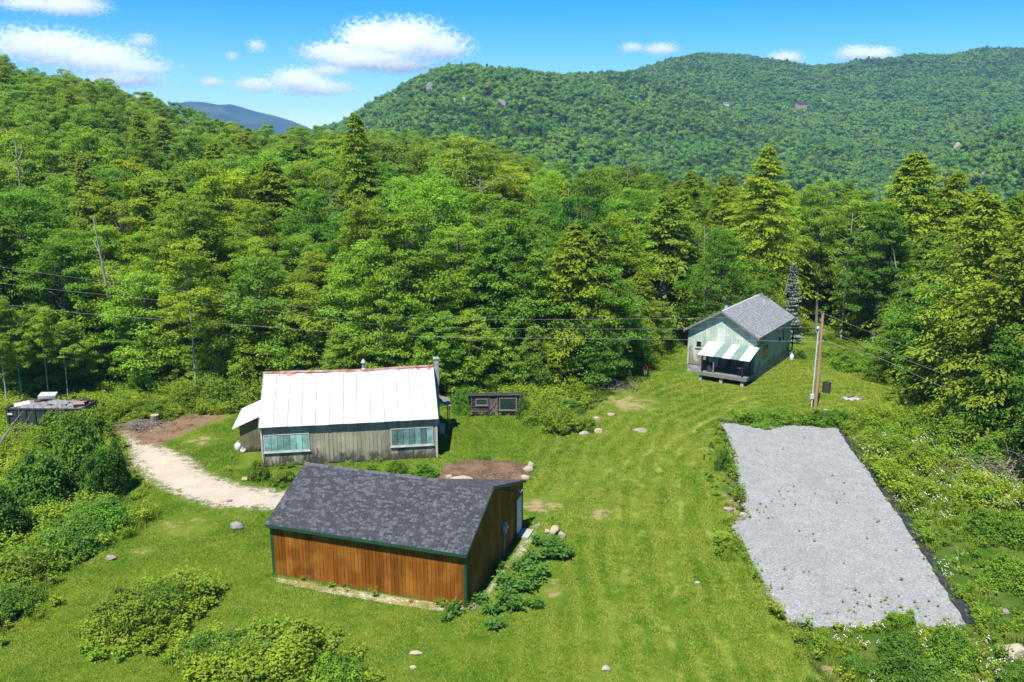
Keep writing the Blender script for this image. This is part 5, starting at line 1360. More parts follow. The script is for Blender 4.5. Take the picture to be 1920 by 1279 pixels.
rock(887, 1142, (.5, .34, .3), 'pinkish stone at the front right corner of the garage', 'field_stone', 22)
rock(866, 1146, (.35, .3, .25), 'small stone left of the garage corner', 'field_stone', 23)
rock(1392, 968, (.6, .45, .35), 'pale stone at the broken left edge of the gravel pad', 'cream_stone', 24)
rock(1378, 990, (.5, .4, .3), 'small stone below the broken left edge of the gravel pad', 'field_stone', 25)
rock(1366, 958, (.7, .5, .35), 'orange-tan stone beside the gravel pad', 'field_stone', 26)
rock(1718, 1028, (.34, .28, .26), 'round pale stone against the black fabric edge', 'cream_stone', 27)
rock(1800, 916, (1.0, .6, .5), 'whitish boulder in the meadow left of the logs', 'cream_stone', 28)
rock(1795, 882, (.8, .5, .45), 'small pale rock in the brambles above the logs', 'grey_stone', 29)
rock(1695, 757, (1.1, .6, .45), 'flat pale rock at the end of the lawn near the right wood', 'cream_stone', 30)
rock(1720, 733, (1.6, .9, .7), 'dark reddish rock in the shade of the right wood', 'grey_stone', 31)
rock(780, 1226, (.6, .34, .18), 'low flat stone in the near lawn below the garage', 'cream_stone', 32)
rock(1136, 1256, (.42, .36, .26), 'tan stone at the bottom of the lawn', 'cream_stone', 33)
rock(774, 1253, (.34, .24, .16), 'smallest flat stone below the low stone in the near lawn', 'cream_stone', 34)
rock(1308, 1093, (.3, .22, .14), 'tiny pale stone in the mown lawn near the gravel pad', 'cream_stone', 35)
rock(460, 900, (.5, .4, .3), 'pale stone in the shrubs at the left corner of the barn', 'cream_stone', 36)
rock(1547, 770, (.5, .35, .25), 'pale stone in the grass at the foot of the utility pole', 'cream_stone', 37)
rock(1885, 1150, (.5, .4, .3), 'grey stone half hidden in weeds near the right edge', 'grey_stone', 38)

# ---- utility pole with conduit
pb_ = G(1529, 763); pole = empty('utility_pole', pb_)
tag(pole, 'brown wooden utility pole with a white conduit beside the green house', 'utility pole')
w = MB(); w.tube([(0, 0, -.2), (.0, 0, 4), (-.03, 0, 8.1)], [.155, .14, .115], 10); w.build('shaft', MAT['pole_wood'], pole)
cd = MB(); cd.tube([(-.36, -.05, 0), (-.34, -.05, 3.4), (-.32, -.05, 6.75)], .062, 8); cd = cd.build('conduit', MAT['pipe_white'], pole)
w = MB(); w.tube([(-.32, -.05, 6.75), (-.38, -.12, 7.0), (-.5, -.22, 6.9)], [.08, .1, .06], 8); w.build('weatherhead', MAT['pipe_white'], cd)
for z in (.9, 2.0, 3.1, 4.2, 5.3, 6.3):
    w = MB(); w.box((-.34, -.07, z), (-.09, -.03, z + .04)); w.build('bracket', MAT['galvanised'], cd)
w = MB(); w.box((-.56, -.16, .75), (-.24, .05, 1.15)); w.build('meter_box', MAT['pipe_white'], pole)
for z, x in ((7.55, -.22), (6.7, .2), (5.75, .17), (5.68, -.2)):
    w = MB(); w.tube([(0, 0, z), (x, -.02, z)], .02, 5); w.lathe([(.03, 0), (.06, .03), (.045, .08), (.06, .12), (.02, .16)], (x, -.02, z - .04), 8); w.build('insulator', MAT['grey_plastic'], pole)
w = MB(); w.box((-.55, -.1, 6.55), (-.2, .12, 7.05)); w.build('junction_box', MAT['galvanised'], pole)
w = MB(); w.tube([(.02, 0, 8.1), (.02, 0, 8.22)], .05, 6); w.build('pole_cap', MAT['galvanised'], pole)

def wire(label, pts, r=.008, group='power lines to the utility pole'):
    P = [Vector(p) for p in pts]; out = []
    for i in range(len(P) - 1):
        p0, p1, p2, p3 = P[max(i - 1, 0)], P[i], P[i + 1], P[min(i + 2, len(P) - 1)]
        for t in np.linspace(0, 1, 9)[:-1]:
            out.append(0.5 * ((2 * p1) + (p2 - p0) * t + (2 * p0 - 5 * p1 + 4 * p2 - p3) * t * t + (3 * p1 - p0 - 3 * p2 + p3) * t ** 3))
    out.append(P[-1]); w = MB(); w.tube(out, r, 5); o = w.build('power_line', MAT['wire']); tag(o, label, 'wire', group); return o
yp = pb_.y
wire('topmost overhead wire running left from the utility pole across the wood', [pb_ + Vector((0, 0, 8.18)), AT(1280, 597, 70.5), AT(760, 596, 70.2), AT(479, 562, 70), AT(208, 529, 70), AT(0, 500, 70), AT(-260, 450, 70)])
wire('middle overhead wire running left from the utility pole past the house', [pb_ + Vector((-.22, 0, 7.0)), AT(1280, 617, 70.5), AT(760, 612, 70.2), AT(479, 579, 70), AT(270, 560, 70), AT(0, 531, 70), AT(-260, 490, 70)])
wire('lowest dark cable running left from the utility pole in front of the house', [pb_ + Vector((-.2, 0, 5.75)), AT(1280, 637, 70.5), AT(760, 630, 70.2), AT(462, 610, 70), AT(197, 591, 70), AT(84, 580, 70), AT(-260, 540, 70)], .011)
wire('upper overhead wire running right from the utility pole over the brush', [pb_ + Vector((0, 0, 8.18)), AT(1682, 643, 66), AT(1755, 667, 64), AT(1920, 728, 60), AT(2080, 790, 57)])
wire('middle overhead wire running right from the utility pole towards the edge', [pb_ + Vector((.2, 0, 6.75)), AT(1678, 667, 66), AT(1804, 714, 63), AT(1920, 753, 60), AT(2080, 815, 57)])
wire('lowest cable running right from the utility pole down to the edge', [pb_ + Vector((.17, 0, 5.8)), AT(1640, 668, 67), AT(1755, 720, 64), AT(1820, 745, 62.5), AT(1980, 805, 59)], .011)

# ---- burn barrel, fire pit, marker post, jugs, bin
def drum(x, y, z, r, h, mat, label, cat='barrel', name='barrel', parts=True):
    e = empty(name, (x, y, z)); w = MB(); pr = [(r * .96, 0), (r, .03), (r, h * .33 - .03), (r * 1.04, h * .33), (r, h * .33 + .03), (r, h * .66 - .03), (r * 1.04, h * .66), (r, h * .66 + .03), (r, h - .03), (r * 1.03, h), (r * .9, h), (r * .88, h - .12)]
    w.lathe(pr, (0, 0, 0), 16); w.build('shell', MAT[mat], e)
    w = MB(); w.tube([(r * 1.0 * math.cos(t), r * 1.0 * math.sin(t), h) for t in np.linspace(0, 6.283, 17)], .018, 5); w.build('rim', MAT['galvanised'] if mat != 'drum_dark' else MAT['black_metal'], e)
    tag(e, label, cat); return e
b_ = G(1549, 736); drum(b_.x, b_.y, 0, .36, .92, 'drum_dark', 'dark burn barrel standing right of the utility pole')
f_ = G(1596, 748); fp = empty('fire_pit', f_); tag(fp, 'fire pit of pale ash and stones on the lawn right of the utility pole', 'fire pit')
w = MB(); rr = random.Random(4)
n = 22; w.add([(0, 0, .10)] + [((.75 + .2 * rr.random()) * math.cos(t), (.5 + .15 * rr.random()) * math.sin(t), .03) for t in np.linspace(0, 6.283, n, endpoint=False)], [(0, 1 + i, 1 + (i + 1) % n) for i in range(n)]); w.build('ash_bed', MAT['ash'], fp)
for k in range(9):
    t = k * .7; w = MB(); x, y = .85 * math.cos(t), .6 * math.sin(t); s = .11 + rr.random() * .06
    w.lathe([(s * .6, 0), (s, s * .4), (s * .8, s * .9), (s * .3, s * 1.1)], (x, y, 0), 6); w.build('ring_stone', MAT['grey_stone'], fp)
w = MB(); w.tube([(-.3, .05, .1), (.3, .2, .2)], .06, 6); w.build('charred_log', MAT['black_metal'], fp)
m_ = G(1320, 864); mk = MB(); mk.tube([(0, 0, -.05), (0, 0, .42)], .05, 6); mk.tube([(0, 0, .42), (0, 0, .46)], [.065, .05], 6); mk = mk.build('marker_post', MAT['black_metal']); mk.location = m_; tag(mk, 'short dark marker post in the grass left of the gravel pad', 'post')
def jug(px, py, r, h, label, z=0.0, tilt=0.0, pos=None):
    e = empty('water_jug', pos or G(px, py, z)); w = MB(); w.lathe([(r * .9, 0), (r, .04), (r, h * .62), (r * .85, h * .74), (r * .3, h * .88), (r * .28, h)], (0, 0, 0), 14); w.build('bottle', MAT['jug_white'], e, True)
    w = MB(); w.lathe([(r * .33, 0), (r * .33, .05)], (0, 0, h), 10); w.build('cap', MAT['grey_plastic'], e); e.rotation_euler = (tilt, 0, 0); tag(e, label, 'jug'); return e
jug(447, 843, .26, .62, 'white jug standing at the lean-to wall of the barn')
jug(457, 848, .2, .42, 'smaller white jug right of the other at the lean-to wall', tilt=.5)
jug(1484, 676, .22, .8, 'white jug standing behind the right rear corner of the green house')
g_ = G(829, 819); bn = empty('utility_box', g_, .16); tag(bn, 'small grey metal box on legs against the right end of the barn', 'box')
w = MB(); w.box((-.2, -.2, .35), (.2, .2, .95)); w.build('cabinet', MAT['galvanised'], bn); w = MB(); w.slab([(-.25, -.25, .99), (.25, -.25, .99), (.25, .25, 1.03), (-.25, .25, 1.03)], .03); w.build('lid', MAT['galvanised'], bn)
for sx in (-.16, .16):
    for sy in (-.16, .16): w = MB(); w.box((sx - .025, sy - .025, 0), (sx + .025, sy + .025, .35)); w.build('leg', MAT['galvanised'], bn)

# ---- things on the porch
def on_porch(x, y, z=FZ - .002):
    v = house.matrix_basis @ Vector((x, y, z)) if False else Matrix.Translation(house.location) @ Matrix.Rotation(house.rotation_euler.z, 4, 'Z') @ Vector((x, y, z)); return v
v = on_porch(px0 + .45, -1.55); drum(v.x, v.y, v.z, .3, .88, 'drum_dark', 'dark drum at the left end of the house porch')
v = on_porch(px0 + 1.0, -1.9); drum(v.x, v.y, v.z, .29, .8, 'drum_dark', 'second dark drum on the porch, nearer the front edge')
def porch_chair(x, y, rz, label):
    e = empty('chair', on_porch(x, y), house.rotation_euler.z + rz)
    w = MB(); w.box((-.25, -.24, .40), (.25, .24, .44)); w.build('seat', MAT['drum_dark'], e)
    w = MB(); w.hexa([(-.25, .22, .46), (.25, .22, .46), (.25, .26, .46), (-.25, .26, .46), (-.25, .34, 1.0), (.25, .34, 1.0), (.25, .38, 1.0), (-.25, .38, 1.0)]); w.build('backrest', MAT['drum_dark'], e)
    for sx in (-.22, .22):
        for sy in (-.2, .2): w = MB(); w.tube([(sx, sy, 0), (sx, sy, .41)], .02, 5); w.build('leg', MAT['black_metal'], e)
        w = MB(); w.tube([(sx, -.2, .4), (sx, -.2, .64), (sx, .28, .66)], .02, 5); w.build('arm', MAT['black_metal'], e)
    tag(e, label, 'chair')
porch_chair(-1.0, -1.2, .5, 'dark chair at the right end of the house porch')
porch_chair(-2.4, -.9, -.2, 'dark chair by the wall in the middle of the house porch')
e = empty('grill', on_porch(-.75, -2.1), house.rotation_euler.z); tag(e, 'black kettle grill at the front right corner of the house porch', 'grill')
w = MB(); w.lathe([(.08, .62), (.24, .7), (.28, .82), (.27, .84), (.22, .96), (.06, 1.04)], (0, 0, 0), 14); w.build('kettle', MAT['black_metal'], e)
for t in (0.3, 2.4, 4.5): w = MB(); w.tube([(.1 * math.cos(t), .1 * math.sin(t), .66), (.3 * math.cos(t), .3 * math.sin(t), 0)], .016, 5); w.build('leg', MAT['black_metal'], e)

# ---- debris in the dumpster
def in_dump(x, y, z): return Matrix.Translation(dump.location) @ Matrix.Rotation(dump.rotation_euler.z, 4, 'Z') @ Vector((x, y, z))
xs_ = np.linspace(.1, dl - .1, 40); ys_ = np.linspace(.1, dw - .1, 14); X2, Y2 = np.meshgrid(xs_, ys_)
Z2 = 1.45 + .55 * fbm(X2 * 1.1, Y2 * 1.3, 91) + .25 * np.sin(X2 / dl * 3.14) ; i2 = np.arange(X2.size).reshape(X2.shape)
Z2[0] = Z2[-1] = 1.35; Z2[:, 0] = Z2[:, -1] = 1.3
o = bpy.data.objects.new('debris_heap', np_mesh('debris_heap', np.stack([X2, Y2, Z2 + .05 * np.random.default_rng(2).normal(size=X2.shape)], -1).reshape(-1, 3), np.stack([i2[:-1, :-1], i2[:-1, 1:], i2[1:, 1:], i2[1:, :-1]], -1).reshape(-1, 4), mats=[MAT['rubbish']])); link(o)
o.location = dump.location; o.rotation_euler = dump.rotation_euler; tag(o, kind='stuff')
def debris(x, y, z, size, rot, mat, label, name, cat):
    w = MB(); a = [s / 2 for s in size]; k = .12
    w.hexa([(-a[0], -a[1], -a[2]), (a[0], -a[1] * (1 - k), -a[2]), (a[0] * (1 - k), a[1], -a[2]), (-a[0], a[1], -a[2]), (-a[0] * .95, -a[1], a[2]), (a[0], -a[1], a[2]), (a[0] * .9, a[1] * .95, a[2]), (-a[0], a[1], a[2] * .8)])
    o = w.build(name, MAT[mat]); o.location = in_dump(x, y, z); o.rotation_euler = (rot[0], rot[1], rot[2] + dump.rotation_euler.z); tag(o, label, cat)
debris(dl * .42, 1.7, 2.42, (1.3, .9, .28), (.1, .05, .2), 'foam_white', 'white foam slab on top of the dumpster load', 'foam_slab', 'foam slab')
debris(dl * .16, .7, 2.0, (1.2, .7, .12), (.2, -.1, .5), 'foam_white', 'crumpled white sheet at the left end of the dumpster load', 'torn_sheet', 'sheet')
debris(dl * .30, 1.3, 2.08, (.9, .6, .2), (-.2, .2, 1.1), 'pink_board', 'tan board scrap left of the foam slab in the dumpster', 'board_scrap', 'board')
debris(dl * .82, 1.1, 2.0, (1.9, .14, .05), (0, -.12, .25), 'peeled_log', 'long pale plank lying on the right end of the dumpster load', 'plank', 'plank')
debris(dl * .9, .8, 1.98, (.8, .5, .3), (.3, .1, .6), 'pink_board', 'pinkish insulation piece at the right end of the dumpster', 'insulation_piece', 'insulation')
debris(dl * .62, 1.0, 2.05, (1.5, .9, .06), (.1, .08, -.2), 'galvanised', 'bent grey metal sheet in the middle of the dumpster load', 'metal_sheet', 'metal sheet')
debris(dl * .94, 1.5, 2.05, (.45, .4, .4), (.2, .3, .1), 'drum_dark', 'dark lump at the far right corner of the dumpster load', 'rubbish_bag', 'rubbish bag')

# ---- stump and dug-up roots beside the driveway
s_ = G(291, 795); st = empty('tree_stump', s_); tag(st, 'grey cut tree stump in the dug soil by the driveway', 'stump')
w = MB(); w.tube([(0, 0, -.1), (0, 0, .25), (.02, 0, .75)], [.5, .38, .34], 11); w.build('trunk', MAT['bark'], st)
w = MB(); w.tube([(.02, 0, .752), (.02, 0, .765)], .33, 11); w.build('cut_face', MAT['cut_wood'], st)
for k in range(6):
    t = k * 1.05; w = MB(); w.tube([(.3 * math.cos(t), .3 * math.sin(t), .18), (.7 * math.cos(t), .7 * math.sin(t), .03), (1.05 * math.cos(t + .2), 1.05 * math.sin(t + .2), -.08)], [.14, .09, .03], 5); w.build('root', MAT['bark'], st)
def brush_pile(px, py, rx, ry, h, n, seed, label, mat='dry_stick', name='brush_pile', thick=.028, L=1.6):
    rr = random.Random(seed); w = MB()
    for _ in range(n):
        a = rr.uniform(0, 6.28); x, y = rr.gauss(0, rx * .5), rr.gauss(0, ry * .5); z = max(0.02, h * (1 - (x / rx) ** 2 * .6 - (y / ry) ** 2 * .6)) * rr.random(); l = L * rr.uniform(.5, 1.2); t = rr.uniform(-.25, .45)
        p0 = Vector((x - math.cos(a) * l / 2, y - math.sin(a) * l / 2, max(.02, z - t * l / 2))); p1 = Vector((x + math.cos(a) * l / 2, y + math.sin(a) * l / 2, max(.02, z + t * l / 2)))
        w.tube([p0, (p0 + p1) / 2 + Vector((rr.gauss(0, .06), rr.gauss(0, .06), rr.gauss(0, .06))), p1], [thick * rr.uniform(.7, 1.4), thick * .8, thick * .3], 4, cap=False)
    o = w.build(name, MAT[mat]); o.location = G(px, py); tag(o, label, 'brush pile'); return o
brush_pile(262, 802, 1.6, 1.2, .5, 70, 1, 'heap of brown roots and sticks left of the tree stump')
brush_pile(1150, 728, 2.4, 1.8, .8, 90, 2, 'tangle of dead sticks under the trees left of the brown soil patch')
brush_pile(1895, 892, 2.6, 2.2, 1.5, 150, 3, 'large grey brush pile at the right edge above the logs', L=2.4)
brush_pile(1770, 872, 1.6, 1.2, .6, 60, 4, 'small pile of brown twigs in the meadow left of the logs')
brush_pile(1690, 705, 2.0, 1.4, .7, 70, 5, 'grey tangle of twigs at the foot of the right wood')
# logs
def log(px, py, L, r, rz, tilt, label, mat='peeled_log', dz=0):
    e = empty('log', G(px, py) + Vector((0, 0, r + dz)), rz); e.rotation_euler = (0, tilt, rz)
    w = MB(); w.tube([(-L / 2, 0, 0), (0, .03, 0), (L / 2, 0, 0)], [r, r * .95, r * .82], 9, cap=False); w.build('bark_shell', MAT[mat], e)
    for s in (-1, 1): w = MB(); rr_ = (r if s < 0 else r * .82) * .98; w.tube([(s * L / 2 - s * .02, 0, 0), (s * L / 2 + s * .004, 0, 0)], rr_, 9); w.build('cut_end', MAT['cut_wood'], e)
    tag(e, label, 'log', 'logs dumped at the meadow edge')
a_ = math.atan2(*( (G(1884, 945) - G(1842, 895)).yx ))
log(1862, 928, 4.6, .17, a_, 0, 'long peeled log lowest in the pile at the right meadow edge')
log(1872, 922, 4.0, .15, a_ + .08, 0, 'long pale log beside the lowest one at the right meadow edge', dz=.05)
log(1852, 908, 3.4, .13, a_ - .12, .06, 'thinner log at the upper end of the pile at the meadow edge', dz=.22)
log(1790, 868, 2.2, .11, 1.0, .08, 'short pale log poking from the meadow left of the pile')
log(1866, 948, 2.0, .12, a_ + .3, 0, 'short reddish log at the lower end of the pile', 'cut_wood')

# ---- bare branches reaching in at the left edge
def dead_branch(label, pts, seed, n=6):
    e = empty('dead_branch', pts[0]); rr = random.Random(seed); P = [Vector(p) - Vector(pts[0]) for p in pts]
    w = MB(); w.tube(P, [.06, .045, .02][:len(P)], 6); w.build('limb', MAT['dry_stick'], e)
    for _ in range(n):
        q = P[0].lerp(P[-1], rr.uniform(.3, .95)); d = (P[-1] - P[0]).normalized(); dd = Vector((d.x + rr.gauss(0, .5), d.y + rr.gauss(0, .5), d.z + rr.gauss(0, .5))) * rr.uniform(.5, 1.2)
        w = MB(); w.tube([q, q + dd * .6, q + dd], [.02, .014, .005], 4, cap=False); w.build('twig', MAT['dry_stick'], e)
    tag(e, label, 'branch')
b0 = G(-14, 850); dead_branch('bare grey branch rising over the bushes at the left edge', [b0, AT(20, 800, b0.y + .4), AT(44, 770, b0.y + .8)], 1)
b0 = G(-20, 865); dead_branch('lower bare branch arching right over the bushes at the left edge', [b0, AT(18, 805, b0.y + .2), AT(48, 798, b0.y + .8)], 2, 4)

# ---- black fabric along the gravel pad
def fabric(label, pts, wid, seed):
    """a loose strip with wrinkles laid along a line on the ground"""
    r = np.random.default_rng(seed); P = np.array([G(*p)[:2] for p in pts]); seg = np.linalg.norm(np.diff(P, axis=0), axis=1); s = np.concatenate([[0], np.cumsum(seg)]); n = int(s[-1] / .18)
    t = np.linspace(0, s[-1], n); x = np.interp(t, s, P[:, 0]); y = np.interp(t, s, P[:, 1]); d = np.stack([np.gradient(x), np.gradient(y)], -1); d = unit(d); nr = np.stack([d[:, 1], -d[:, 0]], -1)
    rows = []
    for k, u in enumerate(np.linspace(-.5, .5, 7)):
        off = u * wid * (0.75 + .5 * fbm(t / 1.7, t * 0 + 1, seed)) + (fbm(t / .6, t * 0 + k, seed + 3) - .5) * .22
        z = .035 + .07 * fbm(t / .35, t * 0 + u * 3, seed + 5) + .05 * (1 - abs(u) * 2)
        rows.append(np.stack([x + nr[:, 0] * off, y + nr[:, 1] * off, z], -1))
    V = np.stack(rows); i = np.arange(V.shape[0] * V.shape[1]).reshape(V.shape[:2])
    o = bpy.data.objects.new('weed_fabric', np_mesh('weed_fabric', V.reshape(-1, 3), np.stack([i[:-1, :-1], i[:-1, 1:], i[1:, 1:], i[1:, :-1]], -1).reshape(-1, 4), mats=[MAT['fabric_black']], smooth_shade=True)); link(o)
    tag(o, label, 'weed fabric'); return o
fabric('long strip of black weed fabric along the right edge of the gravel pad', [(1578, 806), (1612, 852), (1652, 908), (1700, 975), (1758, 1068), (1826, 1172)], .62, 1)
fabric('short scrap of black weed fabric at the far left corner of the gravel pad', [(1346, 789), (1376, 793)], .6, 2)
fabric('narrow rumpled black fabric edge along the left side of the gravel pad', [(1352, 800), (1366, 830), (1374, 870), (1380, 905), (1390, 950), (1394, 968)], .16, 3)

# ---- stony strip along the garage
def strip_sheet(name, pts, mat, z=.008, feather=.35):
    return tag(sheet(name, np.array([G(*p)[:2] for p in pts]), z, mat, cell=.16, feather=feather, relief=.03), kind='structure')
strip_sheet('gravel_strip', [(878, 1138), (905, 1118), (955, 1050), (1000, 985), (1016, 978), (1006, 1000), (985, 1040), (958, 1060), (905, 1132)], feathered('pebble_strip', (0.40, 0.36, 0.31), (0.28, 0.25, 0.22), (0.46, 0.42, 0.36), 7.0, cell=9.0, bump=.9))
strip_sheet('stone_apron', [(510, 1082), (560, 1088), (700, 1112), (876, 1140), (862, 1152), (740, 1134), (600, 1110), (520, 1092)], feathered('apron_stones', (0.50, 0.42, 0.31), (0.36, 0.29, 0.18), (0.42, 0.24, 0.12), 4.0, cell=7.0, bump=.9))

# ---- far houses and bare places on the hills
def far_place(px, py):
    """where the line of sight meets the hills"""
    r = ray(px, py); t = np.arange(450, 2600, 2.0); z = CAM_H + r[2] * t / r[1]; h = hill(r[0] * t / r[1], t); k = np.argmax(h > z)
    return Vector((r[0] * t[k] / r[1], t[k], float(h[k])))
def far_house(px, py, w_, d_, h_, wall, label, rz=.3):
    p = far_place(px, py); e = empty('far_house', p + Vector((0, -10, 4)), rz); tag(e, label, 'house', 'houses on the far hills')
    m = MB(); m.box((-w_ / 2, -d_ / 2, -4), (w_ / 2, d_ / 2, h_)); m.prism([(-w_ / 2, -d_ / 2, h_ - .01), (-w_ / 2, d_ / 2, h_ - .01), (-w_ / 2, 0, h_ + d_ * .35)], (w_, 0, 0)); m.build('wall', MAT[wall], e)
    m = MB(); m.slab([(-w_ / 2 - .6, -d_ / 2 - .6, h_ - .25), (w_ / 2 + .6, -d_ / 2 - .6, h_ - .25), (w_ / 2 + .6, 0, h_ + d_ * .35 + .2), (-w_ / 2 - .6, 0, h_ + d_ * .35 + .2)], .2); m.slab([(w_ / 2 + .6, d_ / 2 + .6, h_ - .25), (-w_ / 2 - .6, d_ / 2 + .6, h_ - .25), (-w_ / 2 - .6, 0, h_ + d_ * .35 + .2), (w_ / 2 + .6, 0, h_ + d_ * .35 + .2)], .2); m.build('roof', MAT['tar_paper'], e)
    for x in (-w_ * .28, w_ * .05, w_ * .33): m = MB(); m.box((x - .7, -d_ / 2 - .06, h_ * .35), (x + .7, -d_ / 2 - .01, h_ * .75)); m.build('window', MAT['dark_glass'], e)
far_house(1497, 207, 15, 9, 5, 'peeled_log', 'small brown house alone on the far hillside below the long ridge')
far_house(1358, 205, 7, 6, 7, 'white_paint', 'tiny white house on the far hillside left of the brown one', .1)
def outcrop(px, py, s, label, mat='grey_stone', seed=1):
    o = rock(960, 700, s, label, mat, seed, 'rock_outcrop'); p = far_place(px, py); o.location = p + Vector((0, -6, s[2] * .3)); o['group'] = 'outcrops on the far hills'; return o
outcrop(808, 176, (9, 6, 14), 'pale rock outcrop high on the left face of the rounded hill', 'grey_stone', 41)
outcrop(870, 202, (7, 5, 12), 'small pale outcrop in the middle of the rounded hill', 'field_stone', 42)
outcrop(940, 203, (9, 5, 9), 'small light outcrop right of the middle of the rounded hill', 'grey_stone', 43)
outcrop(1787, 293, (9, 5, 17), 'bright bare sandy bank on the far hillside at the right', 'cream_stone', 44)
outcrop(1833, 340, (6, 4, 9), 'small pale rock on the far hillside below the sandy bank', 'grey_stone', 45)
outcrop(1893, 337, (4, 4, 7), 'tiny white spot of rock on the far hillside at the right edge', 'cream_stone', 46)

# ---- person in red by the wood
def skin_obj(name, verts, edges, radii, mat, parent, sub=2):
    me = bpy.data.meshes.new(name); me.from_pydata(verts, edges, []); me.materials.append(MAT[mat])
    o = bpy.data.objects.new(name, me); link(o, parent)
    md = o.modifiers.new('skin', 'SKIN'); md.use_smooth_shade = True
    if not me.skin_vertices: 
        me.attributes.new('skin', 'FLOAT', 'POINT') if False else None
    if me.skin_vertices:
        for k, r in enumerate(radii): me.skin_vertices[0].data[k].radius = r if hasattr(r, '__len__') else (r, r)
        me.skin_vertices[0].data[0].use_root = True
    s = o.modifiers.new('sub', 'SUBSURF'); s.levels = sub; s.render_levels = sub
    return o
simple('skin', (0.55, 0.33, 0.24), None, 2, .6); simple('red_cloth', (0.80, 0.03, 0.05), (0.65, 0.02, 0.035), 3, .85); simple('grey_cloth', (0.60, 0.58, 0.56), (0.50, 0.48, 0.47), 3, .9); simple('hair_dark', (0.05, 0.03, 0.02), None, 4, .6); simple('shoe', (0.06, 0.06, 0.065), None, 3, .6)
def make_person(px, py, height, rz, label):
    k = height / 1.70; e = empty('person', G(px, py), rz); e.scale = (k, k, k); tag(e, label, 'person')
    # skeleton, facing -y: pelvis root, spine, head, arms, legs, fingers
    V = []; E_ = []; Rr = []
    def v(p, r, parent=None):
        V.append(p); Rr.append(r)
        if parent is not None: E_.append((parent, len(V) - 1))
        return len(V) - 1
    pel = v((0, 0, .92), (.15, .11)); wa = v((0, 0, 1.05), (.135, .10), pel); chs = v((0, 0, 1.25), (.16, .11), wa); up = v((0, 0, 1.38), (.12, .09), chs); nk = v((0, -.01, 1.46), .052, up); jaw = v((0, -.03, 1.54), (.06, .07), nk); hd = v((0, -.02, 1.62), (.078, .095), jaw); v((0, -.015, 1.685), (.05, .065), hd)
    v((0, -.115, 1.585), .012, jaw)      # nose
    hands = []
    for s in (-1, 1):
        sh = v((s * .18, 0, 1.36), .058, up); el = v((s * .25, .01, 1.10), .042, sh); wr = v((s * .24, -.14 if s > 0 else -.06, .88 if s < 0 else .98), .027, el); pm = v((s * .235, -.17 if s > 0 else -.075, .81 if s < 0 else .93), .032, wr)
        d = Vector(V[pm]) - Vector(V[wr]); d.normalize()
        for f in range(4):
            b = Vector(V[pm]) + d * .035 + Vector((0, (f - 1.5) * .019, 0)); i1 = v(tuple(b + d * .02), .009, pm); v(tuple(b + d * (.055 + .008 * (1.5 - abs(f - 1.5))) + Vector((-s * .015, 0, 0))), .0075, i1)
        t = Vector(V[wr]) + d * .03 + Vector((-s * .02, -.035, 0)); i1 = v(tuple(t), .010, wr); v(tuple(t + d * .035 + Vector((0, -.012, 0))), .008, i1)
    for s in (-1, 1):
        hip = v((s * .09, 0, .86), .095, pel); kn = v((s * .11, -.02 - s * .03, .48), .062, hip); an = v((s * .125, .02 - s * .06, .08), .038, kn); v((s * .135, -.12 - s * .06, .03), .035, an)
    skin_obj('body', V, E_, Rr, 'skin', e)
    V2 = []; E2 = []; R2 = []
    def v2(p, r, parent=None):
        V2.append(p); R2.append(r)
        if parent is not None: E2.append((parent, len(V2) - 1))
        return len(V2) - 1
    a = v2((0, 0, .90), (.175, .135)); b = v2((0, 0, 1.08), (.165, .13), a); c = v2((0, 0, 1.26), (.185, .135), b); d_ = v2((0, 0, 1.41), (.12, .10), c); v2((0, 0, 1.455), .075, d_)
    for s in (-1, 1):
        sh = v2((s * .185, 0, 1.365), .075, d_); el = v2((s * .25, .01, 1.10), .058, sh); v2((s * .242, -.125 if s > 0 else -.05, .90 if s < 0 else .995), .045, el)
    skin_obj('jacket', V2, E2, R2, 'red_cloth', e)
    V2.clear(); E2.clear(); R2.clear()
    a = v2((0, 0, .93), (.16, .122))
    for s in (-1, 1):
        hip = v2((s * .09, 0, .84), .108, a); kn = v2((s * .11, -.02 - s * .03, .48), .078, hip); v2((s * .125, .018 - s * .06, .09), .06, kn)
    skin_obj('trousers', V2, E2, R2, 'grey_cloth', e)
    for s in (-1, 1):
        skin_obj('shoe', [(s * .125, .04 - s * .06, .045), (s * .13, -.06 - s * .06, .045), (s * .137, -.15 - s * .06, .035)], [(0, 1), (1, 2)], [.045, .047, .038], 'shoe', e, 1)
    skin_obj('hair', [(0, .03, 1.60), (0, .02, 1.69), (0, -.05, 1.705)], [(0, 1), (1, 2)], [(.085, .07), (.078, .07), (.06, .035)], 'hair_dark', e, 1)
    for s in (-1, 1):
        w = MB(); w.lathe([(.004, -.006), (.011, 0), (.004, .006)], (s * .03, -.112, 1.615), 6); w.build('eye', MAT['dark_void'], e)
    w = MB(); w.box((-.025, -.108, 1.535), (.025, -.098, 1.545)); w.build('mouth', MAT['red_cloth'], e)
    return e
make_person(1210, 706, 1.27, -.35, 'small person in a red jacket and grey trousers standing at the dark wood edge')
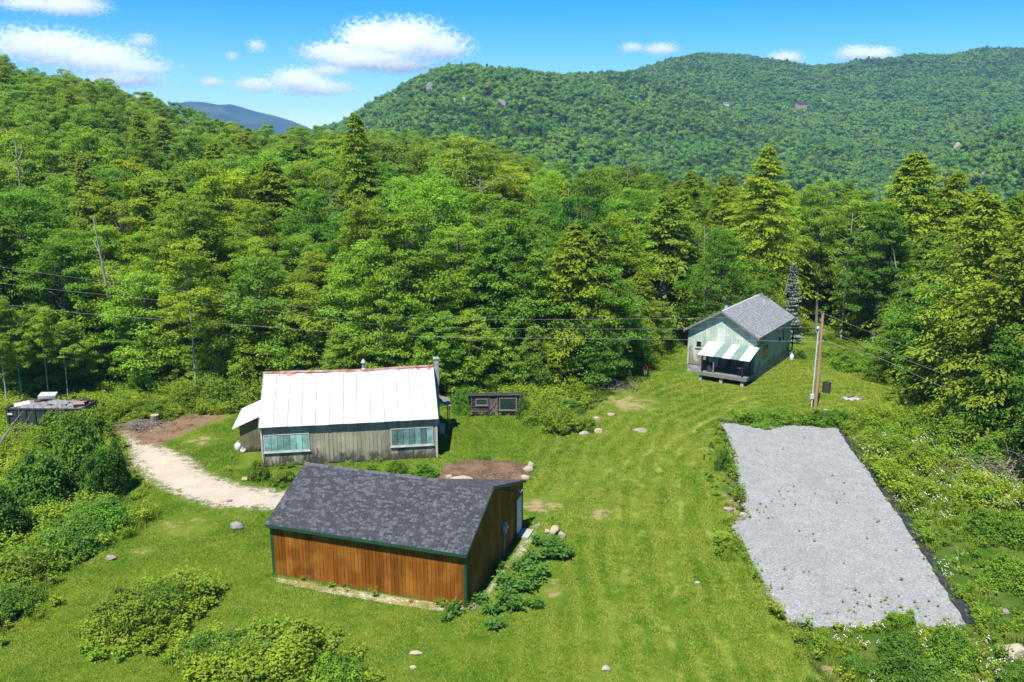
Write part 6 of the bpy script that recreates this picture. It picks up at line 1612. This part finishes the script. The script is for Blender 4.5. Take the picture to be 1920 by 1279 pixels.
# ------------------------------------------------------------------ shrubs and plants one can pick out
SHRUB = []
for k, (rx, ry, h, ncl, nl, lf) in enumerate([(1.9, 1.9, 2.2, 130, 150, .118), (2.3, 2.0, 1.7, 140, 150, .112), (1.5, 1.6, 1.5, 105, 130, .10), (2.6, 2.2, 2.9, 150, 165, .15), (1.1, 1.1, 1.1, 75, 110, .085)]):
    p = bush(600 + k, rx, ry, h, ncl, nl, lf); SHRUB.append((p.wood.mesh('stem', BARK), p.crown_mesh('foliage', MAT['leaf_shrub']), rx, h))
def shrub(kind, px, py, w_px, h_px, label, tint=(1, 1, 1), rz=None, cat='shrub', group=None, deep=1.0, name='shrub'):
    """a shrub whose foot is seen at (px, py), w_px wide and h_px tall in the photograph"""
    st, fo, rx, h = SHRUB[kind]; g = G(px, py); mpp = math.hypot(g.y, CAM_H) / FPX
    e = empty(name, (g.x, g.y, -.05), (px * .37 + py * .11) % 6.28 if rz is None else rz)
    sx = w_px * mpp / (2 * rx) * 1.02; sz = h_px * mpp / h * .88; e.scale = (sx, sx * deep, sz)
    link(bpy.data.objects.new('stem', st), e); f = link(bpy.data.objects.new('foliage', fo), e); f.color = (*tint, 1)
    tag(e, label, cat, group); return e
Y1 = (1.25, 1.18, .8); DK = (.62, .78, .8); MD = (.9, .97, .9); BR = (1.12, 1.12, .9)
shrub(1, 255, 1185, 190, 78, 'spreading bush in the near lawn, left one of the foreground clump', (1.1, 1.1, .85))
shrub(2, 318, 1140, 92, 66, 'taller leafy tuft at the back of the left foreground bush', (.95, 1.05, .85))
shrub(1, 390, 1222, 130, 50, 'low bush linking the two big foreground bushes', (.85, .95, .85))
shrub(0, 556, 1262, 215, 96, 'broad yellow-green bush at the bottom, right one of the foreground clump', (1.25, 1.2, .85))
shrub(2, 455, 1250, 120, 62, 'darker bush left of the broad yellow-green foreground bush', (.85, .98, .85))
shrub(3, 640, 1292, 130, 84, 'bush cut by the bottom edge at the right of the foreground clump', (1.15, 1.12, .85))
shrub(3, 160, 905, 195, 150, 'big rounded dark bush in front of the dumpster', (.85, .95, .85), deep=.8)
shrub(0, 215, 925, 100, 120, 'bush at the driveway bend, right of the big dark bush', (.78, .92, .9))
shrub(0, 128, 836, 130, 84, 'bright leafy bush against the near side of the dumpster', (1.25, 1.15, .85))
shrub(3, 70, 950, 170, 130, 'dark bush left of the big rounded bush', (.7, .85, .85))
shrub(3, 10, 1010, 150, 120, 'dark leafy bush at the left edge below the dumpster', (.62, .8, .8))
shrub(2, 190, 985, 130, 60, 'low green bush below the big rounded bush', (.85, 1.05, .85))
shrub(1, 110, 1035, 170, 56, 'low wild rose thicket along the left lawn border', (.85, .95, .95))
shrub(1, 50, 1085, 150, 56, 'brown-tinged thicket along the left lawn border', (1.0, .88, .9))
shrub(2, 12, 1150, 100, 66, 'pale green bramble bush at the left edge above the near lawn', (1.15, 1.12, 1.1))
shrub(1, 160, 1000, 120, 40, 'narrow weedy hump at the lawn border right of the rose thicket', (1.0, 1.02, .8))
shrub(4, 487, 900, 46, 46, 'small shrub at the left front corner of the barn', (.95, 1.1, .85))
shrub(4, 530, 905, 60, 30, 'low shrub in front of the left barn window', (.85, 1.0, .9))
shrub(4, 800, 892, 62, 32, 'green shrub between the barn and the mulch bed', (.85, 1.05, .85))
shrub(4, 745, 884, 50, 24, 'low plant clump below the right barn window', (.95, 1.1, .85))
shrub(4, 700, 884, 40, 18, 'low green clump under the middle of the barn wall', (1.05, 1.12, .85))
shrub(4, 640, 886, 36, 16, 'tiny clump of weeds at the foot of the barn wall', (1.05, 1.1, .85))
shrub(4, 905, 862, 40, 9, 'strip of grass plants along the back of the mulch bed', (.8, 1.05, .8))
shrub(2, 1047, 806, 84, 58, 'bright fern clump in front of the rock garden', Y1)
shrub(2, 1010, 790, 66, 44, 'light green bush right of the small shack', (1.15, 1.15, .8))
shrub(4, 985, 786, 34, 50, 'dark shrub against the right wall of the shack', DK)
shrub(4, 1100, 805, 50, 30, 'yellow-green plants among the white stones of the rock garden', Y1)
shrub(4, 1075, 768, 60, 26, 'low bush behind the rock garden ferns', (1, 1.08, .85))
shrub(0, 862, 772, 48, 52, 'shrub between the barn porch and the shack', (.85, 1.0, .85))
shrub(0, 850, 742, 60, 40, 'bush behind the barn porch roof', (1.1, 1.1, .85))
shrub(1, 300, 772, 120, 30, 'light green undergrowth left of the thin tree', Y1)
shrub(1, 225, 780, 90, 34, 'bright undergrowth right of the dumpster', (1.15, 1.15, .85))
shrub(0, 340, 768, 80, 60, 'leafy bush beside the dug soil', (1.05, 1.08, .85))
shrub(0, 410, 762, 100, 70, 'leafy bush left of the lean-to', (.95, 1.05, .85))
shrub(0, 1696, 1186, 62, 52, 'small round bright bush at the near end of the gravel pad', (1.2, 1.2, .8))
shrub(3, 1680, 1232, 130, 62, 'dark dense bush below the small round bright bush', (.62, .88, .85), deep=.7)
shrub(3, 1790, 1240, 170, 66, 'wide green thicket left of the large pale boulder', (.85, 1.05, .85), deep=.7)
shrub(1, 1740, 1290, 190, 60, 'thicket at the bottom edge below the dark dense bush', (.75, .95, .85))
shrub(1, 1900, 1290, 120, 40, 'thicket at the bottom right corner under the boulder', (.95, 1.05, .85))
shrub(2, 1610, 1262, 60, 40, 'small clump in the grass at the near right of the lawn', (.85, 1.0, .85))
shrub(0, 1900, 1090, 110, 60, 'bush in the meadow at the right edge', (1.1, 1.1, .85))
shrub(0, 1860, 1000, 120, 56, 'bush in the meadow below the log pile', (1.12, 1.12, .85))
shrub(1, 1740, 880, 110, 50, 'yellow-green brambles in the middle of the right meadow', Y1)
shrub(1, 1660, 850, 100, 40, 'yellowish brambles beside the far half of the gravel pad', Y1)
shrub(0, 1790, 830, 120, 80, 'leafy bush at the foot of the right wood', (.95, 1.05, .85))
shrub(0, 1850, 870, 110, 70, 'bush in front of the brush pile', (.9, 1.02, .85))
shrub(1, 1610, 690, 100, 34, 'bright thicket on the bank right of the utility pole', (1.2, 1.18, .8))
shrub(1, 1660, 712, 90, 32, 'lighter thicket on the bank behind the fire pit', (1.15, 1.15, .8))
shrub(2, 1570, 668, 60, 26, 'thicket on the bank behind the burn barrel', (1.1, 1.1, .85))
shrub(4, 1497, 672, 26, 22, 'dark little shrub behind the right rear corner of the house', DK)
shrub(1, 1460, 790, 150, 18, 'tall green weeds along the far end of the gravel pad', (1.05, 1.12, .8))
shrub(1, 1560, 795, 90, 30, 'weeds at the far right corner of the gravel pad', (1, 1.1, .8))
shrub(4, 1352, 880, 36, 50, 'weedy shrub at the left edge of the gravel pad', (.85, 1.02, .85))
shrub(4, 1385, 1030, 40, 24, 'small plants at the left edge of the gravel pad', (.95, 1.05, .85))
# leafy perennials in the bed along the garage
_pl = []
for k in range(3):
    p = Plant(700 + k); r = p.r
    for j in range(26):
        a = r.random() * 6.28; q = .5 * r.random() ** .6; hh = .25 + .35 * r.random(); n = 9
        t = np.linspace(.2, 1, n); P = np.stack([np.cos(a) * q * t, np.sin(a) * q * t, hh * t], -1) + r.normal(size=(n, 3)) * .03
        A = np.stack([np.cos(a + r.normal(size=n) * .9), np.sin(a + r.normal(size=n) * .9), -.2 + .6 * r.random(n)], -1)
        p.leaves(P, A, unit(np.array([0, 0, 1.]) + r.normal(size=(n, 3)) * .35), .17 + .10 * r.random(n), .07 + .05 * r.random(n), .4 + .5 * r.random(n))
        p.wood.tube([(0, 0, 0), (math.cos(a) * q, math.sin(a) * q, hh)], .008, 3, cap=False)
    _pl.append((p.wood.mesh('stem', MAT['leaf_perennial']), p.crown_mesh('foliage', MAT['leaf_perennial'])))
for k, (px, py, s, lab) in enumerate([(852, 1150, 1.0, 'leafy plant at the left foot of the garage corner'), (838, 1164, .7, 'small leafy plant in the lawn before the garage corner'), (897, 1128, .9, 'dark leafy plant in the shade at the front of the garage side wall'), (920, 1150, 1.0, 'leafy plant at the near end of the garage plant bed'), (945, 1128, 1.3, 'leafy plant third along the garage plant bed'),
        (928, 1178, .9, 'leafy plant spilling into the lawn at the near end of the bed'), (968, 1140, 1.2, 'leafy plant on the lawn side of the bed near its middle'), (950, 1098, 1.2, 'leafy plant on the wall side of the bed near its middle'), (985, 1105, 1.4, 'big leafy plant in the middle of the garage plant bed'), (1010, 1085, 1.3, 'leafy plant on the right bulge of the garage plant bed'), (975, 1070, 1.1, 'leafy plant beside the gravel strip'),
        (1000, 1052, 1.2, 'leafy plant below the boulders on the wall side'), (1030, 1045, 1.3, 'leafy plant directly below the upright boulder'), (1058, 1045, 1.2, 'leafy plant at the right end of the bed below the boulders'), (1015, 1022, 1.1, 'leafy plant left of the upright boulder'), (1045, 1028, 1.1, 'leafy plant in front of the smaller boulder'), (935, 1068, .9, 'dark leafy plant in the shade beside the garage side wall'), (1004, 1138, .8, 'sparse leafy plant at the lawn edge of the bed')]):
    st, fo = _pl[k % 3]; g = G(px, py); e = empty('perennial_plant', (g.x, g.y, -.02), k * 1.3); e.scale = (s * .98,) * 3; link(bpy.data.objects.new('stem', st), e); f = link(bpy.data.objects.new('foliage', fo), e); f.color = (1, 1, 1, 1); tag(e, lab, 'plant', 'leafy plants in the bed along the garage')

# ------------------------------------------------------------------ uncountable growth: grass, weeds, flowers, undergrowth
rg = np.random.default_rng(17)
def blades(seed, n, rad, h0, h1, wid, bend, mat, name):
    r = np.random.default_rng(seed); P = r.normal(size=(n, 2)) * rad * .55; a = r.random(n) * 6.28; h = h0 + (h1 - h0) * r.random(n)
    d = np.stack([np.cos(a), np.sin(a), np.zeros(n)], -1); sd = np.stack([-np.sin(a), np.cos(a), np.zeros(n)], -1) * wid / 2
    b = np.concatenate([P, np.zeros((n, 1))], 1); mid = b + np.array([0, 0, 1.]) * (h * .6)[:, None] + d * (h * bend * .35)[:, None]; tip = b + np.array([0, 0, 1.]) * (h * .92)[:, None] + d * (h * bend)[:, None]
    V = np.stack([b - sd, b + sd, mid + sd * .8, mid - sd * .8, tip + sd * .1, tip - sd * .1], 1).reshape(-1, 3); i = np.arange(n)[:, None] * 6
    Q = np.concatenate([i + [0, 1, 2, 3], i + [3, 2, 4, 5]], 1).reshape(-1, 4); t = np.repeat(.15 + .75 * r.random(n), 2)
    return np_mesh(name, V, Q, mats=[MAT[mat]], tint=t)
def weed(seed, n, h, spread, leaf, mat, name, flower=0):
    p = Plant(seed); r = p.r; C = []; A = []; N = []; L = []; T_ = []
    for j in range(n):
        a = r.random() * 6.28; q = spread * r.random() ** .6; hh = h * (.55 + .45 * r.random()); m = 11; t = np.linspace(.12, 1, m)
        P = np.stack([np.cos(a) * q * t, np.sin(a) * q * t, hh * t], -1) + r.normal(size=(m, 3)) * spread * .12; b = r.random(m) * 6.28
        C.append(P); A.append(np.stack([np.cos(b), np.sin(b), .15 + .3 * r.normal(size=m)], -1)); N.append(np.array([0, 0, 1.]) + r.normal(size=(m, 3)) * .4); L.append(leaf * (.6 + .7 * r.random(m))); T_.append(.2 + .5 * t + .3 * r.random(m))
    C, A, N, L, T_ = [np.concatenate(x) for x in (C, A, N, L, T_)]
    V = leaf_quads(C, A, N, L, L * .5); nq = len(V) // 4; mats = [MAT[mat]]; mi = [0] * nq; tt = list(T_)
    if flower:
        F = []
        for j in range(flower):
            c = np.array([r.normal() * spread * .7, r.normal() * spread * .7, h * (.95 + .3 * r.random())]); s = .026 + .012 * r.random(); nn = unit(np.array([r.normal() * .3, r.normal() * .3 - .2, 1])); u = unit(np.cross(nn, [1, 0, .1])); w2 = np.cross(nn, u)
            F.append([c + u * s, c + w2 * s, c - u * s, c - w2 * s])
        V = np.concatenate([V, np.array(F).reshape(-1, 3)]); mats.append(MAT['petal']); mi += [1] * flower; tt += [.5] * flower
    return np_mesh(name, V, np.arange(len(V)).reshape(-1, 4), mats=mats, tint=np.clip(tt, 0, 1), midx=mi)
leaf_mat('straw_blade', (0.150, 0.205, 0.016), (0.320, 0.372, 0.066), 0.3, 0.7, 0.012, 0.16, use_objcolor=False)
simple('petal', (0.80, 0.80, 0.78), None, 2.0, 0.7)
turf = store('turf_kinds', [proto('turf_%d' % k, blades(800 + k, 22, .19, .025, .055, .020, .8, 'grass_blade' if k < 4 else 'straw_blade', 'turf_%d' % k)) for k in range(7)])
herb = store('herb_kinds', [proto('herb_0', weed(810, 8, .5, .3, .16, 'leaf_meadow', 'herb_0')), proto('herb_1', weed(811, 10, .7, .32, .14, 'leaf_meadow', 'herb_1')), proto('herb_2', blades(812, 40, .3, .35, .65, .02, .5, 'leaf_meadow', 'herb_2')),
        proto('herb_3', weed(813, 7, .42, .25, .1, 'leaf_meadow', 'herb_3', 9)), proto('herb_4', weed(814, 12, .95, .42, .17, 'leaf_meadow', 'herb_4')), proto('herb_5', blades(815, 26, .22, .16, .34, .018, .6, 'grass_blade', 'herb_5'))])
BLD = []
for (o_, x0, x1, y0, y1) in ((gar, -gL, 0, 0, gW), (barn, -bL - 2.0, 0, 0, bW), (house, -hL, 0, -2.3, hW + 1.3), (shack, 0, sw, 0, sd), (dump, 0, dl, 0, dw)):
    BLD.append((o_.location.x, o_.location.y, o_.rotation_euler.z, x0, x1, y0, y1))
def in_building(x, y, m=.05):
    r = np.zeros(x.shape, bool)
    for (bx_, by_, th, x0, x1, y0, y1) in BLD:
        c, s = math.cos(th), math.sin(th); u = (x - bx_) * c + (y - by_) * s; v_ = -(x - bx_) * s + (y - by_) * c
        r |= (u > x0 - m) & (u < x1 + m) & (v_ > y0 - m) & (v_ < y1 + m)
    return r
def sample(n, x0, x1, y0, y1):
    x = rg.uniform(x0, x1, n); y = rg.uniform(y0, y1, n); px = 960 + FPX * x / (y * _cp + CAM_H * _sp); k = (px > -300) & (px < 2300) & ~in_building(x, y); return x[k], y[k]
# lawn
x, y = sample(290000, -44, 44, 29, 92)
mk_ = yard_masks(x, y)
worn = np.clip(np.maximum(np.maximum(mk_['bare'] * 1.1, np.clip(sdist(SOIL, x, y) / .8 + .5, 0, 1)), np.clip(sdist(DRIVE, x, y) / .7 + .5, 0, 1)), 0, 1)
ok = (sdist(LAWN, x, y) > -.4) & (sdist(PAD, x, y) < .05) & (sdist(MULCH, x, y) < .1) & (rg.random(len(x)) > worn * 1.9) & (rg.random(len(x)) < np.clip(1.25 - (y - 30) / 75, .3, 1))
x, y = x[ok], y[ok]; n = len(x)
lush = fbm(x / 3.1, y / 3.1, 51)
md_ = edge_dist(MOW, x, y, False); stripe = np.sin(md_ * 5.0 + 5 * fbm(x / 3.0, y / 3.0, 53)) > .15
pale = .14 + .75 * stripe * smooth(16, 7, md_) + .35 * (fbm(x / 5.5, y / 5.5, 57) > .56) + .5 * np.clip(yard_masks(x, y)['bare'], 0, 1)
gk = np.where(rg.random(n) < pale, 4 + rg.integers(0, 3, n), rg.integers(0, 4, n))
scatter('lawn_grass', turf, np.stack([x, y, np.zeros(n)], -1), rg.random(n) * 6.28, (.75 + .6 * rg.random(n)) * (.85 + .3 * lush) * (1 + (y - 30) / 90), gk)
print('LAWN', n)
# meadow on the right, rough borders, undergrowth
x, y = sample(76000, -64, 64, 27, 110)
sm = sdist(MEADOW, x, y); sl = sdist(LAWN, x, y); sp_d = sdist(PAD, x, y); ed = edge_dist(EP, x, y, False); dr_ = sdist(DRIVE, x, y); so_ = sdist(SOIL, x, y)
dens = np.where(sm > 0, .85, np.where(sl < 0, .95, 0.0))
dens = np.where((sl > 0) & (sl < .5), .25, dens)
dens = np.where((sp_d > -.15) | (dr_ > -.1) | (so_ > .0) | (sdist(MULCH, x, y) > 0), 0, dens)
dens = np.where((sm <= 0) & (sl < 0) & inside(WOOD, x, y) & (ed > 5), .25, dens)
dens = np.where((x > -20) & (x < 3) & (y > 46) & (y < 57.5), dens * .3, dens)
dens *= 1 - .75 * np.clip(yard_masks(x, y)['bare'], 0, 1)
_sh = [(o.location.x, o.location.y, o.scale.x * 1.6) for o in bpy.data.objects if o.name.startswith('shrub') and o.type == 'EMPTY' and (o.location.y < 48 or o.location.x < -22)]
for (a_, b_, r_) in _sh:
    q_ = np.hypot(x - a_, y - b_); dens = np.where((q_ < r_ + .7) & (q_ > r_ * .55) & (sp_d < 0), np.maximum(dens, .8), dens)
ok = rg.random(len(x)) < dens; x, y, sm, sl = x[ok], y[ok], sm[ok], sl[ok]; n = len(x)
nz = fbm(x / 2.6, y / 2.6, 61); fl = fbm(x / 3.5, y / 3.5, 67)
idx = np.where(nz < .42, 0, np.where(nz < .52, 1, np.where(nz < .6, 2, 4))); idx = np.where(rg.random(n) < .25, rg.integers(0, 3, n), idx)
idx = np.where((sm > 0) & (fl > .46) & (rg.random(n) < .35) & (y < 62), 3, idx)
idx = np.where((np.abs(sl) < .9) & (rg.random(n) < .6), 5, idx)
idx = np.where((sm > 0) & (y < 46) & (nz < .5) & (idx != 3), rg.choice([2, 5, 0], n), idx)
sc_ = (.6 + .6 * rg.random(n)) * np.where(np.abs(sl) < .8, .7, 1.0) * np.where((sm > 0) & (y < 48), .85, 1.15)
scatter('meadow_weeds', herb, np.stack([x, y, terrain(x, y)], -1), rg.random(n) * 6.28, sc_, idx)
# weeds creeping over the gravel pad and its edges
x, y = sample(30000, 10, 30, 32, 70); s_ = sdist(PAD, x, y); q = fbm(x / 1.6, y / 1.6, 77); near_ = smooth(44, 36, y)
pr_ = np.where((s_ > 0) & (s_ < .3), .25, np.where(s_ > 0, .006 + .16 * near_ * (q > .52) + .07 * ((q > .62) & (y > 44) & (y < 52)), 0)); pr_ = np.where((s_ < 0) & (s_ > -.5), .55, pr_)
ok = rg.random(len(x)) < pr_; x, y = x[ok], y[ok]; n = len(x)
scatter('pad_weeds', herb, np.stack([x, y, np.full(n, .03)], -1), rg.random(n) * 6.28, .10 + .26 * rg.random(n), rg.choice([0, 1, 1, 5, 5], n))
# flowers and weeds round the barn and garage feet
x, y = sample(9000, -30, 6, 33, 66); s_ = np.full(x.shape, 9.0)
for (bx_, by_, th, x0, x1, y0, y1) in BLD[:2]:
    c, s = math.cos(th), math.sin(th); u = (x - bx_) * c + (y - by_) * s; v_ = -(x - bx_) * s + (y - by_) * c
    s_ = np.minimum(s_, np.hypot(np.maximum(np.maximum(x0 - u, u - x1), 0), np.maximum(np.maximum(y0 - v_, v_ - y1), 0)))
ok = (s_ > .05) & (s_ < .55) & (rg.random(len(x)) < .5); x, y = x[ok], y[ok]; n = len(x)
scatter('wall_foot_weeds', herb, np.stack([x, y, np.zeros(n)], -1), rg.random(n) * 6.28, .25 + .5 * rg.random(n), rg.choice([0, 1, 5, 5], n))
# ------------------------------------------------------------------ air
hb = MB(); hb.box((-5200, -900, -62), (5200, 6200, 296))
haze = hb.build('haze', None)
m, nt = new_mat('haze_air'); T = NT(nt)
pv = T.n('ShaderNodeVolumePrincipled'); pv.inputs['Color'].default_value = (0.34, 0.62, 1.0, 1); pv.inputs['Density'].default_value = 1.2e-4
pv.inputs['Anisotropy'].default_value = 0.1
T.l(pv.outputs[0], T.n('ShaderNodeOutputMaterial').inputs['Volume'])
haze.data.materials.append(m); tag(haze, kind='stuff')

# ------------------------------------------------------------------ clouds: each a body of droplets on one cloud base
def cloud(label, lumps, dens=1.0, seed=0, base=None, wisp=0.8):
    """lumps: (px, py, rx, ry) puffs read from the photograph, placed at the distance where the cloud base is 900 m up"""
    yb = max(l[1] + l[3] for l in lumps) if base is None else base
    D = 880.0 / (HOR - yb) * FPX
    k = D / FPX
    L = []
    for i, (px, py, rx, ry) in enumerate(lumps):
        c = AT(px, py, D); L.append((c, rx * k, ry * k))
    ext = 1.32
    lo = Vector((min(c.x - rx * ext for c, rx, ry in L), D - max(r for _, r, _ in L) * 0.9, min(c.z - ry * ext for c, rx, ry in L)))
    hi = Vector((max(c.x + rx * ext for c, rx, ry in L), D + max(r for _, r, _ in L) * 0.9, max(c.z + ry * ext for c, rx, ry in L)))
    lo.z = max(lo.z, 330.0)
    mid = (lo + hi) / 2
    b = MB(); b.box(lo - mid, hi - mid)
    o = b.build('cloud', None); o.location = mid
    m, nt = new_mat('cloud_droplets'); T = NT(nt); p = T.obj()
    s = None
    for c, rx, ry in L:
        q = T.n('ShaderNodeVectorMath', operation='SUBTRACT'); T.l(p, q.inputs[0]); q.inputs[1].default_value = c - mid
        v = T.scl(q.outputs[0], 1 / rx, 1 / (rx * 0.7), 1 / ry)
        ln = T.n('ShaderNodeVectorMath', operation='LENGTH'); T.l(v, ln.inputs[0])
        d = T.math('SUBTRACT', 1.0, ln.outputs['Value'])
        s = d if s is None else T.math('SMOOTH_MAX', s, d, 0.25)
    mean = sum(l[2] for l in L) / len(L) 
    off = T.n('ShaderNodeVectorMath', operation='ADD'); T.l(p, off.inputs[0]); off.inputs[1].default_value = (seed * 977.0, seed * 511.0, 0)
    vz = T.scl(off.outputs[0], 1, 1, 1.5)
    lowf = T.noise(2.3 / mean, 3, vz, 0.5); nz = T.noise(6.0 / mean, 10, vz, 0.68, 0.4)
    e = T.math('ADD', s, T.math('MULTIPLY_ADD', T.math('SUBTRACT', lowf, 0.55), 4.4 * wisp, T.math('MULTIPLY', T.math('SUBTRACT', nz, 0.52), 3.4 * wisp)))
    den = T.math('MULTIPLY', T.step(e, 0.0, 0.2), 0.0042 * dens * (400.0 / max(mean, 60.0)))
    pv = T.n('ShaderNodeVolumePrincipled'); pv.inputs['Color'].default_value = (1.0, 1.0, 1.0, 1); pv.inputs['Anisotropy'].default_value = 0.15
    T.l(den, pv.inputs['Density'])
    T.l(pv.outputs[0], T.n('ShaderNodeOutputMaterial').inputs['Volume'])
    if hasattr(m.cycles, 'volume_step_rate'): m.cycles.volume_step_rate = 0.5
    o.data.materials.append(m)
    tag(o, label, 'cloud', 'clouds over the hills')
    return o
cloud('largest bright white cumulus cloud floating above the rounded hill', [(625, 98, 62, 16), (700, 74, 62, 32), (765, 76, 72, 36), (825, 88, 56, 24), (690, 112, 90, 18), (745, 122, 66, 14)], 1.0, 1)
cloud('wide white layered cloud above the wooded slope at the left', [(45, 84, 60, 30), (110, 92, 70, 32), (185, 108, 84, 28), (255, 126, 62, 16), (225, 150, 76, 12)], .8, 2, base=148)
cloud('thin white cloud cut off by the top left edge of the picture', [(50, 6, 50, 12), (130, 10, 62, 16)], .7, 3, base=26)
cloud('low white cloud with flat base just above the gap with the blue mountain', [(480, 160, 38, 14), (560, 152, 52, 22), (600, 165, 56, 13)], .9, 4)
cloud('small round white cloud puff left of the largest cumulus', [(481, 87, 17, 13)], .7, 5)
cloud('small faint cloud puff just right of the wide layered cloud', [(267, 76, 24, 13)], .5, 6)
cloud('tiny faint cloud speck below left of the small round puff', [(436, 105, 14, 8)], .5, 7)
cloud('small pale cloud above the slope left of the low flat based cloud', [(398, 154, 22, 9)], .55, 8)
cloud('small soft cloud between the largest cumulus and the low flat based cloud', [(618, 132, 32, 10)], .6, 9)
cloud('small pale cloud left of its neighbour over the dip between two hills', [(1186, 89, 22, 9)], .6, 10)
cloud('small cloud touching the left shoulder of the second hill', [(1240, 92, 30, 11)], .6, 11)
cloud('small cloud peeking over the ridge right of the second hilltop', [(1472, 109, 32, 12)], .7, 12)
cloud('oblong white cloud resting on the long ridge at the right', [(1605, 100, 34, 13), (1645, 101, 34, 12)], .8, 13)
